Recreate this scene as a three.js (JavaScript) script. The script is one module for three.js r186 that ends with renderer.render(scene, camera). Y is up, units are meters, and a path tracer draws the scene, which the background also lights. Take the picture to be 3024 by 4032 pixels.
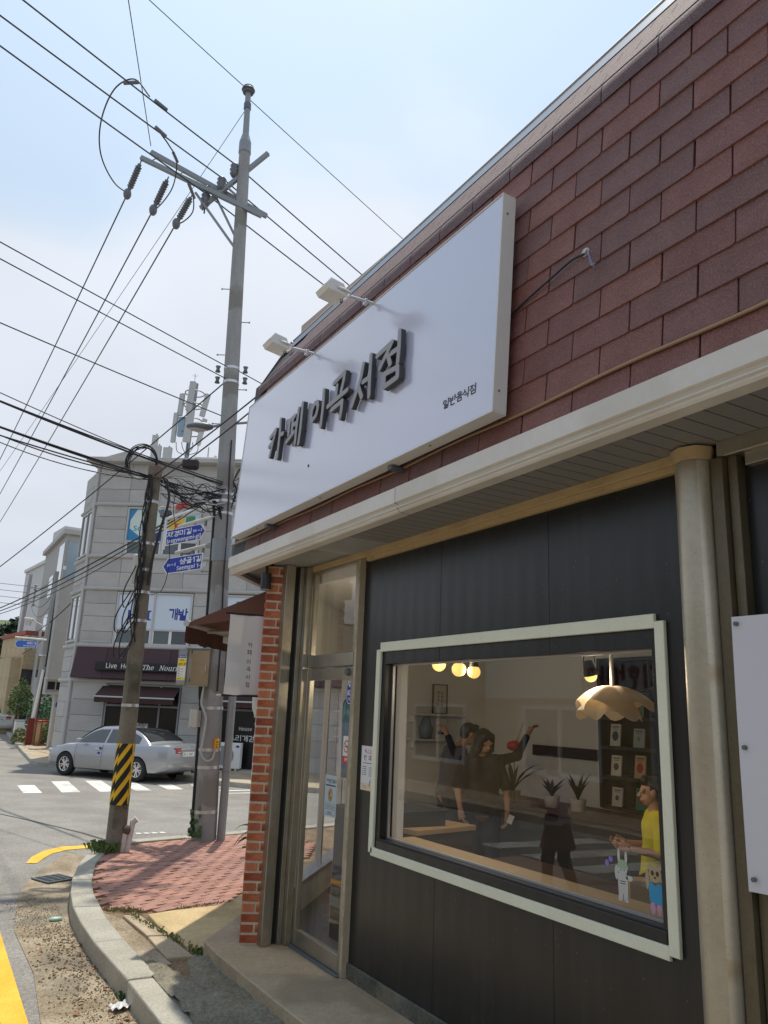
import * as THREE from 'three';
import { RoundedBoxGeometry } from 'three/addons/geometries/RoundedBoxGeometry.js';
import { MarchingCubes } from 'three/addons/objects/MarchingCubes.js';
import { mergeGeometries, mergeVertices, toCreasedNormals } from 'three/addons/utils/BufferGeometryUtils.js';
import { FontLoader } from 'three/addons/loaders/FontLoader.js';
import { TextGeometry } from 'three/addons/geometries/TextGeometry.js';
import { Brush, Evaluator, SUBTRACTION } from 'three-bvh-csg';

const V3 = (x, y, z) => new THREE.Vector3(x, y, z);
const scene = new THREE.Scene();
// ---------------------------------------------------------------- camera
const camera = new THREE.PerspectiveCamera(66.07, 3 / 4, 0.05, 900);
camera.position.set(0, 1.8, 0);
camera.up.set(-0.1573, 0.9685, 0.1932);
camera.lookAt(0.4817, 1.8 + 0.2457, -0.8412);
scene.add(camera);
const renderer = new THREE.WebGLRenderer({ antialias: true });
renderer.toneMapping = THREE.LinearToneMapping;
renderer.toneMappingExposure = 1.1;
renderer.shadowMap.enabled = true;

// ---------------------------------------------------------------- random and noise
function RNG(seed) { let s = seed >>> 0; return () => { s = (s + 0x6D2B79F5) | 0; let t = Math.imul(s ^ (s >>> 15), 1 | s); t = (t + Math.imul(t ^ (t >>> 7), 61 | t)) ^ t; return ((t ^ (t >>> 14)) >>> 0) / 4294967296; }; }
const rnd = RNG(7);
const rr = (a, b) => a + (b - a) * rnd();
function hash(x, y, s) { let h = Math.imul(x, 374761393) + Math.imul(y, 668265263) + Math.imul(s, 1274126177); h = Math.imul(h ^ (h >>> 13), 1274126177); return ((h ^ (h >>> 16)) >>> 0) / 4294967296; }
function vnoise(x, y, per, s) {
  const xi = Math.floor(x), yi = Math.floor(y), fx = x - xi, fy = y - yi, u = fx * fx * (3 - 2 * fx), v = fy * fy * (3 - 2 * fy);
  const w = (n) => ((n % per) + per) % per;
  const a = hash(w(xi), w(yi), s), b = hash(w(xi + 1), w(yi), s), c = hash(w(xi), w(yi + 1), s), d = hash(w(xi + 1), w(yi + 1), s);
  return a + (b - a) * u + (c - a) * v + (a - b - c + d) * u * v;
}
function fbm(x, y, per, s, oct = 4) { let t = 0, a = 0.5, n = 0; for (let i = 0; i < oct; i++) { t += a * vnoise(x, y, per, s + i * 17); n += a; x *= 2; y *= 2; per *= 2; a *= 0.5; } return t / n; }
const sm = (a, b, x) => { const t = Math.min(1, Math.max(0, (x - a) / (b - a))); return t * t * (3 - 2 * t); };
const lerp = (a, b, t) => a + (b - a) * t;

// ---------------------------------------------------------------- sky and sun
const SUN_AZ = 21 * Math.PI / 180, SUN_EL = 62 * Math.PI / 180;
const sunDir = V3(Math.sin(SUN_AZ) * Math.cos(SUN_EL), Math.sin(SUN_EL), -Math.cos(SUN_AZ) * Math.cos(SUN_EL));
{
  const w = 1024, h = 512, d = new Float32Array(w * h * 4);
  for (let j = 0; j < h; j++) for (let i = 0; i < w; i++) {
    const el = ((j + 0.5) / h - 0.5) * Math.PI, az = ((i + 0.5) / w - 0.5) * 2 * Math.PI;
    const x = Math.cos(el) * Math.cos(az), y = Math.sin(el), z = Math.cos(el) * Math.sin(az);
    let c;
    if (y < 0) c = [0.30, 0.29, 0.27];
    else {
      const hz = Math.exp(-y * 3.2);
      c = [lerp(0.50, 0.73, hz), lerp(0.68, 0.78, hz), lerp(0.87, 0.82, hz)];
      const k = 1 / (y + 0.16), px = x * k, pz = z * k;
      let n = fbm(px * 0.9 + 40, pz * 1.25 + 40, 4096, 11, 6);
      const n2 = fbm(px * 0.35 + 90, pz * 0.35 + 12, 4096, 31, 4);
      n = n * 0.65 + n2 * 0.5;
      const cl = sm(0.45, 0.62, n) * sm(0.0, 0.08, y);
      const cs = 0.76 + 0.22 * fbm(px * 2.1 + 30, pz * 2.1 + 30, 4096, 57, 4);
      const a = 0.80 * cl;
      c = [lerp(c[0], cs * 0.96, a), lerp(c[1], cs * 0.985, a), lerp(c[2], cs * 1.01, a)];
      const cosS = x * sunDir.x + y * sunDir.y + z * sunDir.z, g = Math.pow(Math.max(0, cosS), 6) * 0.42;
      c = [c[0] + g * 0.95, c[1] + g * 0.97, c[2] + g * 0.9];
    }
    const o = (j * w + i) * 4; d[o] = c[0] * 0.80; d[o + 1] = c[1] * 0.81; d[o + 2] = c[2] * 0.86; d[o + 3] = 1;
  }
  const t = new THREE.DataTexture(d, w, h, THREE.RGBAFormat, THREE.FloatType);
  t.mapping = THREE.EquirectangularReflectionMapping; t.magFilter = t.minFilter = THREE.LinearFilter; t.wrapS = THREE.RepeatWrapping; t.needsUpdate = true;
  scene.background = t; scene.environment = t;
}
const sun = new THREE.DirectionalLight(new THREE.Color().setRGB(1, 0.93, 0.80), 3.6);
sun.position.copy(sunDir).multiplyScalar(60); sun.target.position.set(3, 0, -12); scene.add(sun, sun.target);
sun.castShadow = true; sun.shadow.mapSize.set(4096, 4096); sun.shadow.radius = 1.6;
Object.assign(sun.shadow.camera, { left: -40, right: 40, top: 45, bottom: -45, near: 1, far: 160 });

// ---------------------------------------------------------------- textures
function dataTex(n, m, f, srgb) {
  const d = new Uint8Array(n * m * 4);
  for (let j = 0; j < m; j++) for (let i = 0; i < n; i++) { const c = f(i, j), o = (j * n + i) * 4; d[o] = Math.max(0, Math.min(255, c[0])); d[o + 1] = Math.max(0, Math.min(255, c[1])); d[o + 2] = Math.max(0, Math.min(255, c[2])); d[o + 3] = 255; }
  const t = new THREE.DataTexture(d, n, m, THREE.RGBAFormat); t.wrapS = t.wrapT = THREE.RepeatWrapping; t.magFilter = THREE.LinearFilter; t.minFilter = THREE.LinearMipmapLinearFilter; t.generateMipmaps = true;
  if (srgb) t.colorSpace = THREE.SRGBColorSpace; t.needsUpdate = true; return t;
}
// a mottled surface: base colour (sRGB 0..255), broad patches, fine grain, optional specks; size = metres per tile
function surf(seed, base, o = {}) {
  const n = o.n || 512, pat = o.patch ?? 18, gr = o.grain ?? 14, pf = o.pf || 5, gf = o.gf || 64, tint = o.tint || [1, 1, 1], st = o.stretch || [1, 1];
  const R = RNG(seed * 77 + 5), g = new Float32Array(n * n);
  const map = dataTex(n, n, (i, j) => {
    const a = fbm(i / n * pf * st[0], j / n * pf * st[1], pf * 1, seed, 5) - 0.5, b = fbm(i / n * gf * st[0], j / n * gf * st[1], gf, seed + 3, 2) - 0.5, w = R() - 0.5;
    let v = a * 2 * pat + b * gr * 1.6 + w * gr;
    g[j * n + i] = b * 0.7 + w * 0.6 + a * (o.bumpLow ?? 0.3);
    let c = [base[0] + v * tint[0], base[1] + v * tint[1], base[2] + v * tint[2]];
    if (o.speck) { const s = hash(i >> (o.speckSize || 0), j >> (o.speckSize || 0), seed + 9); if (s > 1 - o.speck) { const q = o.speckCol; const m = 0.3 + 0.7 * R(); c = [lerp(c[0], q[0], m), lerp(c[1], q[1], m), lerp(c[2], q[2], m)]; } else if (o.speck2 && s < o.speck) { const q = o.speck2; const m = 0.3 + 0.6 * R(); c = [lerp(c[0], q[0], m), lerp(c[1], q[1], m), lerp(c[2], q[2], m)]; } }
    if (o.stain) { const q = sm(0.56, 0.72, fbm(i / n * 3 + 7, j / n * 3, 3, seed + 40, 5)); c = c.map((x, k) => lerp(x, o.stain[k], q * (o.stainA ?? 0.4))); }
    return c;
  }, true);
  const bump = o.bump ? dataTex(n, n, (i, j) => { const v = 128 + g[j * n + i] * 150; return [v, v, v]; }) : null;
  const s = 1 / (o.size || 1); map.repeat.set(s, s); if (bump) bump.repeat.set(s, s);
  return { map, bumpMap: bump, bumpScale: o.bump || 0 };
}
const K = {};   // materials
function mat(name, col, rough = 0.7, o = {}) {
  const c = new THREE.Color(); if (Array.isArray(col)) c.setRGB(...col); else c.set(col);
  const P = Object.assign({ color: c, roughness: rough, metalness: 0 }, o);
  if (P.bumpMap === null) delete P.bumpMap;
  const phys = ['clearcoat', 'transmission', 'sheen', 'anisotropy'].some((k) => k in P);
  const m = phys ? new THREE.MeshPhysicalMaterial(P) : new THREE.MeshStandardMaterial(P);
  m.name = name; K[name] = m; return m;
}
const tmat = (name, s, rough, o = {}) => mat(name, '#ffffff', rough, { ...s, ...o });
tmat('asphalt', surf(1, [132, 128, 122], { n: 1024, size: 4, patch: 16, grain: 26, gf: 256, pf: 6, bump: 0.006, speck: 0.03, speckCol: [190, 184, 172], speck2: [84, 82, 80] }), 0.92);
tmat('asphaltDark', surf(2, [124, 119, 104], { size: 1.4, patch: 20, grain: 26, gf: 90, bump: 0.012, bumpLow: 0.9, speck: 0.02, speckCol: [170, 164, 150] }), 0.95);
tmat('gutterConcrete', surf(3, [152, 138, 116], { n: 1024, size: 2, patch: 34, grain: 34, pf: 7, gf: 128, bump: 0.012, bumpLow: 0.7, speck: 0.05, speckCol: [110, 96, 80], speck2: [200, 188, 162], speckSize: 1, stain: [112, 104, 92], stainA: 0.7 }), 0.95);
tmat('kerb', surf(4, [164, 160, 148], { size: 1.3, patch: 16, grain: 20, gf: 128, bump: 0.004, speck: 0.03, speckCol: [110, 106, 98], stain: [126, 120, 106], stainA: 0.5 }), 0.9);
tmat('slab', surf(5, [172, 156, 132], { size: 2.2, patch: 18, grain: 12, gf: 128, bump: 0.002, stain: [132, 116, 94], stainA: 0.45, speck: 0.004, speckCol: [90, 80, 66] }), 0.88);
tmat('tanConcrete', surf(6, [190, 168, 126], { size: 1.8, patch: 24, grain: 16, gf: 128, bump: 0.003, stain: [150, 126, 90], stainA: 0.5 }), 0.92);
tmat('soil', surf(7, [128, 108, 84], { size: 0.8, patch: 30, grain: 36, gf: 64, bump: 0.012, speck: 0.06, speckCol: [80, 70, 56] }), 1);
const paverT = surf(10, [158, 118, 104], { n: 256, size: 0.5, patch: 16, grain: 18, gf: 64, bump: 0.003, speck: 0.02, speckCol: [110, 76, 68] });
const paverS = [[1, 1, 1], [1.08, 1.05, 1.04], [0.88, 0.87, 0.88], [0.97, 1.0, 1.06]].map((c, i) => mat('paver' + i, c, 0.92, paverT));
const brickT = surf(20, [178, 104, 74], { n: 256, size: 0.3, patch: 42, grain: 16, pf: 4, gf: 64, bump: 0.003, speck: 0.01, speckCol: [80, 50, 40] });
const brickS = [[1.1, 1.12, 1.05], [0.92, 0.82, 0.8], [1.2, 1.28, 1.2], [0.8, 0.7, 0.68]].map((c, i) => mat('brick' + i, c, 0.85, brickT));
tmat('mortar', surf(26, [204, 190, 170], { n: 256, size: 0.3, patch: 14, grain: 22, bump: 0.004 }), 0.95);
const shingleT = surf(30, [124, 84, 76], { n: 512, size: 0.8, patch: 14, grain: 30, gf: 256, pf: 8, bump: 0.004, speck: 0.1, speckCol: [166, 130, 122], speck2: [66, 42, 42] });
const shingleS = [[0.86, 0.84, 0.88], [0.98, 0.86, 0.86], [0.80, 0.83, 0.88], [1.04, 0.92, 0.88], [0.9, 0.8, 0.82]].map((c, i) => mat('shingle' + i, c, 0.62, shingleT));
tmat('shingleTop', surf(36, [98, 78, 80], { n: 256, size: 0.4, patch: 12, grain: 30, gf: 128, bump: 0.004, speck: 0.12, speckCol: [140, 118, 118] }), 0.8);
tmat('granite', surf(40, [180, 178, 174], { size: 1.2, patch: 8, grain: 18, gf: 256, speck: 0.12, speckCol: [110, 108, 106], speck2: [186, 184, 180] }), 0.75);
tmat('granite2', surf(41, [170, 168, 164], { size: 1.2, patch: 8, grain: 18, gf: 256, speck: 0.12, speckCol: [104, 102, 100], speck2: [178, 176, 172] }), 0.75);
tmat('poleConcrete', surf(43, [152, 153, 152], { size: 1.6, patch: 14, grain: 12, pf: 4, gf: 128, bump: 0.002, stain: [112, 108, 98], stainA: 0.5, stretch: [2, 1] }), 0.9);
tmat('steel', surf(44, [170, 166, 154], { n: 512, size: 0.8, patch: 12, grain: 6, gf: 64, stain: [150, 132, 100], stainA: 0.35 }), 0.34, { metalness: 0.75 });
tmat('pipeSteel', surf(45, [192, 185, 168], { n: 512, size: 1.1, patch: 20, grain: 6, pf: 3, gf: 64, stain: [150, 126, 84], stainA: 0.6, speck: 0.003, speckCol: [110, 80, 50] }), 0.36, { metalness: 0.6 });
// dark panels: faint vertical ribs and streaks
{
  const n = 512, m = dataTex(n, n, (i, j) => { const s = (fbm(i / n * 40, j / n * 3, 40, 60, 3) - 0.5) * 12, p = (fbm(i / n * 4, j / n * 4, 4, 63, 4) - 0.5) * 12; const d = hash(i >> 1, j >> 1, 5) > 0.9992 ? 70 : 0; return [30 + s + p + d, 32 + s + p + d, 34 + s + p + d]; }, true);
  const b = dataTex(n, 8, (i) => { const v = 128 + 70 * Math.sin(i / n * Math.PI * 2 * 6) + 40 * (fbm(i / n * 9, 0, 9, 65, 2) - 0.5); return [v, v, v]; });
  m.repeat.set(1 / 0.85, 1 / 2.4); b.repeat.set(1 / 0.85, 1); mat('panel', '#ffffff', 0.3, { map: m, bumpMap: b, bumpScale: 0.0016 });
}
mat('reveal', [0.012, 0.013, 0.015], 0.5); mat('black', [0.012, 0.012, 0.013], 0.6); mat('cable', [0.02, 0.021, 0.024], 0.6); mat('rubber', [0.018, 0.018, 0.018], 0.85);
tmat('palegreen', surf(50, [224, 226, 206], { n: 256, size: 0.6, patch: 5, grain: 5 }), 0.55);
mat('alu', [0.62, 0.62, 0.63], 0.35, { metalness: 0.7 }); mat('aluMatt', [0.36, 0.36, 0.35], 0.5);
tmat('cream', surf(51, [208, 204, 196], { size: 1.6, patch: 7, grain: 4, stain: [186, 178, 164], stainA: 0.35 }), 0.42);
tmat('header', surf(52, [186, 162, 122], { size: 1.2, patch: 12, grain: 6, stain: [140, 118, 86], stainA: 0.5 }), 0.5);
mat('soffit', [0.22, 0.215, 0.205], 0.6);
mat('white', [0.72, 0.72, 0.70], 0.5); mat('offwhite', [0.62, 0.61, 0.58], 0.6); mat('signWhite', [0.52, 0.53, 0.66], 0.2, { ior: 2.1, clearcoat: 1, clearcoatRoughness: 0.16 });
mat('letterFace', [0.30, 0.298, 0.305], 0.5); mat('letterSide', [0.05, 0.052, 0.06], 0.5); mat('galv', [0.26, 0.28, 0.30], 0.5, { metalness: 0.25 }); mat('galvDark', [0.13, 0.145, 0.16], 0.5, { metalness: 0.25 });
mat('porcelain', [0.14, 0.15, 0.17], 0.35); mat('copperPipe', [0.36, 0.22, 0.12], 0.5, { metalness: 0.3 });
mat('glass', '#ffffff', 0.0, { transmission: 1, thickness: 0, ior: 1.5, specularIntensity: 1 });
mat('darkGlass', [0.02, 0.024, 0.026], 0.06, { clearcoat: 1, clearcoatRoughness: 0.03 }); mat('greenGlass', [0.045, 0.07, 0.07], 0.08, { clearcoat: 1, clearcoatRoughness: 0.03 });
mat('carGlass', [0.02, 0.024, 0.026], 0.04, { clearcoat: 1, clearcoatRoughness: 0.02 });
mat('yellow', [0.72, 0.47, 0.03], 0.7); tmat('yellowPaint', surf(53, [232, 178, 56], { n: 512, size: 1, patch: 14, grain: 20, gf: 128, bump: 0.003, speck: 0.03, speckCol: [150, 120, 60] }), 0.85);
tmat('whitePaint', surf(54, [214, 212, 204], { n: 512, size: 1.5, patch: 16, grain: 16, gf: 128, bump: 0.002, speck: 0.03, speckCol: [150, 148, 142], stain: [160, 158, 152], stainA: 0.5 }), 0.85);
mat('signBlue', [0.004, 0.034, 0.36], 0.65); mat('awning', [0.13, 0.052, 0.035], 0.8, { side: THREE.DoubleSide }); mat('maroon', [0.045, 0.016, 0.02], 0.6); mat('maroonCloth', [0.05, 0.022, 0.022], 0.85);
mat('red', [0.5, 0.02, 0.03], 0.4); mat('orange', [0.75, 0.16, 0.02], 0.5); mat('gateRed', [0.19, 0.03, 0.025], 0.6); mat('green', [0.05, 0.26, 0.10], 0.5);
mat('pvc', [0.60, 0.57, 0.54], 0.45); mat('greyPaint', [0.24, 0.25, 0.26], 0.5); mat('lightGrey', [0.46, 0.46, 0.45], 0.55); mat('greyPlastic', [0.50, 0.48, 0.43], 0.5);
mat('leaf', [0.045, 0.105, 0.03], 0.55, { side: THREE.DoubleSide }); mat('leafLight', [0.09, 0.15, 0.035], 0.6, { side: THREE.DoubleSide }); mat('leafDark', [0.022, 0.045, 0.022], 0.6, { side: THREE.DoubleSide }); mat('weed', [0.20, 0.21, 0.08], 0.7, { side: THREE.DoubleSide }); mat('bark', [0.09, 0.065, 0.045], 0.9); mat('dryLeaf', [0.26, 0.12, 0.06], 0.8, { side: THREE.DoubleSide });
mat('interiorWall', [0.76, 0.76, 0.72], 0.8); mat('interiorFloor', [0.20, 0.19, 0.18], 0.45); mat('ceilingPaint', [0.75, 0.75, 0.72], 0.8); mat('woodTan', [0.42, 0.28, 0.14], 0.55); mat('woodDark', [0.05, 0.028, 0.02], 0.5); mat('bookcaseBlack', [0.018, 0.019, 0.022], 0.5);
mat('paper', [0.66, 0.65, 0.62], 0.7); mat('skin', [0.42, 0.24, 0.17], 0.55); mat('hair', [0.012, 0.010, 0.009], 0.45);
mat('silver', [0.33, 0.34, 0.36], 0.34, { metalness: 0.4, clearcoat: 1, clearcoatRoughness: 0.04 }); mat('carWhite', [0.72, 0.72, 0.71], 0.3, { clearcoat: 1, clearcoatRoughness: 0.04 }); mat('chrome', [0.7, 0.7, 0.71], 0.15, { metalness: 0.9 }); mat('tailRed', [0.34, 0.012, 0.02], 0.12, { clearcoat: 1 });
mat('bulbGlow', [0.9, 0.7, 0.3], 0.5, { emissive: new THREE.Color().setRGB(1, 0.62, 0.16), emissiveIntensity: 0.95 });
mat('lampCloth', [0.66, 0.55, 0.40], 0.9, { transmission: 0.4, thickness: 0, side: THREE.DoubleSide });

// ---------------------------------------------------------------- builders
const used = {};
function nm(n) { if (!(n in used)) { used[n] = 0; return n; } used[n]++; return n + '_' + String(used[n]).padStart(3, '0'); }
function tag(o, label, category, group) { o.userData = { ...o.userData, label, category }; if (group) o.userData.group = group; return o; }
function shad(o) { o.castShadow = o.receiveShadow = true; return o; }
function thing(name, label, category, pos = [0, 0, 0], turn = 0, group) { const g = new THREE.Group(); g.name = nm(name); g.position.set(...pos); g.rotation.y = turn; scene.add(g); return tag(g, label, category, group); }
function M(name, geo, material, parent, pos, rot) { const m = shad(new THREE.Mesh(geo, typeof material === 'string' ? K[material] : material)); m.name = parent ? name : nm(name); (parent || scene).add(m); if (pos) m.position.set(...pos); if (rot) m.rotation.set(...rot); return m; }
function T(name, geo, material, label, category, group) { return tag(M(name, geo, material), label, category, group); }   // a one-mesh thing
function struct(name, geo, material) { const m = M(name, geo, material); m.userData.kind = 'structure'; return m; }
function grp(name, parent, pos = [0, 0, 0], turn = 0) { const g = new THREE.Group(); g.name = parent ? name : nm(name); g.position.set(...pos); g.rotation.y = turn; (parent || scene).add(g); return g; }
// box-projected uv in metres
function uvm(g0, off) {
  const g = g0.index ? g0.toNonIndexed() : g0; const p = g.attributes.position, n = g.attributes.normal, uv = new Float32Array(p.count * 2), o = off || 0;
  for (let i = 0; i < p.count; i += 3) {
    const a = V3().fromBufferAttribute(p, i), b = V3().fromBufferAttribute(p, i + 1), c = V3().fromBufferAttribute(p, i + 2);
    const q = b.clone().sub(a).cross(c.clone().sub(a)), ax = Math.abs(q.x), ay = Math.abs(q.y), az = Math.abs(q.z);
    [a, b, c].forEach((v, k) => { let s, t; if (ay >= ax && ay >= az) { s = v.x; t = v.z; } else if (ax >= az) { s = v.z; t = v.y; } else { s = v.x; t = v.y; } uv[(i + k) * 2] = s + o; uv[(i + k) * 2 + 1] = t + o * 0.7; });
  }
  g.setAttribute('uv', new THREE.BufferAttribute(uv, 2)); return g;
}
const box = (w, h, d, x = 0, y = 0, z = 0) => { const g = new THREE.BoxGeometry(w, h, d); g.translate(x, y, z); return uvm(g); };
const b2 = (x0, x1, y0, y1, z0, z1) => box(Math.abs(x1 - x0), Math.abs(y1 - y0), Math.abs(z1 - z0), (x0 + x1) / 2, (y0 + y1) / 2, (z0 + z1) / 2);
const rbox = (w, h, d, r = 0.004, x = 0, y = 0, z = 0, seg = 1) => { const g = new RoundedBoxGeometry(w, h, d, seg, Math.min(r, w / 2.01, h / 2.01, d / 2.01)); g.translate(x, y, z); return uvm(g, rnd() * 3); };
const rb2 = (x0, x1, y0, y1, z0, z1, r = 0.004) => rbox(Math.abs(x1 - x0), Math.abs(y1 - y0), Math.abs(z1 - z0), r, (x0 + x1) / 2, (y0 + y1) / 2, (z0 + z1) / 2);
const nonIdx = (g) => (g.index ? g.toNonIndexed() : g);
const merge = (a) => mergeGeometries(a.map((g) => { const q = g.index ? g.toNonIndexed() : g.clone(); for (const k of Object.keys(q.attributes)) if (!['position', 'normal', 'uv'].includes(k)) q.deleteAttribute(k); if (!q.attributes.uv) q.setAttribute('uv', new THREE.BufferAttribute(new Float32Array(q.attributes.position.count * 2), 2)); return q; }), false);
function cyl(r0, r1, a, b, seg = 16, open = false) { const A = V3(...a), B = V3(...b), L = A.distanceTo(B), g = new THREE.CylinderGeometry(r1, r0, L, seg, 1, open); g.translate(0, L / 2, 0); g.applyQuaternion(new THREE.Quaternion().setFromUnitVectors(V3(0, 1, 0), B.clone().sub(A).normalize())); g.translate(...a); return g; }
function tube(pts, r, seg = 24, rad = 6, closed = false) { return new THREE.TubeGeometry(new THREE.CatmullRomCurve3(pts.map((p) => V3(...p)), closed), seg, r, rad, closed); }
function wire(a, b, sag, r, n = 20) { const pts = []; for (let i = 0; i <= n; i++) { const t = i / n; pts.push([lerp(a[0], b[0], t), lerp(a[1], b[1], t) - sag * 4 * t * (1 - t), lerp(a[2], b[2], t)]); } return tube(pts, r, n, 5); }
function ext(pts, depth, bevel = 0, holes = [], bs = 1) { const s = new THREE.Shape(pts.map((p) => new THREE.Vector2(...p))); for (const h of holes) s.holes.push(new THREE.Path(h.map((p) => new THREE.Vector2(...p)))); return new THREE.ExtrudeGeometry(s, { depth, bevelEnabled: bevel > 0, bevelSize: bevel, bevelThickness: bevel, bevelSegments: bs, curveSegments: 8 }); }
// horizontal polygon (x, z) from y0 up to y1
function prism(pts, y0, y1, bevel = 0) { const g = ext(pts.map(([x, z]) => [x, -z]), y1 - y0 - bevel * 2, bevel); g.rotateX(-Math.PI / 2); g.translate(0, y0 + bevel, 0); return uvm(g); }
function sheet(pts, y) { const g = new THREE.ShapeGeometry(new THREE.Shape(pts.map(([x, z]) => new THREE.Vector2(x, -z)))); g.rotateX(-Math.PI / 2); g.translate(0, y, 0); return uvm(g); }
function lathe(pts, seg = 24) { let A = 0; for (let i = 1; i < pts.length; i++) A += (pts[i][0] + pts[i - 1][0]) * (pts[i][1] - pts[i - 1][1]); if (A < 0) pts = pts.slice().reverse(); return new THREE.LatheGeometry(pts.map((p) => new THREE.Vector2(...p)), seg); }
function gridGeo(nu, nv, f, close) { const pos = [], idx = [], uv = []; for (let j = 0; j <= nv; j++) for (let i = 0; i <= nu; i++) { const p = f(i / nu, j / nv); pos.push(...p); uv.push(i / nu, j / nv); } for (let j = 0; j < nv; j++) for (let i = 0; i < nu; i++) { const a = j * (nu + 1) + i, b = a + 1, c = a + nu + 1, d = c + 1; idx.push(a, b, d, a, d, c); } const g = new THREE.BufferGeometry(); g.setAttribute('position', new THREE.Float32BufferAttribute(pos, 3)); g.setAttribute('uv', new THREE.Float32BufferAttribute(uv, 2)); g.setIndex(idx); g.computeVertexNormals(); return g; }
// mitred sweep of a profile [[out, y]] along a plan path [[x, z]], "out" to the right of travel
function sweep(profile, path) {
  const nrm = []; for (let i = 0; i < path.length - 1; i++) { const dx = path[i + 1][0] - path[i][0], dz = path[i + 1][1] - path[i][1], l = Math.hypot(dx, dz); nrm.push([dz / l, -dx / l]); }
  const rings = path.map((p, i) => { const a = nrm[Math.max(0, i - 1)], b = nrm[Math.min(nrm.length - 1, i)]; let mx = a[0] + b[0], mz = a[1] + b[1]; const l = Math.hypot(mx, mz); mx /= l; mz /= l; const k = 1 / (mx * a[0] + mz * a[1]); return profile.map(([o, y]) => [p[0] + mx * k * o, y, p[1] + mz * k * o]); });
  const pos = []; for (let i = 0; i < rings.length - 1; i++) for (let j = 0; j < profile.length - 1; j++) { const a = rings[i][j], b = rings[i + 1][j], c = rings[i + 1][j + 1], d = rings[i][j + 1]; pos.push(...a, ...b, ...c, ...a, ...c, ...d); }
  const g = new THREE.BufferGeometry(); g.setAttribute('position', new THREE.Float32BufferAttribute(pos, 3)); g.computeVertexNormals(); return uvm(g);
}

// ---------------------------------------------------------------- lettering: Hangul from strokes
const CIR = (cx, cy, rx, ry) => { const a = []; for (let i = 0; i <= 16; i++) { const t = i / 16 * 2 * Math.PI - Math.PI / 2; a.push([cx + rx * Math.cos(t), cy + ry * Math.sin(t)]); } return a; };
const JA = {
  'ㄱ': [[[0, 0], [1, 0], [0.85, 1]]], 'ㄴ': [[[0, 0], [0, 1], [1, 1]]], 'ㄷ': [[[1, 0], [0, 0], [0, 1], [1, 1]]], 'ㄹ': [[[0, 0], [1, 0], [1, 0.5], [0, 0.5], [0, 1], [1, 1]]],
  'ㅁ': [[[0, 0], [1, 0], [1, 1], [0, 1], [0, 0]]], 'ㅂ': [[[0, 0], [0, 1], [1, 1], [1, 0]], [[0, 0.5], [1, 0.5]]], 'ㅅ': [[[0.5, 0], [0.42, 0.45], [0, 1]], [[0.5, 0.35], [1, 1]]], 'ㅇ': [CIR(0.5, 0.5, 0.5, 0.5)],
  'ㅈ': [[[0, 0], [1, 0]], [[0.6, 0], [0.45, 0.5], [0, 1]], [[0.5, 0.4], [1, 1]]], 'ㅊ': [[[0.4, -0.2], [0.6, -0.2]], [[0, 0.1], [1, 0.1]], [[0.55, 0.1], [0, 1]], [[0.5, 0.45], [1, 1]]], 'ㅋ': [[[0, 0], [1, 0], [0.8, 1]], [[0, 0.45], [0.9, 0.42]]],
  'ㅌ': [[[1, 0], [0, 0], [0, 1], [1, 1]], [[0, 0.5], [1, 0.5]]], 'ㅍ': [[[0, 0], [1, 0]], [[0.27, 0], [0.3, 1]], [[0.73, 0], [0.7, 1]], [[0, 1], [1, 1]]], 'ㅎ': [[[0.3, -0.05], [0.7, -0.05]], [[0, 0.22], [1, 0.22]], CIR(0.5, 0.7, 0.36, 0.3)],
};
for (const [d, s] of [['ㄲ', 'ㄱ'], ['ㄸ', 'ㄷ'], ['ㅃ', 'ㅂ'], ['ㅆ', 'ㅅ'], ['ㅉ', 'ㅈ']]) JA[d] = [0, 0.55].flatMap((o) => JA[s].map((l) => l.map(([x, y]) => [x * 0.45 + o, y])));
const CHO = [...'ㄱㄲㄴㄷㄸㄹㅁㅂㅃㅅㅆㅇㅈㅉㅊㅋㅌㅍㅎ'], JUNG = [...'ㅏㅐㅑㅒㅓㅔㅕㅖㅗㅘㅙㅚㅛㅜㅝㅞㅟㅠㅡㅢㅣ'], JONG = ['', ...'ㄱㄲㄳㄴㄵㄶㄷㄹㄺㄻㄼㄽㄾㄿㅀㅁㅂㅄㅅㅆㅇㅈㅊㅋㅌㅍㅎ'];
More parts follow.
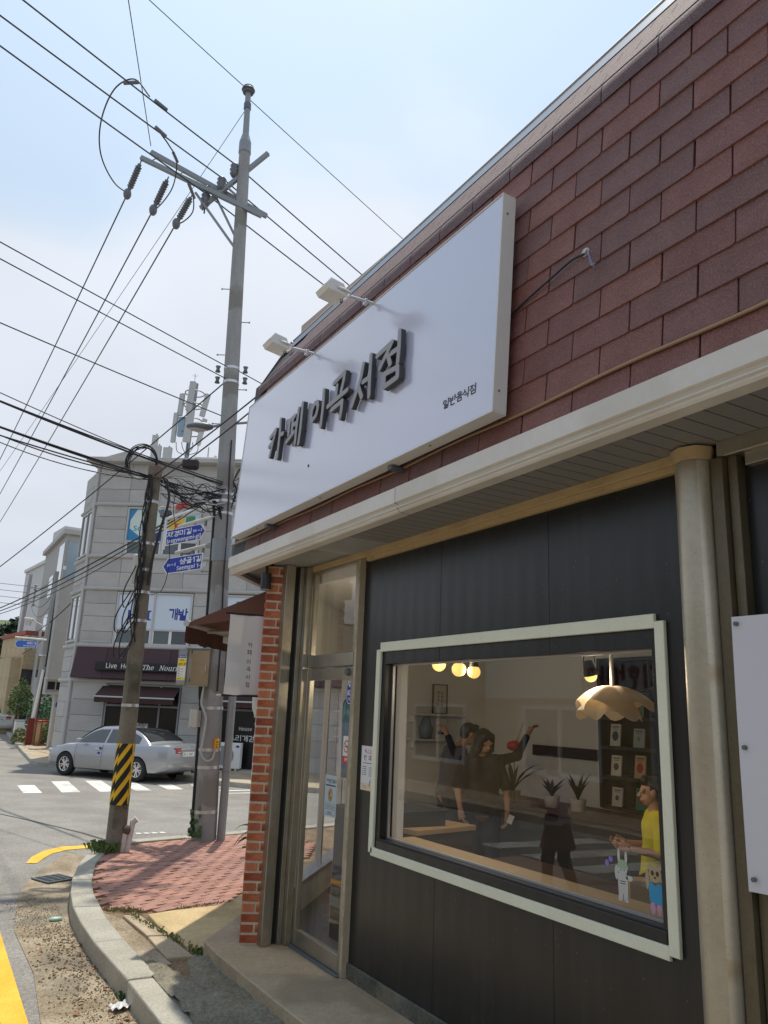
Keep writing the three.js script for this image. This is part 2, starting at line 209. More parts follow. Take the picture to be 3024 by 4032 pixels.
function syll(ch) {   // strokes in a unit box, y down
  const c = ch.codePointAt(0) - 0xAC00, L = CHO[Math.floor(c / 588)], Vw = JUNG[Math.floor((c % 588) / 28)], F = JONG[c % 28], out = [], h = F ? 0.60 : 1;
  const put = (st, x, y, w, hh) => { for (const l of st) out.push(l.map(([a, b]) => [x + a * w, y + b * hh])); };
  const hor = 'ㅗㅛㅜㅠㅡ'.includes(Vw), cmp = 'ㅘㅙㅚㅝㅞㅟㅢ'.includes(Vw), top = h - 0.04;
  if (hor) {
    put(JA[L], 0.2, 0.03, 0.6, top * 0.5); const y = top * 0.82, up = Vw === 'ㅗ' || Vw === 'ㅛ'; out.push([[0, y], [1, y]]);
    const xs = { 'ㅗ': [0.5], 'ㅜ': [0.5], 'ㅛ': [0.35, 0.65], 'ㅠ': [0.35, 0.65], 'ㅡ': [] }[Vw]; for (const x of xs) out.push(up ? [[x, top * 0.6], [x, y]] : [[x, y], [x, h]]);
  } else {
    const two = 'ㅐㅒㅔㅖ'.includes(Vw) || 'ㅙㅞ'.includes(Vw), vx = two ? 0.96 : 0.86; put(JA[L], 0.02, 0.10, cmp ? 0.5 : 0.48, top * (cmp ? 0.45 : 0.72));
    if (cmp) { const y = top * 0.86; out.push([[0, y], [0.6, y]]); out.push('ㅘㅙㅚ'.includes(Vw) ? [[0.28, top * 0.62], [0.28, y]] : [[0.28, y], [0.28, h]]); }
    const base = { 'ㅘ': 'ㅏ', 'ㅙ': 'ㅐ', 'ㅚ': 'ㅣ', 'ㅝ': 'ㅓ', 'ㅞ': 'ㅔ', 'ㅟ': 'ㅣ', 'ㅢ': 'ㅣ' }[Vw] || Vw; out.push([[vx, 0], [vx, top]]); if (two) out.push([[0.74, 0.04], [0.74, top]]);
    const m = top * 0.48, d = top * 0.12; const tick = (x0, x1, y) => out.push([[x0, y], [x1, y]]);
    if (base === 'ㅏ') tick(vx, 1.02, m); if (base === 'ㅑ') { tick(vx, 1.02, m - d); tick(vx, 1.02, m + d); } if (base === 'ㅓ') tick(0.66, vx, m); if (base === 'ㅕ') { tick(0.64, vx, m - d); tick(0.64, vx, m + d); } if (base === 'ㅐ') tick(0.74, 0.96, m); if (base === 'ㅔ') tick(0.58, 0.74, m); if (base === 'ㅖ') { tick(0.58, 0.74, m - d); tick(0.58, 0.74, m + d); }
  }
  if (F) put(JA[F] || [], 0.24, 0.66, 0.6, 0.32);
  return out;
}
function hangul(ctx, text, x, y, s, w, gap = 1.15, vertical = false) { ctx.lineWidth = w; ctx.lineCap = 'round'; ctx.lineJoin = 'round'; for (const ch of text) { if (ch >= '가' && ch <= '힣') for (const l of syll(ch)) { ctx.beginPath(); l.forEach(([a, b], i) => (i ? ctx.lineTo(x + a * s, y + b * s) : ctx.moveTo(x + a * s, y + b * s))); ctx.stroke(); } else if (ch !== ' ') { ctx.save(); ctx.font = `bold ${s * 1.25}px sans-serif`; ctx.fillStyle = ctx.strokeStyle; ctx.fillText(ch, x + s * 0.1, y + s); ctx.restore(); } const st = ch === ' ' ? 0.6 : gap; if (vertical) y += s * st; else x += s * st; } }
function canvasMat(name, w, h, draw, rough = 0.6, o = {}) { const c = document.createElement('canvas'); c.width = w; c.height = h; const x = c.getContext('2d'); draw(x, w, h); const t = new THREE.CanvasTexture(c); t.colorSpace = THREE.SRGBColorSpace; t.magFilter = THREE.LinearFilter; return mat(name, '#ffffff', rough, { map: t, ...o }); }
// outline of thick strokes -> shapes with holes (marching squares on the distance to the strokes)
function strokeShapes(strokes, w, cell) {
  let x0 = 1e9, x1 = -1e9, y0 = 1e9, y1 = -1e9; for (const l of strokes) for (const [x, y] of l) { x0 = Math.min(x0, x); x1 = Math.max(x1, x); y0 = Math.min(y0, y); y1 = Math.max(y1, y); }
  const m = w + cell * 2; x0 -= m; y0 -= m; const nx = Math.ceil((x1 + m - x0) / cell), ny = Math.ceil((y1 + m - y0) / cell), f = new Float32Array((nx + 1) * (ny + 1));
  const segs = strokes.flatMap((l) => l.slice(1).map((p, i) => [l[i], p]));
  for (let j = 0; j <= ny; j++) for (let i = 0; i <= nx; i++) { const px = x0 + i * cell, py = y0 + j * cell; let d = 1e9; for (const [a, b] of segs) { const dx = b[0] - a[0], dy = b[1] - a[1], t = Math.max(0, Math.min(1, ((px - a[0]) * dx + (py - a[1]) * dy) / (dx * dx + dy * dy || 1))); d = Math.min(d, Math.hypot(px - a[0] - dx * t, py - a[1] - dy * t)); } f[j * (nx + 1) + i] = w - d; }
  const F = (i, j) => f[j * (nx + 1) + i], next = new Map(), pt = new Map(), E = (k, x, y) => { pt.set(k, [x, y]); return k; };
  const hx = (i, j) => E('h' + i + '_' + j, x0 + (i + F(i, j) / (F(i, j) - F(i + 1, j))) * cell, y0 + j * cell), vy = (i, j) => E('v' + i + '_' + j, x0 + i * cell, y0 + (j + F(i, j) / (F(i, j) - F(i, j + 1))) * cell);
  for (let j = 0; j < ny; j++) for (let i = 0; i < nx; i++) {
    const k = (F(i, j) > 0) | (F(i + 1, j) > 0) << 1 | (F(i + 1, j + 1) > 0) << 2 | (F(i, j + 1) > 0) << 3, b = () => hx(i, j), r = () => vy(i + 1, j), t = () => hx(i, j + 1), l = () => vy(i, j);
    const S = (a, c) => next.set(a, c);
    ({ 1: () => S(b(), l()), 2: () => S(r(), b()), 3: () => S(r(), l()), 4: () => S(t(), r()), 5: () => { S(b(), r()); S(t(), l()); }, 6: () => S(t(), b()), 7: () => S(t(), l()), 8: () => S(l(), t()), 9: () => S(b(), t()), 10: () => { S(l(), b()); S(r(), t()); }, 11: () => S(r(), t()), 12: () => S(l(), r()), 13: () => S(b(), r()), 14: () => S(l(), b()) }[k] || (() => {}))();
  }
  const loops = []; while (next.size) { let k = next.keys().next().value; const l = []; while (next.has(k)) { l.push(pt.get(k)); const n = next.get(k); next.delete(k); k = n; } if (l.length > 5) loops.push(l); }
  const area = (l) => l.reduce((s, p, i) => { const q = l[(i + 1) % l.length]; return s + p[0] * q[1] - q[0] * p[1]; }, 0) / 2, A = loops.map(area), big = Math.sign(A[A.map(Math.abs).indexOf(Math.max(...A.map(Math.abs)))]);
  const inside = (p, l) => { let c = false; for (let i = 0, j = l.length - 1; i < l.length; j = i++) if ((l[i][1] > p[1]) !== (l[j][1] > p[1]) && p[0] < (l[j][0] - l[i][0]) * (p[1] - l[i][1]) / (l[j][1] - l[i][1]) + l[i][0]) c = !c; return c; };
  const outs = loops.filter((_, i) => Math.sign(A[i]) === big), ins = loops.filter((_, i) => Math.sign(A[i]) !== big);
  return outs.map((o) => { const s = new THREE.Shape(o.map((p) => new THREE.Vector2(...p))); for (const h of ins) if (inside(h[0], o)) s.holes.push(new THREE.Path(h.map((p) => new THREE.Vector2(...p)))); return s; });
}
const strokeGeo = (strokes, w, cell, depth) => uvm(new THREE.ExtrudeGeometry(strokeShapes(strokes, w, cell), { depth, bevelEnabled: false }));
// Hangul as raised letters: x right, y up, baseline at the bottom of the box
function hangulGeo(text, s, w, depth, gap = 1.15) { const all = []; let x = 0; for (const ch of text) { if (ch !== ' ') all.push(...syll(ch).map((l) => l.map(([a, b]) => [x + a * s, (1 - b) * s]))); x += ch === ' ' ? s * 0.6 : s * gap; } return strokeGeo(all, w, s / 26, depth); }
const fontSans = await new FontLoader().loadAsync('fonts/droid/droid_sans_bold.typeface.json'), fontReg = await new FontLoader().loadAsync('fonts/droid/droid_sans_regular.typeface.json'), fontSerif = await new FontLoader().loadAsync('fonts/droid/droid_serif_regular.typeface.json');
const latin = (t, s, depth, font = fontSans) => new TextGeometry(t, { font, size: s, depth, curveSegments: 3 });
// ================================================================ GROUND
const roadY = (x, z) => { const d = -z; return -0.25 - 0.17 * sm(11.5, 21, d) + 0.17 * sm(27, 48, d) + 0.9 * sm(70, 160, d); };
{
  const xs = [], zs = []; for (let x = -70; x <= 90; x += (x > -8 && x < 16 ? 1 : 6)) xs.push(x); for (let z = 40; z >= -170; z -= (z < 6 && z > -56 ? 1 : 6)) zs.push(z);
  const pos = [], idx = []; for (const z of zs) for (const x of xs) pos.push(x, roadY(x, z), z);
  const n = xs.length; for (let j = 0; j < zs.length - 1; j++) for (let i = 0; i < n - 1; i++) { const a = j * n + i; idx.push(a, a + 1, a + n + 1, a, a + n + 1, a + n); }
  const g = new THREE.BufferGeometry(); g.setAttribute('position', new THREE.Float32BufferAttribute(pos, 3)); g.setIndex(idx); g.computeVertexNormals();
  struct('road', uvm(g), 'asphalt');
}
// drape a flat polygon strip (pairs of points) on the road
function ribbon(L, R, dy) { const pos = []; for (let i = 0; i < L.length - 1; i++) { const q = [L[i], R[i], R[i + 1], L[i + 1]].map(([x, z]) => [x, roadY(x, z) + dy, z]); pos.push(...q[0], ...q[2], ...q[1], ...q[0], ...q[3], ...q[2]); } const g = new THREE.BufferGeometry(); g.setAttribute('position', new THREE.Float32BufferAttribute(pos, 3)); g.computeVertexNormals(); const nn = g.attributes.normal; if (nn.getY(0) < 0) { for (let i = 0; i < pos.length; i += 9) for (let k = 0; k < 3; k++) [pos[i + 3 + k], pos[i + 6 + k]] = [pos[i + 6 + k], pos[i + 3 + k]]; g.setAttribute('position', new THREE.Float32BufferAttribute(pos, 3)); g.computeVertexNormals(); } return uvm(g); }
const kIn = [[1.86, 6], [1.86, 1], [1.85, -5.2], [1.83, -6.2], [1.82, -7.2], [1.83, -7.9], [1.87, -8.4], [1.91, -8.95], [2.01, -9.6], [2.22, -10.5], [2.42, -11.05], [2.62, -11.5], [2.96, -11.86], [3.8, -12.06], [4.8, -12.3], [6.2, -12.62], [9, -13.3], [14, -14.4]];
const kOut = [[1.66, 6], [1.66, 1], [1.65, -5.2], [1.64, -6.2], [1.6, -7.2], [1.61, -7.9], [1.64, -8.45], [1.71, -9.02], [1.83, -9.66], [2.06, -10.58], [2.25, -11.15], [2.47, -11.66], [2.88, -12.04], [3.77, -12.25], [4.76, -12.49], [6.15, -12.82], [8.95, -13.5], [13.9, -14.6]];
{
  const k = grp('kerb'); k.userData.kind = 'structure';
  const stone = (a, b, c, d, y0, y1, i) => { // quad a b (outer) c d (inner), slightly rounded
    const e = 0.006, mid = [(a[0] + b[0] + c[0] + d[0]) / 4, (a[1] + b[1] + c[1] + d[1]) / 4]; const q = [a, b, c, d].map((p) => { const dx = p[0] - mid[0], dz = p[1] - mid[1], l = Math.hypot(dx, dz); return [p[0] - dx / l * (e + 0.014), p[1] - dz / l * (e + 0.014)]; });
    const g = ext(q.map(([x, z]) => [x, -z]), y1 - y0 - 0.014, 0.014, [], 2); g.rotateX(-Math.PI / 2); g.translate(0, y0, 0); M('kerb_stone', uvm(g, i * 1.7), 'kerb', k);
  };
  let n = 0; for (let i = 0; i < kIn.length - 1; i++) { const L = Math.hypot(kOut[i + 1][0] - kOut[i][0], kOut[i + 1][1] - kOut[i][1]), m = Math.max(1, Math.round(L / 1.0)); for (let j = 0; j < m; j++) { const f = (A, t) => [lerp(A[i][0], A[i + 1][0], t), lerp(A[i][1], A[i + 1][1], t)]; const h = rr(-0.001, 0.009); stone(f(kOut, j / m), f(kOut, (j + 1) / m), f(kIn, (j + 1) / m), f(kIn, j / m), -0.42, -0.098 + h, n++); } }
}
// sidewalk bed (everything behind the kerb)
struct('sidewalk', prism([...kIn.map(([x, z]) => [x - 0.03, z + 0.02]), [14, 6]], -0.32, -0.128), 'soil');
struct('concrete_apron', prism([[2.30, 6], [2.31, -2], [2.33, -4], [2.30, -5.3], [2.285, -6.2], [2.30, -6.57], [2.86, -7.26], [3.6, -8.13], [4.2, -7.6], [3.2, -6.2], [3.2, 6]], -0.15, 0, 0.008), 'slab');
{ // asphalt patch: lumpy grey skim between kerb and apron
  const g = gridGeo(40, 260, (u, v0) => { const v = 1 - v0, z = lerp(-6.62, 3, v), x1 = 2.32, x0 = lerp(1.80, 1.82, v), end = sm(0, 0.06, v + 0.03 * Math.sin(u * 9)); const x = lerp(x0, x1, u); const h = fbm(x * 6 + 50, z * 6 + 50, 999, 5, 4) - 0.5, rid = Math.pow(1 - Math.abs(2 * fbm(x * 2.6 + 2.2 * fbm(x * 2 + 9, z * 2 + 50, 99, 8, 2), z * 5.5 + 60, 999, 9, 3) - 1), 5); return [x, -0.132 + (0.04 + h * 0.04 + rid * 0.03) * end, z]; });
  struct('asphalt_patch', uvm(g), 'asphaltDark');
}
struct('sandy_verge', prism([[1.84, -6.45], [2.02, -6.5], [2.0, -7.1], [1.98, -7.9], [1.86, -8.2], [1.83, -7.6]], -0.17, -0.112, 0.006), 'gutterConcrete');
struct('concrete_strip', (() => { const parts = [prism([[2.03, -6.62], [2.22, -6.6], [2.19, -7.2], [2.04, -7.24]], -0.2, -0.104, 0.006), prism([[2.04, -7.27], [2.19, -7.23], [2.13, -7.95], [2.0, -7.98]], -0.2, -0.098, 0.006)]; return merge(parts); })(), 'slab');
struct('concrete_patch', prism([[2.27, -6.62], [2.85, -7.29], [3.7, -8.3], [4.1, -9.2], [3.3, -8.42], [2.98, -8.05], [2.5, -8.02], [2.22, -7.95], [2.2, -7.4]], -0.2, -0.1, 0.006), 'tanConcrete');
// red interlocking pavers, each a block
{
  const pv = grp('paver_pavement'); pv.userData.kind = 'structure';
  const kAt = (A, z) => { for (let i = 0; i < A.length - 1; i++) if (z <= A[i][1] && z >= A[i + 1][1]) return lerp(A[i][0], A[i + 1][0], (A[i][1] - z) / (A[i][1] - A[i + 1][1])); return A[A.length - 1][0]; };
  const L = 0.225, Wd = 0.1125, wav = 0.022, g0 = 0.0065;
  const edge = (y, s, rev) => { const p = []; for (let i = 0; i <= 8; i++) { const t = i / 8, x = lerp(-L / 2 + g0, L / 2 - g0, t); const w = wav * (t < 0.25 ? 0 : t < 0.5 ? (t - 0.25) * 4 : 1) - wav / 2; p.push([x, y + w]); } return rev ? p.reverse() : p; };
  const shape = [...edge(-Wd / 2 + g0, 1, false), ...edge(Wd / 2 - g0, 1, true)];
  const geos = [0, 1, 2].map((i) => { const g = ext(shape, 0.05, 0.004); g.rotateX(-Math.PI / 2); return uvm(g, i * 0.37); });
  const th = 0.24, ct = Math.cos(th), st = Math.sin(th), cells = [];
  const nearZ = (x) => x < 2.2 ? lerp(-8.32, -8.14, (x - 1.85) / 0.35) : x < 2.55 ? lerp(-8.14, -8.02, (x - 2.2) / 0.35) : x < 3.02 ? -8.03 : -8.03 - 1.2 * (x - 3.02);
  for (let r = -40; r < 60; r++) for (let c = -20; c < 40; c++) {
    const u = c * L + (r & 1 ? L / 2 : 0) - (r * 0), v = r * (Wd - 0.0) ; const x = 3 + u * ct + v * st, z = -10 - u * st + v * ct + 0;
    if (z > nearZ(x) - 0.03 || x > 5.4 || z < -13.2) continue; const kx = z > -11.86 ? kAt(kIn, z) : 2.96; const kzAt = x > 2.96 ? (x < 3.8 ? lerp(-11.86, -12.06, (x - 2.96) / 0.84) : lerp(-12.06, -12.42, (x - 3.8) / 1.6)) : -99;
    if (x < kx + 0.03 || (x > 2.7 && z < Math.max(kzAt, x < 2.96 ? -11.7 : -99) + 0.02)) continue;
    cells.push([x, z, Math.hypot(x, z)]);
  }
  cells.sort((a, b) => a[2] - b[2]);
  const rest = [[], [], [], []];
  cells.forEach(([x, z, d], i) => {
    const far = i >= 300, y = -0.160 + rr(-0.003, 0.003), k = Math.floor(rnd() * 4), rx = rr(-0.006, 0.006), rz = rr(-0.005, 0.005);
    if (!far) { const m = M('paver', geos[i % 3], paverS[k], pv, [x, y, z], [rx, th, rz]); } else { const g = geos[i % 3].clone(); g.applyMatrix4(new THREE.Matrix4().makeRotationFromEuler(new THREE.Euler(rx, th, rz)).setPosition(x, y, z)); rest[k].push(g); }
  });
  if (rest.flat().length) { const m = M('far_pavers', merge(rest.flat()), paverS[0], pv); m.userData.kind = 'stuff'; }
}
// gutter pan beside the kerb, worn and gravelly
{
  const o = [[1.02, 6], [1.07, -4], [1.08, -6.05], [1.13, -7.1], [1.16, -8.4], [1.24, -9.3], [1.38, -10.0], [1.52, -10.6], [1.72, -11.1], [2.02, -11.8], [2.2, -12.2]], i2 = [[1.68, 6], [1.68, -4], [1.66, -6.2], [1.62, -7.2], [1.64, -8.4], [1.74, -9.1], [1.86, -9.7], [2.0, -10.35], [2.12, -10.75], [2.32, -11.4], [2.5, -11.75]];
  struct('gutter_pan', ribbon(o.map(([x, z], i) => [x + (i % 2 ? 0.015 : -0.02), z]), i2, 0.006), 'gutterConcrete');
  const g = new THREE.IcosahedronGeometry(1, 0), n = 2600, im = new THREE.InstancedMesh(g, K.gutterConcrete, n), m4 = new THREE.Matrix4(), c = new THREE.Color();
  for (let i = 0; i < n; i++) { const z = -4.6 - Math.pow(rnd(), 0.8) * 5, cl = Math.exp(-Math.pow((z + 7.3) / 1.1, 2)); const x = lerp(1.14, 1.62, Math.pow(rnd(), 0.8 - 0.3 * cl)), s = rr(0.002, 0.006) * (1 + cl * rr(0, 1.4)); m4.compose(V3(x, roadY(x, z) + 0.006 + s * 0.4, z), new THREE.Quaternion().setFromEuler(new THREE.Euler(rr(0, 6), rr(0, 6), rr(0, 6))), V3(s, s * rr(0.5, 0.9), s * rr(0.7, 1.2))); im.setMatrixAt(i, m4); const v = rr(0.9, 1.6); im.setColorAt(i, c.setRGB(v, v * 0.97, v * 0.93)); }
  im.name = 'gravel'; shad(im); im.userData = { kind: 'stuff', label: 'loose gravel and grit along the foot of the kerb', category: 'gravel' }; scene.add(im);
}
struct('yellow_line', ribbon([[0.80, 6], [0.83, -6], [0.85, -8.2], [0.87, -9.6]], [[0.97, 6], [0.99, -6], [1.02, -8.2], [1.04, -9.6]], 0.005), 'yellowPaint');
struct('yellow_corner_line', ribbon([[1.60, -11.58], [1.72, -12.02], [1.93, -12.46], [2.2, -12.74], [2.68, -12.78]], [[1.73, -11.56], [1.85, -11.88], [2.0, -12.2], [2.24, -12.45], [2.66, -12.54]], 0.006), 'yellowPaint');
{
  const cw = grp('crosswalk'); cw.userData.kind = 'structure';
  const st = (x, w, z0, z1, sk = 0) => M('stripe', ribbon([[x + sk, z1], [x, z0]], [[x + sk + w, z1], [x + w, z0]], 0.005), 'whitePaint', cw);
  for (const [x, w, z0, z1, sk] of [[2.68, 0.42, -21.4, -23.3, 0.06], [3.55, 0.44, -21.45, -24.3, 0.16], [4.46, 0.44, -21.5, -24.4, 0.16], [5.36, 0.42, -21.6, -23.9, 0.1], [6.25, 0.42, -21.8, -23.2, 0.06], [7.15, 0.42, -21.9, -23.0, 0.06]]) st(x, w, z0, z1, sk);
  const c2 = grp('crosswalk'); c2.userData.kind = 'structure'; for (let i = 0; i < 5; i++) { const z = -6.4 - i * 1.05; M('stripe', ribbon([[-4.9, z], [-2.5, z - 0.1]], [[-4.9, z - 0.5], [-2.5, z - 0.6]], 0.005), 'whitePaint', c2); }
  const sl = grp('road_marking'); sl.userData.kind = 'structure'; M('line', ribbon([[7.3, -20.6], [12, -20.9]], [[7.3, -20.75], [12, -21.05]], 0.005), 'whitePaint', sl); M('line', ribbon([[7.5, -21.2], [12, -21.5]], [[7.5, -21.42], [12, -21.75]], 0.005), 'whitePaint', sl);
  for (let i = 0; i < 6; i++) M('line', ribbon([[3.5 + i * 0.13 + (i > 3 ? 0.35 : 0), -13.7], [3.6 + i * 0.13 + (i > 3 ? 0.35 : 0), -13.72]], [[3.5 + i * 0.13 + (i > 3 ? 0.35 : 0), -13.86], [3.58 + i * 0.13 + (i > 3 ? 0.35 : 0), -13.85]], 0.005), 'whitePaint', sl);
}
// long tar-sealed crack and a patched seam in the carriageway
struct('tar_crack', ribbon([[0.6, -20.4], [1.2, -18.9], [1.8, -17.3], [2.3, -15.6], [2.7, -14.1], [3.0, -12.6]].map(([x, z]) => [x, z]), [[0.63, -20.4], [1.24, -18.9], [1.85, -17.3], [2.35, -15.6], [2.76, -14.1], [3.05, -12.7]], 0.004), mat('tar', [0.06, 0.058, 0.055], 0.9));
// drain grate in the gutter
{
  const d = thing('drain_grate', 'black iron drain grate set in the gutter below the kerb corner', 'drain', [1.77, -0.236, -10.48], 0.42);
  const w = 0.36, l = 0.36; M('frame', merge([b2(-w / 2, w / 2, 0, 0.012, -l / 2, -l / 2 + 0.025), b2(-w / 2, w / 2, 0, 0.012, l / 2 - 0.025, l / 2), b2(-w / 2, -w / 2 + 0.025, 0, 0.012, -l / 2 + 0.025, l / 2 - 0.025), b2(w / 2 - 0.025, w / 2, 0, 0.012, -l / 2 + 0.025, l / 2 - 0.025)]), 'galvDark', d);
  M('pit', b2(-w / 2 + 0.02, w / 2 - 0.02, -0.004, 0.002, -l / 2 + 0.02, l / 2 - 0.02), 'black', d);
  for (let i = 0; i < 11; i++) { const z = -l / 2 + 0.04 + i * 0.028; M('bar', b2(-w / 2 + 0.025, w / 2 - 0.025, 0.003, 0.014, z - 0.004, z + 0.004), 'galvDark', d); }
  for (const x of [-0.08, 0.02, 0.1]) M('cross_bar', b2(x - 0.004, x + 0.004, 0.002, 0.016, -l / 2 + 0.025, l / 2 - 0.025), 'galv', d);
}
// far pavement and kerb across the junction
{
  const fk = [[12.5, -18.3], [10.4, -20.2], [8.72, -21.8], [8.2, -22.6], [7.75, -23.6], [7.42, -24.9], [6.6, -26.6], [5.6, -28.2], [4.7, -29.2], [4.2, -29.6], [4.1, -30.4], [4.35, -36], [4.7, -43], [5.6, -58], [6.4, -72]];
  const off = (d) => fk.map((p, i) => { const a = fk[Math.max(0, i - 1)], b = fk[Math.min(fk.length - 1, i + 1)], dx = b[0] - a[0], dz = b[1] - a[1], l = Math.hypot(dx, dz); return [p[0] - dz / l * d * -1 * -1, p[1] + dx / l * d * -1 * -1]; });
  const inn = off(-0.17).map(([x, z]) => [x, z]); const k = grp('kerb'); k.userData.kind = 'structure';
  for (let i = 0; i < fk.length - 1; i++) { const m = Math.max(1, Math.round(Math.hypot(fk[i + 1][0] - fk[i][0], fk[i + 1][1] - fk[i][1]) / (i < 10 ? 1 : 2.4))); for (let j = 0; j < m; j++) { const f = (A, t) => [lerp(A[i][0], A[i + 1][0], t), lerp(A[i][1], A[i + 1][1], t)]; const q = [f(fk, j / m), f(fk, (j + 0.985) / m), f(inn, (j + 0.985) / m), f(inn, j / m)], y = roadY(q[0][0], q[0][1]); const g = ext(q.map(([x, z]) => [x, -z]), 0.25, 0.01); g.rotateX(-Math.PI / 2); g.translate(0, y - 0.12, 0); M('kerb_stone', uvm(g, i), 'kerb', k); } }
  const pos = []; const R = inn.map(([x, z]) => [x + 12 * sm(-80, -24, z) + 3, z - 6 * sm(-30, -18, z)]); for (let i = 0; i < inn.length - 1; i++) { const q = [inn[i], R[i], R[i + 1], inn[i + 1]].map(([x, z], n) => [x, roadY(...inn[i + (n > 1 ? 1 : 0)]) + 0.125, z]); pos.push(...q[0], ...q[1], ...q[2], ...q[0], ...q[2], ...q[3]); } const g = new THREE.BufferGeometry(); g.setAttribute('position', new THREE.Float32BufferAttribute(pos, 3)); g.computeVertexNormals(); struct('far_sidewalk', uvm(g), 'slab');
}
// terrain rising behind the street on the left
{
  const g = gridGeo(40, 16, (u, v) => { const x = lerp(-70, 90, u), z = lerp(-95, -190, v); return [x, -1 + 16 * sm(0, 0.8, v) * (0.7 + 0.5 * fbm(u * 6, v * 3, 99, 4, 3)), z]; });
  struct('hills', uvm(g), tmat('hillGreen', surf(61, [86, 98, 62], { n: 256, size: 12, patch: 24, grain: 20 }), 1));
}
// ================================================================ CAFE BUILDING
const SX = 0.65, SZ = -0.76, SIDE_TURN = Math.atan2(0.76, 0.65);
const P0 = [2.55, -6.42];
const sideP = (s, o = 0) => [P0[0] + SX * s - 0.76 * o, P0[1] + SZ * s - 0.65 * o];   // along the side wall, o metres outward
const cafe = thing('cafe_building', 'single storey corner cafe with dark panelled front and maroon shingled roof', 'cafe', [0, 0, 0]);
const fx = (pts, X0, t, bevel = 0, holes = []) => { const g = ext(pts, t - 2 * bevel, bevel, holes); g.translate(0, 0, bevel); g.rotateY(-Math.PI / 2); g.translate(X0 + t, 0, 0); return uvm(g); };
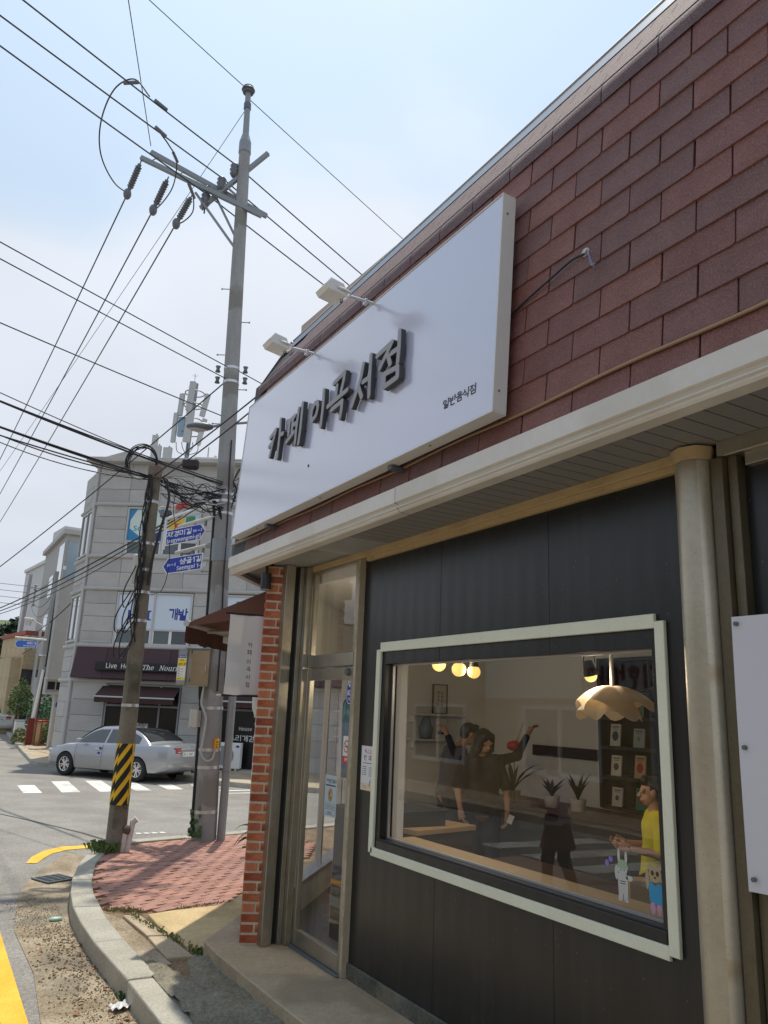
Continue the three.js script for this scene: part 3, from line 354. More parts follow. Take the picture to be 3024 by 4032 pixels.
// dark wall panels round the big window
const WZ0 = -4.985, WZ1 = -2.56, WY0 = 0.955, WY1 = 2.135;
{
  const e = 0.003, y0 = 0.1, y1 = 2.955, S = [-5.345, -4.3, -3.25, -2.33];
  M('wall_panel', fx([[S[0], y0], [S[1] - e, y0], [S[1] - e, WY0], [WZ0, WY0], [WZ0, WY1], [S[1] - e, WY1], [S[1] - e, y1], [S[0], y1]], 2.92, 0.03, 0.002), 'panel', cafe);
  M('wall_panel', fx([[S[1] + e, y0], [S[2] - e, y0], [S[2] - e, WY0], [S[1] + e, WY0]], 2.92, 0.03, 0.002), 'panel', cafe);
  M('wall_panel', fx([[S[1] + e, WY1], [S[2] - e, WY1], [S[2] - e, y1], [S[1] + e, y1]], 2.92, 0.03, 0.002), 'panel', cafe);
  M('wall_panel', fx([[S[2] + e, y0], [S[3], y0], [S[3], y1], [S[2] + e, y1], [S[2] + e, WY1], [WZ1, WY1], [WZ1, WY0], [S[2] + e, WY0]], 2.92, 0.03, 0.002), 'panel', cafe);
  M('wall_panel', fx([[-2.03, y0], [-1.0, y0], [-1.0, y1], [-2.03, y1]], 2.945, 0.03, 0.002), 'panel', cafe); M('wall_panel', fx([[-0.99, y0], [0.6, y0], [0.6, y1], [-0.99, y1]], 2.945, 0.03, 0.002), 'panel', cafe); M('wall_panel', fx([[0.61, y0], [3, y0], [3, y1], [0.61, y1]], 2.945, 0.03, 0.002), 'panel', cafe);
  // structural wall behind
  M('wall', merge([b2(2.985, 3.13, 0, WY0 - 0.02, -5.3, 3.2), b2(2.985, 3.13, WY1 + 0.02, 3.0, -5.3, 3.2), b2(2.985, 3.13, WY0 - 0.02, WY1 + 0.02, -5.3, WZ0 - 0.03), b2(2.985, 3.13, WY0 - 0.02, WY1 + 0.02, WZ1 + 0.03, 3.2), b2(2.952, 2.985, 0, WY0 - 0.03, -5.3, 3.2), b2(2.98, 3.13, 2.98, 3.2, -6.6, -5.3)]), 'interiorWall', cafe);
  M('base_trim', fx([[-5.345, 0.0], [3, 0.0], [3, 0.096], [-5.345, 0.096]], 2.905, 0.075, 0.004), tmat('baseTrim', surf(70, [92, 92, 84], { n: 256, size: 0.8, patch: 24, grain: 20, stain: [130, 120, 100], stainA: 0.6, bump: 0.004 }), 0.7), cafe);
  // window: dark reveal, bright bead, pane, inner sill
  const win = grp('window', cafe);
  M('reveal', merge([b2(2.935, 3.02, WY0 - 0.012, WY0, WZ0, WZ1), b2(2.935, 3.02, WY1, WY1 + 0.012, WZ0, WZ1), b2(2.935, 3.02, WY0 - 0.012, WY1 + 0.012, WZ0 - 0.012, WZ0), b2(2.935, 3.02, WY0 - 0.012, WY1 + 0.012, WZ1, WZ1 + 0.012)]), 'reveal', win);
  const bd = 0.013; M('bead', merge([b2(2.978, 2.996, WY0 + 0.001, WY0 + bd, WZ0 + 0.001, WZ1 - 0.001), b2(2.978, 2.996, WY1 - bd, WY1 - 0.001, WZ0 + 0.001, WZ1 - 0.001), b2(2.978, 2.996, WY0 + bd, WY1 - bd, WZ0 + 0.001, WZ0 + bd), b2(2.978, 2.996, WY0 + bd, WY1 - bd, WZ1 - bd, WZ1 - 0.001)]), 'alu', win);
  const pg = new THREE.PlaneGeometry(WZ1 - WZ0 - 0.02, WY1 - WY0 - 0.02); pg.rotateY(-Math.PI / 2); pg.translate(2.988, (WY0 + WY1) / 2, (WZ0 + WZ1) / 2); M('pane', pg, 'glass', win);
  M('sill', rb2(2.999, 3.2, WY0 - 0.015, WY0 + 0.006, WZ0 + 0.01, WZ1 - 0.01), 'woodTan', win);
  M('ledge', merge([fx([[WZ0 - 0.02, WY0 - 0.075], [WZ1 + 0.02, WY0 - 0.075], [WZ1 + 0.02, WY0 - 0.012], [WZ0 - 0.02, WY0 - 0.012]], 2.908, 0.012, 0.005)]), 'panel', win);
  // pale trim strips that overshoot the corners
  const strip = (z0, z1, y0, y1, tilt = 0) => M('trim_strip', fx([[z0, y0], [z1, y0 + tilt], [z1, y1 + tilt], [z0, y1]], 2.897, 0.022, 0.003), 'palegreen', cafe);
  strip(-5.03, -2.525, 2.225, 2.285); strip(-5.06, -2.52, 0.842, 0.892); const vs = (z, y0, y1, dz) => M('trim_strip', fx([[z, y0], [z + 0.05, y0], [z + 0.05 + dz, y1], [z + dz, y1]], 2.897, 0.022, 0.003), 'palegreen', cafe); vs(-5.092, 0.86, 2.235, 0.01); vs(-2.516, 0.862, 2.25, -0.004);
}
// header trim over the door and panels
M('header', merge([fx([[-6.25, 2.96], [-2.3, 2.96], [-2.3, 3.0], [-6.25, 3.0]], 2.86, 0.1, 0.004), fx([[-5.28, 2.93], [-2.3, 2.93], [-2.3, 2.958], [-5.28, 2.958]], 2.888, 0.06, 0.003)]), 'header', cafe);
M('header', merge([fx([[-2.11, 2.935], [3, 2.935], [3, 3.0], [-2.11, 3.0]], 2.87, 0.09, 0.004), fx([[-2.0, 2.88], [3, 2.88], [3, 2.93], [-2.0, 2.93]], 2.905, 0.06, 0.003)]), 'steel', cafe);
// round pipe column and the frame beside it
{ const g = new THREE.CylinderGeometry(0.083, 0.083, 2.93, 40); g.translate(2.875, 1.465, -2.235); M('column', uvm(g), 'pipeSteel', cafe); }
M('column_collar', (() => { const g = new THREE.CylinderGeometry(0.098, 0.09, 0.06, 8); g.translate(2.875, 2.962, -2.235); return uvm(g); })(), 'header', cafe);
M('frame', merge([rb2(2.865, 2.98, 0, 2.93, -2.145, -2.085), rb2(2.895, 2.98, 0, 2.93, -2.08, -2.035)]), tmat('bronze', surf(71, [104, 96, 78], { n: 256, size: 0.6, patch: 10, grain: 6 }), 0.4, { metalness: 0.4 }), cafe);
// steel jamb between brick pillar and door
M('door_jamb', rb2(2.632, 2.70, 0, 3.0, -6.43, -6.235, 0.006), 'steel', cafe); M('door_jamb', rb2(2.70, 2.725, 0, 3.0, -6.42, -6.255, 0.004), 'steel', cafe);
M('gap_strip', b2(2.725, 2.775, 0, 3.0, -6.42, -6.30), 'black', cafe);
M('door_jamb', rb2(2.775, 2.815, 0, 3.0, -6.42, -6.262, 0.005), 'steel', cafe); M('door_jamb', rb2(2.815, 2.872, 0, 3.0, -6.42, -6.205, 0.005), 'steel', cafe);
// glazed door with transom
{
  const d = grp('door', cafe), X = 2.872, t = 0.045, za = -6.2, zb = -5.385;
  const bar = (n, z0, z1, y0, y1, x = X, tt = t, m = 'steel') => M(n, rb2(x, x + tt, y0, y1, z0, z1, 0.005), m, d);
  bar('stile', za, za + 0.045, 0.015, 2.13); bar('stile', zb - 0.035, zb, 0.015, 2.13); bar('bottom_rail', za + 0.046, zb - 0.036, 0.015, 0.13); bar('top_rail', za + 0.046, zb - 0.036, 2.03, 2.125);
  M('transom_bar', rb2(X - 0.01, X + 0.05, 2.134, 2.235, za, zb, 0.005), 'steel', d);
  M('transom_frame', merge([b2(X, X + 0.04, 2.237, 2.957, za, za + 0.04), b2(X, X + 0.04, 2.237, 2.957, zb - 0.03, zb), b2(X, X + 0.04, 2.937, 2.957, za + 0.041, zb - 0.031)]), 'steel', d);
  M('post', rb2(X - 0.004, X + 0.06, 0, 2.957, zb + 0.002, -5.346, 0.004), tmat('postPaint', surf(72, [178, 166, 142], { n: 256, size: 0.5, patch: 14, grain: 8, stain: [120, 108, 86], stainA: 0.6 }), 0.5), d);
  const pane = (y0, y1) => { const g = new THREE.PlaneGeometry(zb - za - 0.082, y1 - y0); g.rotateY(-Math.PI / 2); g.translate(X + 0.022, (y0 + y1) / 2, (za + zb) / 2 + 0.004); M('pane', g, 'glass', d); };
  pane(0.128, 2.032); pane(2.236, 2.94);
  const knob = new THREE.CylinderGeometry(0.026, 0.03, 0.03, 16); knob.rotateZ(Math.PI / 2); knob.translate(X - 0.015, 2.085, -5.45); M('door_closer', knob, 'galvDark', d);
  M('threshold', rb2(2.84, 2.97, 0, 0.013, -6.2, -5.37), 'galvDark', d);
}
// brick corner pillar, brick by brick
{
  const p = grp('brick_pillar', cafe, [2.505, 0, -6.375], -0.42), ch = 0.0745, bh = 0.056; let n = 0;
  M('mortar', b2(0.007, 0.15, 0, 2.99, -0.5, -0.007), 'mortar', p);
  const G = {}; const bk = (w, d) => { const k = w + '_' + d; if (!G[k]) G[k] = [0, 1, 2].map(() => rbox(w, bh, d, 0.004)); return G[k][n % 3]; };
  for (let r = 0; r < 40; r++) {
    const y = 0.012 + r * ch + bh / 2; if (y > 2.96) break; const odd = r & 1; const put = (w, d, x, z) => { n++; M('brick', bk(w, d), brickS[Math.floor(rnd() * 4)], p, [x + rr(-0.0015, 0.0015), y + rr(-0.001, 0.001), z + rr(-0.0015, 0.0015)]); };
    if (odd) { put(0.1, 0.19, 0.05, -0.095); put(0.04, 0.06, 0.1 + 0.013 + 0.02, -0.03); put(0.1, 0.19, 0.05, -0.298); } else { put(0.153, 0.09, 0.0765, -0.045); put(0.1, 0.19, 0.05, -0.198); put(0.1, 0.1, 0.05, -0.36); }
  }
}
// glazed side wall, interior shell
{
  const s = grp('side_wall', cafe, [P0[0], 0, P0[1]], SIDE_TURN), L = 3.95;   // local x along the wall, local z inward
  M('wall', merge([b2(0.35, L, 2.3, 3.0, 0.02, 0.16), b2(0.35, L, 0, 0.22, 0.02, 0.16), b2(3.6, L, 0.22, 2.3, 0.02, 0.16)]), 'interiorWall', s);
  const f = 0.05; for (const x of [0.35, 1.15, 1.95, 2.75, 3.56]) M('mullion', rb2(x, x + f, 0.22, 2.3, 0.05, 0.11), 'alu', s); M('sill', rb2(0.35, 3.6, 0.222, 0.262, 0.0, 0.17), 'alu', s); M('top_rail', rb2(0.4, 3.56, 2.255, 2.298, 0.05, 0.11), 'alu', s);
  for (const [a, b] of [[0.4, 1.15], [1.2, 1.95], [2.0, 2.75], [2.8, 3.56]]) { const g = new THREE.PlaneGeometry(b - a, 1.99); g.translate((a + b) / 2, 1.26, 0.08); M('pane', g, 'glass', s); }
  const fl = [[3.02, 3.1], [7.35, 3.1], [7.35, -9.55], [5.1, -9.55], [2.75, -6.62], [2.93, -6.3], [2.985, -5.35], [3.02, -5.3]];
  M('floor', prism(fl, -0.06, -0.002 + 0.006), 'interiorFloor', cafe); M('ceiling', prism(fl.map(([x, z]) => [x, z]), 2.86, 2.96), 'ceilingPaint', cafe);
  M('back_wall', b2(7.2, 7.4, 0, 2.86, -9.6, 3.2), 'interiorWall', cafe); M('end_wall', merge([b2(5.72, 7.2, 0, 2.86, -9.6, -9.42), b2(4.95, 5.72, 2.25, 2.86, -9.6, -9.42)]), 'interiorWall', cafe); M('rear_door', merge([rb2(5.0, 5.06, 0, 2.25, -9.55, -9.48), rb2(5.66, 5.72, 0, 2.25, -9.55, -9.48), rb2(5.06, 5.66, 0, 0.2, -9.55, -9.49)]), 'alu', cafe); M('rear_door_pane', (() => { const g = new THREE.PlaneGeometry(0.6, 2.05); g.translate(5.36, 1.225, -9.52); return g; })(), 'glass', cafe); M('party_wall', b2(3.13, 7.2, 0, 2.86, 1.3, 1.45), 'interiorWall', cafe);
  M('roof_slab', prism([[2.6, 3.2], [7.5, 3.2], [7.5, -10], [5.4, -10], [2.62, -6.75]], 3.02, 3.2), 'greyPaint', cafe);
  M('picture_rail', rb2(7.17, 7.199, 1.33, 1.46, -8.34, -6.9), 'woodDark', cafe);
}
// eaves: box gutter with beads, soffit boards
const EAVE = [[2.35, 4], [2.35, -6.98], [2.35 + 0.65 * 5.2, -6.98 - 0.76 * 5.2]];
{
  const prof = [[-0.11, 3.125], [-0.02, 3.135], [0, 3.13], [0, 3.035], [-0.006, 3.03], [-0.02, 3.026], [-0.024, 3.018], [-0.016, 3.008], [-0.016, 3.003], [-0.028, 2.996], [-0.03, 2.988], [-0.04, 2.978], [-0.11, 2.975], [-0.115, 3.01]].map(([o, y]) => [o, y]);
  const flip = (p) => p.map(([o, y]) => [o, y]); const a = [2.35, -3.985], rev = (q) => q.slice().reverse();
  M('gutter', sweep(flip(prof), [[2.35, 4], [2.35, -3.975]]), 'cream', cafe); M('gutter', sweep(flip(prof.map(([o, y]) => [o - 0.003, y])), [[2.35, -3.983], EAVE[1], EAVE[2]]), 'cream', cafe);
  M('gutter_joint', b2(2.353, 2.375, 3.03, 3.127, -3.985, -3.973), 'black', cafe);
  const so = grp('soffit', cafe);
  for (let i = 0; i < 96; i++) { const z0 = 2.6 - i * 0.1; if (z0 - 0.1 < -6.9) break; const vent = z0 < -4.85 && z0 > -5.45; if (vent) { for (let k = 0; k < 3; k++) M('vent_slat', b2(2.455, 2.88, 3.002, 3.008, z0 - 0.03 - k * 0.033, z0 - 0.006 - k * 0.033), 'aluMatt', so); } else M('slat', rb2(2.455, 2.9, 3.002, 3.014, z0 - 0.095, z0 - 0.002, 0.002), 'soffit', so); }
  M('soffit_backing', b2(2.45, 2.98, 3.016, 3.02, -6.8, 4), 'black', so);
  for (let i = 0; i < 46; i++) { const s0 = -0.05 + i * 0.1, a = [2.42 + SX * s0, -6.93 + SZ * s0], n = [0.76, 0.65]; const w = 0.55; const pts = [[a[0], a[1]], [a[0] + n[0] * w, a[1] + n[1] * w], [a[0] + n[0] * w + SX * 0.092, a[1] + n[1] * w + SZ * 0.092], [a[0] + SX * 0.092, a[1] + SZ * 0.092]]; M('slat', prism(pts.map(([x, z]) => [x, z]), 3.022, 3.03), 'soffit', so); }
  M('eave_board', (() => { const g = b2(0, 5.0, 2.9, 3.02, 0.30, 0.34); g.rotateY(SIDE_TURN); g.translate(2.42, 0, -6.95); return g; })(), 'woodDark', so);
}
// mansard roof: shingle by shingle
const T3 = Math.tan(3 * Math.PI / 180), roofX = (y) => 2.45 + (y - 3.13) * T3;
{
  const roof = grp('roof', cafe), ex = 0.1505, tab = 0.3555, th = 0.011, yb = 3.147, ZL = -7.19;
  const steep = fx([[ZL, 3.06], [4, 3.06], [4, 4.95], [ZL, 4.95]], 0, 0.12); steep.applyMatrix4(new THREE.Matrix4().makeShear(0, 0, T3, 0, 0, 0)); steep.translate(2.459 - 3.13 * T3, 0, 0); M('roof_board', steep, 'black', roof);
  const vG = {}; const tabG = (w, h) => { const k = w.toFixed(3) + h.toFixed(3); if (!vG[k]) vG[k] = [0, 1, 2, 3].map((i) => { const c = 0.012, e = 0.0055; const g = ext([[-w / 2 + e, i & 1 ? c * 0.4 : 0], [-w / 2 + e + c, 0], [w / 2 - e - c, 0], [w / 2 - e, i > 1 ? c * 0.7 : 0.001], [w / 2 - e, h], [-w / 2 + e, h]], th, 0.0015); g.rotateY(-Math.PI / 2); return uvm(g, rnd()); }); return vG[k]; };
  const rows = 11; let n = 0;
  for (let r = 0; r < rows; r++) {
    const y = yb + r * ex - (r === 0 ? 0.0 : 0), offs = (r & 1) ? tab / 2 : 0;
    for (let c = -12; c < 16; c++) { let zc = -2.196 - tab / 2 + tab * c + offs; let w = tab; if (zc > 0.9) continue; let z0 = zc - w / 2, z1 = zc + w / 2; if (z1 < ZL + 0.05) continue; if (z0 < ZL) { z0 = ZL; w = z1 - z0; zc = (z0 + z1) / 2; } n++; M('shingle', tabG(w, ex + 0.02)[n % 4], shingleS[Math.floor(rnd() * 5)], roof, [roofX(y) - 0.004 + rr(-0.0012, 0.0012), y, zc + rr(-0.002, 0.002)], [0, 0, -3 * Math.PI / 180 - 0.06 + rr(-0.006, 0.004)]); }
  }
  // rounded ridge course
  const yr = yb + 11 * ex + 0.002, R = 0.11;
  for (let c = -15; c < 12; c++) { const zc = -2.02 + c * 0.36 - 0.18; if (zc > 1.2 || zc < -7.2) continue; const w = 0.354; const g = gridGeo(1, 7, (u, v) => { const z = zc + (u - 0.5) * w; const t = v; const L = t * 0.2; let x, y; const a = Math.max(0, L - 0.06) / R; const aa = Math.min(a, 0.9); x = roofX(yr) - 0.016 + T3 * Math.min(L, 0.06) + R * (1 - Math.cos(aa)); y = yr + Math.min(L, 0.06) + R * Math.sin(aa); return [x, y, z]; }); const g2 = uvm(g); M('ridge_shingle', g2, 'shingleTop', roof); }
  // upper slope, about sixty degrees, leaning back to the flashing
  const u0 = [2.575, 4.955], dir = [0.5, 0.866], len = 0.72;
  const upper = (z0, z1, a, b, lift, zl0, zl1) => { const p = (t, z) => [u0[0] + dir[0] * t - 0.866 * lift, u0[1] + dir[1] * t + 0.5 * lift, z]; return [p(a, z0), p(a, z1), p(b, zl1 ?? z1), p(b, zl0 ?? z0)]; };
  const quadBox = (z0, z1, a, b, l0, l1) => { const lo = upper(z0, z1, a, b, l0), hi = upper(z0, z1, a, b, l1), pos = []; const q = (A, B, C, D) => pos.push(...A, ...B, ...C, ...A, ...C, ...D); q(hi[0], hi[1], hi[2], hi[3]); q(lo[0], lo[1], hi[1], hi[0]); q(lo[1], lo[2], hi[2], hi[1]); q(lo[3], lo[0], hi[0], hi[3]); q(lo[2], lo[3], hi[3], hi[2]); const g = new THREE.BufferGeometry(); g.setAttribute('position', new THREE.Float32BufferAttribute(pos, 3)); g.computeVertexNormals(); return uvm(g, rnd()); };
  M('roof_board', quadBox(-7.2, 4, -0.03, len, -0.1, -0.004), 'black', roof);
  for (let r = 0; r < 4; r++) for (let c = -7; c < 20; c++) { const w = 0.356, z0 = -4.2 + c * w * 1 + (r & 1 ? w / 2 : 0); if (z0 < -7.25 || z0 > 1.1) continue; M('shingle', quadBox(Math.max(-7.2, z0), z0 + w - 0.006, r * 0.118, r * 0.118 + 0.125, 0.0, 0.011 - r * 0.0015), 'shingleTop', roof); }
  M('flashing', quadBox(-7.2, 4, 0.475, len, 0.004, 0.012), mat('flashing', [0.11, 0.13, 0.17], 0.35, { metalness: 0.5 }), roof); M('ridge_cap', quadBox(-7.2, 4, len, len + 0.018, -0.05, 0.022), 'alu', roof);
  // hipped return along the side street
  const hipP = [[2.46, 3.08, -7.19], [2.46 + SX * 4.6, 3.08, -7.19 + SZ * 4.6], [2.56 + SX * 4.6, 4.95, -7.1 + SZ * 4.6], [2.57, 4.95, -7.19], [2.9, 5.58, -7.2], [3.1 + SX * 4.2, 5.58, -6.9 + SZ * 4.2]]; const pos = []; const q = (a, b, c, d) => pos.push(...hipP[a], ...hipP[b], ...hipP[c], ...hipP[a], ...hipP[c], ...hipP[d]); q(0, 3, 2, 1); q(3, 4, 5, 2); const hg = new THREE.BufferGeometry(); hg.setAttribute('position', new THREE.Float32BufferAttribute(pos, 3)); hg.computeVertexNormals(); M('side_slope', uvm(hg), 'shingle1', roof);
  M('parapet', (() => { const g = prism([[2.99, -7.16], [3.25, -7.0], [3.25, -3.2], [2.99, -3.0]], 5.3, 5.60); const p = g.attributes.position; for (let i = 0; i < p.count; i++) if (p.getY(i) > 5.5) p.setY(i, 5.60 + 0.17 * sm(-3.4, -7.16, p.getZ(i))); g.computeVertexNormals(); return g; })(), mat('pinkPlaster', [0.46, 0.36, 0.30], 0.8), roof);
  const cp = []; for (let i = 0; i <= 40; i++) { const z = 3 - i * 0.255, y = 3.291 + 0.006 * Math.sin(i * 1.3); cp.push([roofX(y) - 0.018, y, z]); } M('copper_pipe', tube(cp, 0.0085, 120, 6), 'copperPipe', roof);
}
// loose cable that comes out of the roof
{
  const c = thing('loose_cable', 'black cable end with bare blue wires hanging from the shingles right of the white sign', 'cable', [0, 0, 0]);
  const x = (y) => roofX(y) - 0.02; M('sheath', tube([[x(3.9), 3.90, -3.02], [x(3.935) - 0.006, 3.925, -2.9], [x(3.95) - 0.012, 3.955, -2.7], [x(3.98) - 0.01, 3.985, -2.54], [x(3.98), 3.982, -2.47]], 0.006, 30), 'cable', c);
  const b = mat('wireBlue', [0.16, 0.2, 0.42], 0.5); M('wire', tube([[x(3.98), 3.982, -2.47], [x(3.96) - 0.02, 3.955, -2.43], [x(3.9) - 0.03, 3.90, -2.40], [x(3.86) - 0.02, 3.855, -2.385]], 0.0035, 20), b, c); M('wire', tube([[x(3.98), 3.98, -2.47], [x(3.96) - 0.03, 3.965, -2.42], [x(3.9) - 0.02, 3.88, -2.405], [x(3.86) - 0.035, 3.865, -2.36]], 0.0035, 20), 'galv', c);
  M('putty', (() => { const g = new THREE.SphereGeometry(0.026, 12, 8); g.scale(0.5, 0.9, 1); g.translate(x(3.985) + 0.01, 3.995, -2.475); return g; })(), 'greyPlastic', c);
}
// ---------------------------------------------------------------- shop sign with raised letters
const SIGN_TILT = 3 * Math.PI / 180;
{
  const s = thing('shop_sign', 'large white box sign with raised grey Korean letters along the shingled roof', 'sign', [2.32, 3.30, 0], -Math.PI / 2);
  // local x = world z, local y up, local z = outward; tilt the whole board back with its own parts
  const tilt = (g) => { g.rotateX(-SIGN_TILT); return g; };
  const u0 = -6.862, u1 = -2.985, h = 1.30, dp = 0.082;
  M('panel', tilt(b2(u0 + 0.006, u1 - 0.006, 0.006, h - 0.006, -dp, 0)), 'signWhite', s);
  const al = 'aluMatt'; M('frame', tilt(merge([rb2(u0 - 0.004, u1 + 0.004, -0.004, 0.005, -dp - 0.003, 0.005, 0.002), rb2(u0 - 0.004, u1 + 0.004, h - 0.005, h + 0.004, -dp - 0.003, 0.005, 0.002), rb2(u0 - 0.004, u0 + 0.005, 0.0055, h - 0.0055, -dp - 0.003, 0.004, 0.002), rb2(u1 - 0.005, u1 + 0.004, 0.0055, h - 0.0055, -dp - 0.003, 0.004, 0.002)])), mat('signFrame', [0.62, 0.61, 0.58], 0.45), s);
  const LET = [
    [[[6.047, 0.734], [5.93, 0.775], [5.967, 0.686], [6.006, 0.555]], [[6.048, 0.654], [5.975, 0.68]], [[5.853, 0.844], [5.829, 0.70], [5.826, 0.495]], [[5.828, 0.695], [5.76, 0.69]]],
    [[[5.668, 0.762], [5.537, 0.777]], [[5.638, 0.752], [5.635, 0.643]], [[5.575, 0.753], [5.569, 0.651]], [[5.664, 0.583], [5.528, 0.631]], [[5.56, 0.699], [5.48, 0.703]], [[5.477, 0.818], [5.481, 0.637], [5.472, 0.521]], [[5.41, 0.843], [5.396, 0.611], [5.404, 0.501]]],
    [[[5.125, 0.756], [5.1, 0.708], [5.117, 0.647], [5.175, 0.624], [5.21, 0.65], [5.205, 0.714], [5.168, 0.759], [5.125, 0.756]], [[5.023, 0.817], [5.007, 0.679], [5.01, 0.525]]],
    [[[4.857, 0.814], [4.69, 0.844], [4.697, 0.774], [4.718, 0.704]], [[4.797, 0.774], [4.797, 0.69]], [[4.921, 0.652], [4.622, 0.68]], [[4.847, 0.602], [4.685, 0.617], [4.683, 0.556], [4.691, 0.492]]],
    [[[4.405, 0.796], [4.421, 0.709], [4.453, 0.634], [4.523, 0.521]], [[4.443, 0.634], [4.385, 0.546]], [[4.385, 0.656], [4.291, 0.655]], [[4.305, 0.823], [4.293, 0.662], [4.279, 0.515]]],
    [[[4.213, 0.78], [4.025, 0.805], [4.071, 0.759], [4.161, 0.671]], [[4.074, 0.742], [4.025, 0.65]], [[4.02, 0.724], [3.934, 0.725]], [[3.939, 0.849], [3.928, 0.72], [3.93, 0.625]], [[4.092, 0.602], [3.925, 0.59], [3.917, 0.52], [4.08, 0.51], [4.092, 0.602]]],
  ];
  for (const L of LET) { const st = L.map((l) => l.map(([u, v]) => [-u, v])); const g = strokeGeo(st, 0.0192, 0.006, 0.004); g.translate(0, 0, 0.046); tilt(g); const m = M('letter', g, 'letterFace', s); const r = strokeGeo(st, 0.019, 0.006, 0.034); r.translate(0, 0, 0.0115); tilt(r); M('letter_return', r, 'letterSide', m); }
  M('letter_spacers', tilt(merge(LET.flatMap((L) => L.filter((l, i) => i % 2 === 0).map((l) => { const [u, v] = l[1]; return b2(-u - 0.006, -u + 0.006, v - 0.006, v + 0.006, 0, 0.014); })))), 'black', s);
  const sg = hangulGeo('일반음식점', 0.056, 0.0024, 0.002, 1.13); sg.translate(-3.445, 0.158, 0.001); tilt(sg); M('small_lettering', sg, mat('inkGrey', [0.07, 0.07, 0.09], 0.6), s);
  for (const u of [-6.1, -4.06]) M('bracket', tilt(rb2(u - 0.028, u + 0.028, -0.034, -0.006, -0.17, -0.03, 0.008)), 'galvDark', s);
  for (const [u, v] of [[-6.3, -0.005], [-5.05, -0.005], [-3.6, -0.005]]) { const g = new THREE.CylinderGeometry(0.006, 0.006, 0.006, 10); g.translate(u, v - 0.001, -0.03); M('screw', tilt(g), 'galvDark', s); }
  for (const v of [0.12, 1.18]) { const g = new THREE.CylinderGeometry(0.006, 0.006, 0.006, 10); g.rotateZ(Math.PI / 2); g.translate(u1 + 0.005, v, -0.03); M('screw', tilt(g), 'galvDark', s); }
  const bz = new THREE.SphereGeometry(0.01, 8, 6); bz.scale(0.6, 1.2, 0.5); bz.translate(-5.26, 0.29, 0.003); M('dead_bolt', tilt(bz), 'black', s);
}
// two floodlights on arms at the top edge of the sign
{
  const fl = thing('floodlight', 'white floodlight on a short arm, the left one of the pair above the sign', 'floodlight', [2.39, 4.60, -5.427], -Math.PI / 2, 'floodlights above the sign');
  M('arm', cyl(0.011, 0.011, [0, 0.0, -0.02], [0, -0.005, 0.215], 12), 'alu', fl); M('clamp', rb2(-0.02, 0.02, -0.03, 0.012, 0.05, 0.075), 'alu', fl);
  M('yoke', merge([tube([[-0.085, -0.015, 0.33], [-0.09, -0.025, 0.26], [-0.05, -0.02, 0.21], [0.05, -0.02, 0.21], [0.09, -0.025, 0.26], [0.085, -0.015, 0.33]], 0.009, 40, 6)]), 'white', fl);
  const hs = ext([[-0.075, -0.028], [-0.05, -0.045], [0.075, -0.02], [0.08, 0.0], [0.03, 0.045], [-0.06, 0.03]], 0.15, 0.008, [], 2); hs.rotateY(Math.PI / 2); hs.translate(-0.075, 0, 0); hs.rotateX(-0.35); hs.translate(0, -0.012, 0.325); M('housing', uvm(hs), 'white', fl);
  const lens = b2(-0.065, 0.065, -0.004, 0, -0.06, 0.06); lens.rotateX(-0.35 - 0.14); lens.translate(0, -0.058, 0.325); M('lens', lens, 'glass', fl);
  M('cable', tube([[0.01, 0.0, 0.24], [0.02, -0.04, 0.27], [0.02, -0.09, 0.262], [0.0, -0.03, 0.24], [-0.03, 0.0, 0.25], [-0.02, 0.02, 0.31]], 0.004, 30, 5), 'cable', fl);
  const f2 = fl.clone(); f2.name = nm('floodlight'); scene.add(f2); f2.position.z = -4.448; f2.userData = { label: 'white floodlight on a short arm, the right one of the pair nearer the roof edge', category: 'floodlight', group: 'floodlights above the sign' };
}
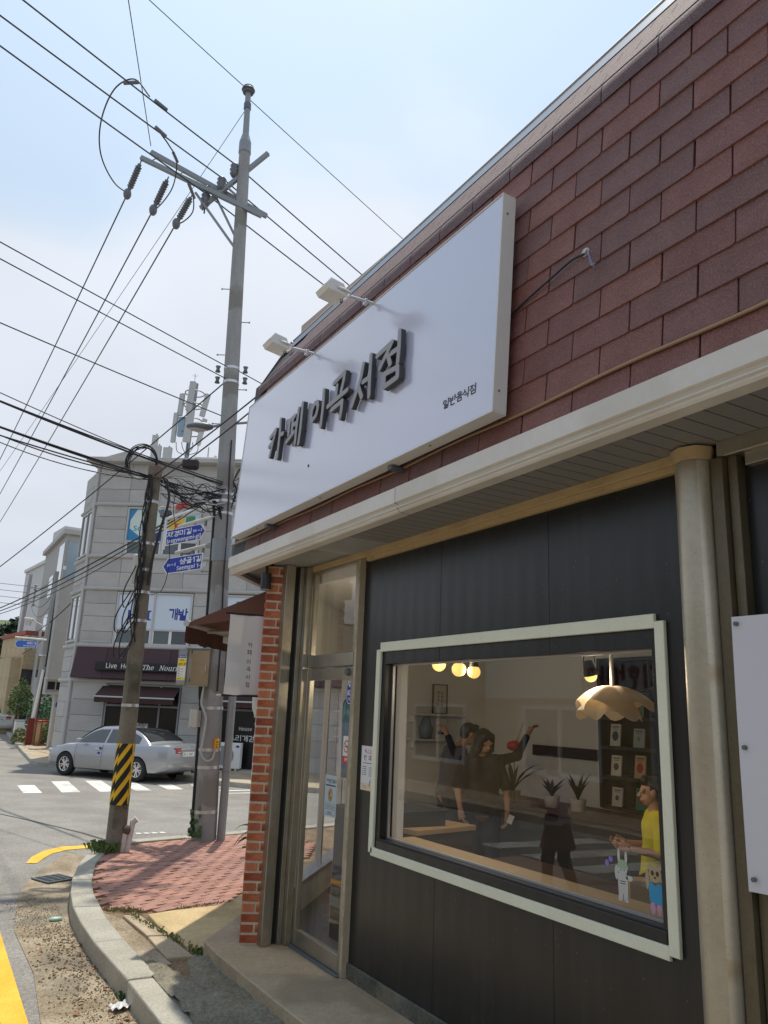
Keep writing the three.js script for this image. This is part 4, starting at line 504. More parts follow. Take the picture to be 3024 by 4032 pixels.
// ---------------------------------------------------------------- side street fittings
{
  const sp = thing('spotlight', 'black cylindrical ceiling spotlight under the corner eave', 'spotlight', [2.495, 2.995, -6.36]); M('canopy', (() => { const g = new THREE.CylinderGeometry(0.058, 0.058, 0.014, 24); g.translate(0, 0, 0); return g; })(), 'black', sp); M('stem', cyl(0.012, 0.012, [0, 0, 0], [0, -0.08, 0], 10), 'black', sp); M('shade', lathe([[0, -0.07], [0.04, -0.072], [0.045, -0.08], [0.045, -0.215], [0.04, -0.217], [0.036, -0.19], [0, -0.185]]), mat('lampBlack', [0.018, 0.02, 0.022], 0.45), sp); M('rim', (() => { const g = new THREE.TorusGeometry(0.042, 0.003, 6, 24); g.rotateX(Math.PI / 2); g.translate(0, -0.217, 0); return g; })(), 'lightGrey', sp);
  // awning over the side windows
  const aw = thing('awning', 'brown fabric awning sloping out over the side window behind the brick pillar', 'awning', [P0[0], 0, P0[1]], SIDE_TURN);
  const W = 2.3, x0 = 0.42, fz = -0.92, A = [0.02, 2.92], B = [fz, 2.53];
  M('canopy', (() => { const g = gridGeo(12, 8, (u, v) => [x0 + u * W, lerp(A[1], B[1], v) - 0.015 * Math.sin(v * Math.PI), lerp(A[0], B[0], v)]); return g; })(), 'awning', aw); M('side_panel', (() => { const s = new THREE.Shape([[0.02, 2.92], [fz, 2.53], [fz, 2.50], [-0.1, 2.62], [0.02, 2.64]].map((p) => new THREE.Vector2(...p))); const g = new THREE.ShapeGeometry(s); g.rotateY(-Math.PI / 2); g.translate(x0, 0, 0); return g; })(), 'awning', aw);
  M('valance', (() => { const g = gridGeo(40, 3, (u, v) => [x0 + u * W, 2.53 - v * 0.17 - 0.012 * v * Math.abs(Math.sin(u * 26)), fz - 0.006 - 0.01 * v * Math.sin(u * 40)]); return g; })(), 'awning', aw); M('front_bar', cyl(0.03, 0.03, [x0 - 0.01, 2.53, fz], [x0 + W, 2.53, fz], 12), 'lightGrey', aw); M('arm', cyl(0.018, 0.018, [x0 + 0.5, 2.50, fz], [x0 + 0.7, 2.55, 0], 8), 'lightGrey', aw); M('arm', cyl(0.018, 0.018, [x0 + 1.8, 2.50, fz], [x0 + 1.9, 2.55, 0], 8), 'lightGrey', aw); M('bracket', rb2(x0 + 0.3, x0 + 0.42, 2.38, 2.44, fz + 0.25, fz + 0.5), 'lightGrey', aw);
  // hanging cloth banner
  const bn = thing('cloth_banner', 'white cloth banner with the cafe name in handwriting hung beside the brick pillar', 'banner', [2.255, 0, -6.52]);
  const cm = canvasMat('bannerCloth', 512, 1060, (c, w, h) => { c.fillStyle = '#d9d9da'; c.fillRect(0, 0, w, h); c.fillStyle = 'rgba(190,190,196,0.35)'; for (let i = 0; i < 900; i++) c.fillRect(hash(i, 1, 3) * w, hash(i, 2, 3) * h, 30, 1); c.strokeStyle = '#23252b'; let y = 360; const s = 62; [...'카페'].forEach((ch) => { hangul(c, ch, w * 0.60, y, s, 7); y += 96; }); y += 26; [...'이곡서점'].forEach((ch) => { hangul(c, ch, w * 0.60, y, s, 7); y += 100; }); }, 0.85);
  M('cloth', (() => { const g = gridGeo(16, 30, (u, v) => [u * 0.312, 2.565 - (1 - v) * 0.685, 0.008 * Math.sin(u * 5 + v * 3) + 0.006 * Math.sin(v * 9)]); return g; })(), cm, bn); cm.side = THREE.DoubleSide;
  M('top_rod', cyl(0.009, 0.009, [-0.04, 2.568, 0], [0.36, 2.572, 0], 10), 'black', bn); M('bottom_rod', cyl(0.009, 0.009, [-0.045, 1.882, 0], [0.35, 1.886, 0], 10), 'black', bn); M('rod_tip', cyl(0.0095, 0.0095, [-0.055, 1.882, 0], [-0.02, 1.8825, 0], 10), 'offwhite', bn);
  // rainwater hopper and downpipe
  const dp = thing('rainwater_pipe', 'cream downpipe with a round hopper head behind the brick pillar', 'drain pipe', [3.36, 0, -8.46]);
  M('hopper', lathe([[0.0, 1.68], [0.055, 1.68], [0.06, 1.72], [0.085, 1.78], [0.092, 1.93], [0.085, 1.93], [0.0, 1.9]], 24), 'offwhite', dp); M('pipe', cyl(0.037, 0.037, [0, -0.1, 0], [0, 1.69, 0], 16), 'offwhite', dp); M('clip', cyl(0.042, 0.042, [0, 1.6, 0], [0, 1.63, 0], 16), 'offwhite', dp);
  const ub = thing('meter_cabinet', 'rust streaked white metal cabinet half hidden behind the hanging banner', 'cabinet', [3.05, 1.98, -7.7], SIDE_TURN); M('door', rbox(0.26, 0.55, 0.04, 0.006, 0, 0.24, 0), tmat('rusty', surf(73, [200, 186, 170], { n: 256, size: 0.6, patch: 20, grain: 10, stain: [140, 60, 36], stainA: 0.8 }), 0.6), ub); M('cabinet', rbox(0.3, 0.6, 0.12, 0.008, 0, 0.24, 0.085), 'offwhite', ub); for (const y of [0.02, 0.22]) M('strap', rbox(0.27, 0.014, 0.012, 0.003, 0, y, -0.026), 'galvDark', ub);
  // potted broad-leaved plant at the corner
  const pp = thing('potted_plant', 'broad leaved potted plant peeking out from behind the brick pillar', 'plant', [2.95, -0.1, -7.08]);
  M('pot', lathe([[0, 0], [0.1, 0], [0.14, 0.26], [0.15, 0.27], [0.135, 0.28], [0.12, 0.25], [0, 0.24]]), 'brick1', pp); const leaf = (len, w, droop) => gridGeo(4, 10, (u, v) => { const x = (u - 0.5) * 2, ww = w * Math.pow(Math.sin(Math.PI * Math.min(1, v * 0.92 + 0.06)), 0.8); return [x * ww, len * (v * 0.9 - droop * v * v) , len * v * 0.75 + Math.abs(x) * ww * 0.25]; });
  for (let i = 0; i < 11; i++) { const m = M('leaf', leaf(rr(0.3, 0.42), rr(0.04, 0.065), rr(0.5, 1.1)), i % 3 ? 'leaf' : 'leafLight', pp, [0, rr(0.42, 0.85), 0], [0, i === 0 ? -2.1 : i === 1 ? -1.7 : i * 2.4, 0]); } for (let i = 0; i < 5; i++) M('stem', tube([[0, 0.22, 0], [rr(-0.04, 0.04), 0.5, rr(-0.04, 0.04)], [rr(-0.03, 0.03), 0.88, rr(-0.03, 0.03)]], 0.007, 8, 5), 'leafLight', pp);
}
// ================================================================ UTILITY POLES AND WIRES
const BP = [4.0, -0.1, -11.92];
const bpx = (y) => [lerp(4.02, 3.69, (y + 0.1) / 11.8), y, lerp(-11.92, -12.09, (y + 0.1) / 11.8)];
{
  const p = thing('utility_pole', 'tall grey concrete utility pole with crossarms at the edge of the red paving', 'utility pole');
  const seg = (y0, y1, r0, r1) => { const g = cyl(r0, r1, bpx(y0), bpx(y1), 28); return uvm(g); };
  M('shaft', seg(-0.15, 11.72, 0.178, 0.098), 'poleConcrete', p); M('sleeve', uvm(cyl(0.112, 0.108, bpx(11.55), bpx(11.78), 20)), 'galv', p); M('sleeve_neck', cyl(0.108, 0.062, bpx(11.78), bpx(11.95), 20), 'galv', p); M('extension', cyl(0.058, 0.05, bpx(11.9), bpx(12.95), 14), 'galv', p);
  M('cap', cyl(0.1, 0.1, bpx(12.86), bpx(12.98), 20), 'galvDark', p); M('top_ring', (() => { const g = new THREE.TorusGeometry(0.105, 0.02, 6, 20); g.rotateX(Math.PI / 2); g.translate(...bpx(12.92)); return g; })(), 'galvDark', p); M('clamp', cyl(0.068, 0.068, bpx(12.5), bpx(12.62), 12), 'galvDark', p);
  const beam = (a, b, w = 0.075) => { const A = V3(...a), B = V3(...b), L = A.distanceTo(B), g = new THREE.BoxGeometry(w, w, L); const m = new THREE.Matrix4().lookAt(A, B, V3(0, 1, 0)).setPosition(A.clone().add(B).multiplyScalar(0.5)); g.applyMatrix4(m); return uvm(g); };
  // doubled crossarm reaching out over the street, and the short arm across it
  const c1 = bpx(10.45), h = [-0.866, 0.5]; // arm direction to the street side
  const A1 = [[2.06, 11.30, -13.03], [4.02, 10.22, -11.92]], A2 = [[2.24, 11.56, -12.92], [4.16, 10.34, -11.84]];
  const flat = ([a, b], dz) => [[a[0], a[1], a[2] + dz], [b[0], b[1], b[2] + dz]];
  M('crossarm', beam(...flat(A1, 0.11)), 'galv', p); M('crossarm', beam(...flat(A2, -0.10)), 'galv', p);
  M('crossarm', beam([4.06, 11.56, -11.86], [3.1, 10.38, -12.44], 0.07), 'galv', p);
  M('brace', beam([2.98, 10.66, -12.45], [3.72, 9.5, -12.02], 0.04), 'galv', p); M('brace', beam([3.24, 10.84, -12.40], [3.74, 9.75, -12.12], 0.04), 'galv', p); M('brace', beam([3.46, 10.82, -12.2], [3.72, 10.6, -12.1], 0.03), 'galv', p);
  for (const t of [0.07, 0.3, 0.52, 0.74]) { const a = [lerp(A1[0][0], A1[1][0], t), lerp(A1[0][1], A1[1][1], t), lerp(A1[0][2], A1[1][2], t) + 0.11], b = [lerp(A2[0][0], A2[1][0], t), lerp(A2[0][1], A2[1][1], t), lerp(A2[0][2], A2[1][2], t) - 0.1]; M('spacer_bolt', cyl(0.012, 0.012, a, b, 8), 'galvDark', p); }
  const susp = (a, b) => { const g = grp('insulator', p); const A = V3(...a), B = V3(...b); for (let i = 0; i < 9; i++) { const t = 0.18 + i * 0.066; const q = A.clone().lerp(B, t), q2 = A.clone().lerp(B, t + 0.035); M('disc', cyl(0.062, 0.05, q.toArray(), q2.toArray(), 12), 'porcelain', g); } M('core', cyl(0.036, 0.036, A.clone().lerp(B, 0.1).toArray(), A.clone().lerp(B, 0.82).toArray(), 10), 'porcelain', g); M('hook', cyl(0.012, 0.012, a, A.clone().lerp(B, 0.12).toArray(), 6), 'galvDark', g); const s = new THREE.SphereGeometry(0.085, 12, 8); s.scale(0.85, 1.3, 0.85); s.translate(...A.clone().lerp(B, 0.92).toArray()); M('clamp_shell', s, 'porcelain', g); };
  susp([2.07, 11.25, -12.93], [1.93, 10.58, -13.15]); susp([2.53, 10.95, -12.68], [2.36, 10.27, -12.9]); susp([2.93, 10.60, -12.45], [2.74, 10.02, -12.68]);
  const pin = (x, y, z) => { const g = grp('pin_insulator', p, [x, y, z]); M('body', lathe([[0, 0], [0.05, 0], [0.085, 0.06], [0.05, 0.075], [0.09, 0.14], [0.05, 0.155], [0.085, 0.22], [0.045, 0.27], [0, 0.28]], 16), 'porcelain', g); M('pin', cyl(0.015, 0.015, [0, -0.14, 0], [0, 0.02, 0], 8), 'galvDark', g); };
  pin(3.56, 11.04, -12.15); pin(3.38, 10.76, -12.27); pin(3.16, 10.42, -12.40);
  const rung = (y, s) => { const a = bpx(y), d = s > 0 ? [0.87, 0.5] : [-0.87, -0.5], r = lerp(0.178, 0.1, (y + 0.1) / 11.8); M('step_bolt', merge([cyl(0.009, 0.009, [a[0] + d[0] * r * 0.9, y, a[2] + d[1] * r * 0.9], [a[0] + d[0] * (r + 0.13), y, a[2] + d[1] * (r + 0.13)], 6), cyl(0.018, 0.018, [a[0] + d[0] * (r + 0.12), y, a[2] + d[1] * (r + 0.12)], [a[0] + d[0] * (r + 0.14), y, a[2] + d[1] * (r + 0.14)], 6)]), 'galv', p); };
  for (let i = 0; i < 11; i++) rung(2.6 + i * 0.62, i % 2 ? 1 : -1);
  const band = (y, n = 'band', hh = 0.045) => { const r = lerp(0.178, 0.098, (y + 0.1) / 11.8) + 0.006; M(n, uvm(cyl(r, r, bpx(y - hh / 2), bpx(y + hh / 2), 24)), 'alu', p); };
  for (const y of [0.28, 0.9, 1.15, 1.75, 3.0, 4.02, 4.30, 4.78, 4.98, 5.1, 7.05, 7.3]) band(y); const wide = bpx(4.2); M('plate_wrap', uvm(cyl(0.166, 0.165, bpx(4.0), bpx(4.36), 24)), 'galv', p);
  for (const y of [7.1, 7.3]) for (const s of [-1, 1]) { const a = bpx(y), d = [0.2 * s, 0.12 * s]; M('spool_insulator', (() => { const g = lathe([[0, -0.05], [0.045, -0.05], [0.025, 0], [0.045, 0.05], [0, 0.05]], 12); g.translate(a[0] + d[0], y, a[2] + d[1]); return g; })(), 'porcelain', p); }
  M('cable_guard', uvm(cyl(0.024, 0.024, [3.83, 0.0, -11.93], [bpx(4.7)[0] - 0.15, 4.7, -11.98], 10)), 'black', p);
  M('cable_guard', tube([[3.85, 4.6, -11.88], [3.76, 4.85, -11.88], [3.68, 4.95, -11.9], [3.70, 4.7, -11.86]], 0.024, 24, 8), 'black', p);
  const rc = []; for (let i = 0; i <= 20; i++) { const y = 6.0 - i * 0.2, a = bpx(y), r = lerp(0.178, 0.098, (y + 0.1) / 11.8) + 0.012; const th = 1.35 + 0.15 * Math.sin(i * 0.7); rc.push([a[0] + Math.cos(th) * r * 0.3 + 0.01, y, a[2] + Math.sin(th) * r]); } M('riser_cable', tube(rc, 0.012, 60, 6), 'cable', p);
  // climbing weeds at the foot
  for (let i = 0; i < 60; i++) { const a = rr(2.2, 3.7), y = -0.06 + Math.abs(rr(-0.25, 0.5)) * rnd(); const g = gridGeo(1, 2, (u, v) => [(u - 0.5) * 0.05 * Math.sin(Math.PI * (0.15 + v * 0.8)), v * 0.06, 0.015 * v]); M('ivy_leaf', g, i % 3 ? 'leaf' : 'leafLight', p, [BP[0] + Math.cos(a) * 0.19, y, BP[2] + Math.abs(Math.sin(a)) * 0.19 + 0.01], [rr(-0.6, 0.3), a, rr(-1, 1)]); }
}
const ANG = Math.atan2(-0.5, 0.866);   // frame whose x runs across the view
{ // street light on the big pole
  const l = thing('street_lamp', 'grey street light head on an arm fixed to the tall utility pole', 'street lamp', [3.85, 6.32, -12.05], ANG);
  M('arm', tube([[0.35, 0.06, 0], [0.1, 0.02, 0.02], [-0.15, -0.03, 0.03], [-0.26, -0.05, 0.03]], 0.024, 16, 8), 'galv', l); const g = new THREE.SphereGeometry(0.1, 20, 12); g.scale(2.3, 0.75, 1.0); g.translate(-0.46, -0.06, 0.03); M('housing', g, 'galvDark', l); const gl = new THREE.SphereGeometry(0.085, 18, 8, 0, Math.PI * 2, Math.PI / 2, Math.PI / 2); gl.scale(2.1, 0.75, 0.95); gl.translate(-0.48, -0.085, 0.03); M('diffuser', gl, 'lightGrey', l);
}
// street name signs hang from two bars; each sign is a thing
const signPlate = (pts, blueIn, draw, name, label, pos, turn) => {
  const s = thing(name, label, 'street sign', pos, turn); const W = 0.62, H = 0.27;
  M('plate', uvm(ext(pts, 0.006, 0.001)), 'white', s); const inner = pts.map(([x, y]) => { const cx = W / 2, cy = H / 2; return [cx + (x - cx) * 0.955, cy + (y - cy) * 0.91]; }); const g = new THREE.ShapeGeometry(new THREE.Shape(inner.map((p) => new THREE.Vector2(...p)))); g.translate(0, 0, 0.0085); M('face', g, 'signBlue', s); draw(s); return s;
};
const txt = (s, g, x, y, sx = 1) => { g.scale(sx, 1, 1); g.translate(x, y, 0.009); M('lettering', g, 'white', s); };
const ST = -1.245;
{
  const W = 0.62, H = 0.25; const s1 = signPlate([[0, 0], [0.545, 0.0], [0.62, H / 2], [0.545, H], [0, H]], 0, (s) => { txt(s, hangulGeo('재경미길', 0.088, 0.0062, 0.001, 1.12), 0.028, 0.125); txt(s, latin('Jaegyeongmi-gil', 0.064, 0.001), 0.026, 0.035, 0.78); txt(s, latin('94', 0.042, 0.001), 0.43, 0.135, 0.85); txt(s, latin('2', 0.042, 0.001), 0.542, 0.135, 0.85); txt(s, ext([[0, 0.008], [0.018, 0.008], [0.018, 0], [0.034, 0.012], [0.018, 0.024], [0.018, 0.016], [0, 0.016]], 0.001), 0.5, 0.142); }, 'street_name_sign', 'blue road name sign pointing right, upper of the two on the tall utility pole', [3.31, 4.365, -13.17], ST);
  s1.scale.set(1.8, 1.06, 1);
  const s2 = signPlate([[0.075, 0], [0.62, 0.0], [0.62, H], [0.075, H], [0, H / 2]], 0, (s) => { txt(s, hangulGeo('샘골', 0.088, 0.0062, 0.001, 1.12), 0.275, 0.125); txt(s, latin('1', 0.085, 0.001), 0.468, 0.128, 0.8); txt(s, hangulGeo('길', 0.085, 0.0062, 0.001, 1), 0.52, 0.127); txt(s, latin('Saemgol 1-gil', 0.064, 0.001), 0.235, 0.035, 0.78); txt(s, latin('34', 0.042, 0.001), 0.075, 0.115, 0.85); txt(s, latin('2', 0.042, 0.001), 0.19, 0.115, 0.85); txt(s, ext([[0.034, 0.008], [0.016, 0.008], [0.016, 0], [0, 0.012], [0.016, 0.024], [0.016, 0.016], [0.034, 0.016]], 0.001), 0.146, 0.122); }, 'street_name_sign', 'blue road name sign pointing left, lower of the two on the tall utility pole', [3.31, 3.875, -13.17], ST); s2.scale.set(1.78, 1.06, 1);
  const b = thing('sign_bracket', 'pair of pale steel bars that carry the blue road name signs', 'bracket', [3.85, 0, -12.0], ST - 0.08);
  for (const y of [4.75, 4.29]) { M('bar', cyl(0.034, 0.036, [-1.3, y, 0.0], [-0.1, y + 0.01, 0], 12), 'lightGrey', b); for (const x of [-1.1, -0.75, -0.42]) M('clip', rbox(0.06, 0.1, 0.02, 0.003, x, y - 0.06, 0.01), 'galvDark', b); } M('socket', cyl(0.05, 0.07, [-0.3, 4.297, 0], [-0.1, 4.30, 0], 12), 'galv', b);
  // cctv arm with camera and red beacon
  const cc = thing('security_camera', 'long white arm with a security camera and red beacon above the street signs', 'security camera', [3.80, 4.95, -11.98], ST - 0.1);
  M('arm', cyl(0.03, 0.035, [-1.75, 0.0, 0.0], [-0.05, 0.02, 0], 12), 'white', cc); M('stay', cyl(0.012, 0.012, [-1.6, -0.05, 0], [-0.05, -0.1, 0], 8), 'lightGrey', cc); M('drop_rod', cyl(0.025, 0.025, [-1.74, 0.02, 0], [-1.74, -0.55, 0], 10), 'white', cc); M('camera', rbox(0.3, 0.10, 0.1, 0.02, -1.78, 0.1, 0, 2), mat('camDark', [0.05, 0.055, 0.07], 0.35), cc); M('hood', rbox(0.3, 0.015, 0.12, 0.005, -2.0, 0.24, 0), 'white', cc); M('sensor', cyl(0.06, 0.06, [-1.5, 0.12, 0], [-1.36, 0.12, 0], 12), 'lightGrey', cc); M('beacon', cyl(0.065, 0.06, [-1.3, 0.16, 0], [-1.08, 0.17, 0], 16), 'red', cc); M('beacon_lens', cyl(0.05, 0.05, [-1.5, 0.16, 0.01], [-1.33, 0.16, 0.01], 14), mat('pinkLens', [0.5, 0.25, 0.26], 0.3), cc);
}
{ // steel control box with notices
  const t = ANG - 0.12, c = thing('control_box', 'stainless control cabinet with a yellow 2021-28 notice on the utility pole', 'control box', [3.70, 2.06, -12.02], t);
  M('cabinet', rbox(0.34, 0.55, 0.24, 0.004, 0.07, 0.275, 0.02), 'steel', c); M('door', rbox(0.27, 0.50, 0.012, 0.004, 0.105, 0.275, 0.147), tmat('brushed', surf(74, [178, 158, 132], { n: 256, size: 0.6, patch: 10, grain: 4 }), 0.3, { metalness: 0.8 }), c); M('lid', rbox(0.40, 0.02, 0.30, 0.004, 0.06, 0.558, 0.03), 'galv', c); M('handle', tube([[0.2, 0.2, 0.155], [0.205, 0.22, 0.18], [0.205, 0.3, 0.18], [0.2, 0.32, 0.155]], 0.007, 12, 6), 'alu', c); for (const y of [0.06, 0.48]) M('hinge', cyl(0.009, 0.009, [-0.04, y, 0.15], [-0.04, y + 0.05, 0.15], 8), 'galvDark', c);
  const pl = thing('cctv_notice', 'white and yellow camera notice stuck on the left face of the control cabinet', 'notice', [3.70, 2.06, -12.02], t);
  const nt = canvasMat('notice', 256, 600, (x, w, h) => { x.fillStyle = '#8d9094'; x.fillRect(0, 0, w, h); x.fillStyle = '#e8e6dd'; x.fillRect(6, 80, w - 12, h - 150); x.fillStyle = '#2a2f86'; x.fillRect(6, 70, w - 12, 56); x.strokeStyle = '#fff'; hangul(x, '방범', 30, 80, 32, 4); x.fillStyle = '#fff'; x.font = 'bold 34px sans-serif'; x.fillText('CCTV', 110, 110); hangul(x, '중', 208, 80, 32, 4); x.fillStyle = '#f0d21e'; x.fillRect(14, 140, w - 28, 140); x.strokeStyle = '#3a3420'; hangul(x, '백연로', 66, 150, 36, 4); x.fillStyle = '#1d1b12'; x.font = 'bold 62px sans-serif'; x.fillText('2021-28', 18, 262); x.fillStyle = '#555'; for (let i = 0; i < 11; i++) { x.fillRect(20, 300 + i * 17, i % 3 ? 170 : 60, i % 3 ? 4 : 9); } x.fillStyle = '#f0d21e'; x.fillRect(10, h - 118, w - 20, 46); x.strokeStyle = '#444'; hangul(x, '관제센터', 24, h - 108, 24, 3); }, 0.55);
  M('sheet', (() => { const g = new THREE.PlaneGeometry(0.21, 0.49); g.rotateY(-0.55); g.translate(-0.2, 0.27, 0.105); return g; })(), nt, pl); M('panel', (() => { const g = rbox(0.225, 0.53, 0.012, 0.003); g.rotateY(-0.55); g.translate(-0.195, 0.275, 0.094); return g; })(), 'galv', pl);
  const gb = thing('junction_box', 'small cream plastic junction box on the left of the utility pole', 'junction box', [3.76, 1.46, -11.93], ANG - 0.5); M('lid', rbox(0.15, 0.25, 0.03, 0.01, -0.02, 0.13, 0.06, 2), 'greyPlastic', gb); M('body', rbox(0.14, 0.24, 0.07, 0.008, -0.02, 0.13, 0.01), 'greyPlastic', gb); M('edge', rbox(0.02, 0.27, 0.08, 0.004, -0.1, 0.13, 0.02), 'offwhite', gb); M('stub', cyl(0.012, 0.012, [-0.03, 0.01, 0.01], [-0.03, -0.04, 0.01], 8), 'greyPlastic', gb);
  const eb = thing('emergency_bell', 'orange and yellow emergency call button on the utility pole', 'call button', [4.03, 1.24, -11.75], ANG); M('back_plate', (() => { const g = new RoundedBoxGeometry(0.085, 0.17, 0.04, 4, 0.04); g.translate(-0.012, 0, 0); return g; })(), 'orange', eb); M('front_plate', (() => { const g = new RoundedBoxGeometry(0.066, 0.14, 0.02, 4, 0.03); g.translate(0.006, 0.0, 0.02); return g; })(), 'yellow', eb); M('button', cyl(0.01, 0.01, [0.008, 0.028, 0.03], [0.008, 0.028, 0.036], 12), 'black', eb); M('bell_label', merge([b2(-0.012, 0.026, -0.004, 0, 0.029, 0.0315), b2(-0.012, 0.026, -0.014, -0.01, 0.029, 0.0315), b2(-0.002, 0.02, -0.05, -0.034, 0.029, 0.0315)]), 'black', eb);
  const cd = thing('conduit', 'grey flexible conduit curving from the control cabinet to the call button', 'conduit'); M('hose', tube([[3.78, 2.06, -11.84], [3.76, 1.8, -11.8], [3.83, 1.62, -11.76], [3.81, 1.3, -11.74], [3.80, 1.1, -11.73], [3.88, 1.0, -11.72], [3.97, 1.02, -11.73], [4.0, 1.1, -11.74], [4.01, 1.17, -11.74]], 0.017, 60, 8), 'lightGrey', cd); M('hose', tube([[3.72, 2.06, -11.86], [3.73, 1.9, -11.85], [3.78, 1.72, -11.83]], 0.014, 16, 6), 'cable', cd);
  const gp = thing('steel_post', 'slim grey steel post standing right beside the tall utility pole', 'post', [4.235, -0.12, -11.80]); M('post', cyl(0.062, 0.058, [0, 0, 0], [0.0, 3.5, -0.02], 18), mat('postGrey', [0.30, 0.31, 0.32], 0.45, { metalness: 0.2 }), gp); M('clamp', cyl(0.068, 0.068, [0, 0.95, 0], [0, 0.99, 0], 18), 'galv', gp);
}
// ---------------------------------------------------------------- short telecom pole
const SPx = (y) => [lerp(2.625, 2.585, (y + 0.1) / 5.25), y, -11.33];
{
  const p = thing('telecom_pole', 'short concrete telecom pole with yellow and black guard stripes on the kerb corner', 'utility pole');
  M('shaft', uvm(cyl(0.128, 0.088, SPx(-0.15), SPx(5.1), 26)), tmat('poleOld', surf(75, [116, 110, 96], { size: 1.5, patch: 22, grain: 16, pf: 4, gf: 128, bump: 0.003, stain: [70, 72, 58], stainA: 0.7 }), 0.92), p); M('cap', cyl(0.1, 0.1, SPx(4.98), SPx(5.16), 22), tmat('poleCap', surf(76, [120, 104, 92], { n: 256, size: 0.5, patch: 16, grain: 14 }), 0.9), p);
  const g = canvasMat('guardStripes', 512, 512, (c, w, h) => { c.fillStyle = '#e6b91c'; c.fillRect(0, 0, w, h); c.fillStyle = '#17171a'; for (let i = -3; i < 6; i++) { for (const o of [0]) { c.beginPath(); const y = i * h / 3.5; c.moveTo(0, y + 190); c.lineTo(w / 4, y); c.lineTo(w / 4, y + 82); c.lineTo(0, y + 272); c.closePath(); c.fill(); for (let k = 1; k < 4; k++) { c.beginPath(); c.moveTo(k * w / 4, y + 190); c.lineTo((k + 1) * w / 4, y); c.lineTo((k + 1) * w / 4, y + 82); c.lineTo(k * w / 4, y + 272); c.closePath(); c.fill(); } } } }, 0.6);
  const dots = dataTex(128, 128, (i, j) => { const v = (Math.sin(i / 128 * Math.PI * 16) * Math.sin(j / 128 * Math.PI * 16)) > 0.5 ? 210 : 110; return [v, v, v]; }); dots.repeat.set(6, 5); g.bumpMap = dots; g.bumpScale = 0.002;
  M('guard_sleeve', (() => { const q = new THREE.CylinderGeometry(0.121, 0.127, 0.78, 32, 1, true); q.rotateY(0.6); q.translate(...SPx(0.86)); return q; })(), g, p); M('sleeve_seam', b2(2.69, 2.71, 0.48, 1.25, -11.24, -11.232), 'yellow', p);
  for (const y of [1.75, 2.9, 3.3, 3.62, 4.0, 4.62]) M('band', cyl(0.128 - y * 0.0075, 0.128 - y * 0.0075, SPx(y - 0.02), SPx(y + 0.02), 22), 'alu', p);
  const bx = thing('telecom_box', 'pale rounded cable splice box strapped high on the short telecom pole', 'splice box', [2.475, 3.42, -11.30], ANG); M('cover', rbox(0.11, 0.42, 0.1, 0.035, 0, 0.2, 0, 3), 'greyPlastic', bx); M('base', rbox(0.08, 0.34, 0.08, 0.01, 0.05, 0.2, -0.03), 'offwhite', bx);
  // cables clinging to the pole and drooping loops
  const cb = thing('cable_bundle', 'black cables bundled down the left side of the short telecom pole', 'cable bundle'); for (let i = 0; i < 7; i++) { const pts = []; const o = -0.10 + i * 0.018; for (let k = 0; k <= 12; k++) { const y = lerp(5.0, 2.6 + (i % 3) * 0.35, k / 12); const a = SPx(y); pts.push([a[0] - 0.07 + o * 0.5 + 0.03 * Math.sin(k * 1.1 + i), y, a[2] + 0.11 + 0.015 * Math.cos(k + i)]); } if (i < 5) { const e = pts[12]; pts.push([e[0] - 0.12 - i * 0.02, e[1] - 0.25, e[2]], [e[0] - 0.16 - i * 0.02, e[1] - 0.05, e[2] + 0.02], [e[0] - 0.07, e[1] + 0.35, e[2] + 0.02]); } M('cable', tube(pts, 0.009, 60, 5), 'cable', cb); }
  M('cable', tube([[2.75, 4.95, -11.25], [2.8, 4.7, -11.22], [2.72, 4.2, -11.2], [2.66, 3.8, -11.2], [2.64, 3.4, -11.21]], 0.02, 40, 6), 'cable', cb);
  const cl = thing('cable_coil', 'coil of spare black cable looped on top of the short telecom pole', 'cable coil', [2.40, 5.22, -11.42], ANG); for (let i = 0; i < 7; i++) { const R = 0.22 + i * 0.006, pts = []; for (let k = 0; k < 14; k++) { const a = k / 14 * Math.PI * 2; pts.push([Math.cos(a) * R * 0.92 + rr(-0.008, 0.008), Math.sin(a) * R * 1.05 + rr(-0.006, 0.006), (i - 3) * 0.012]); } M('loop', tube(pts, 0.0075, 60, 5, true), 'cable', cl); }
  M('tail', tube([[0.2, 0.1, 0], [0.21, -0.1, 0.02], [0.2, -0.35, 0.03], [0.19, -0.6, 0.08]], 0.01, 20, 5), 'cable', cl);
  const pv = thing('vent_pipe', 'pale plastic pipe stub, the taller of two at the foot of the striped pole', 'pipe', [2.755, -0.13, -11.23]); M('pipe', cyl(0.036, 0.036, [0, 0, 0], [0.045, 0.40, 0], 16), 'pvc', pv); M('elbow', cyl(0.04, 0.042, [0.035, 0.385, 0], [0.085, 0.43, 0.02], 14), 'pvc', pv);
  const p2 = thing('vent_pipe', 'pale plastic pipe stub wrapped in brown tape, the shorter of two at the striped pole', 'pipe', [2.69, -0.13, -11.22]); M('pipe', cyl(0.034, 0.034, [0, 0, 0], [0.025, 0.27, 0], 16), 'pvc', p2); M('tape', (() => { const q = new THREE.SphereGeometry(0.052, 12, 8); q.scale(1, 1.25, 1); q.translate(0.034, 0.29, 0); return q; })(), tmat('tape', surf(77, [96, 84, 78], { n: 128, size: 0.2, patch: 30, grain: 20, bump: 0.006 }), 0.8), p2); M('strap', cyl(0.012, 0.012, [0.02, 0.33, 0.02], [0.07, 0.27, 0.02], 6), 'pvc', p2);
}
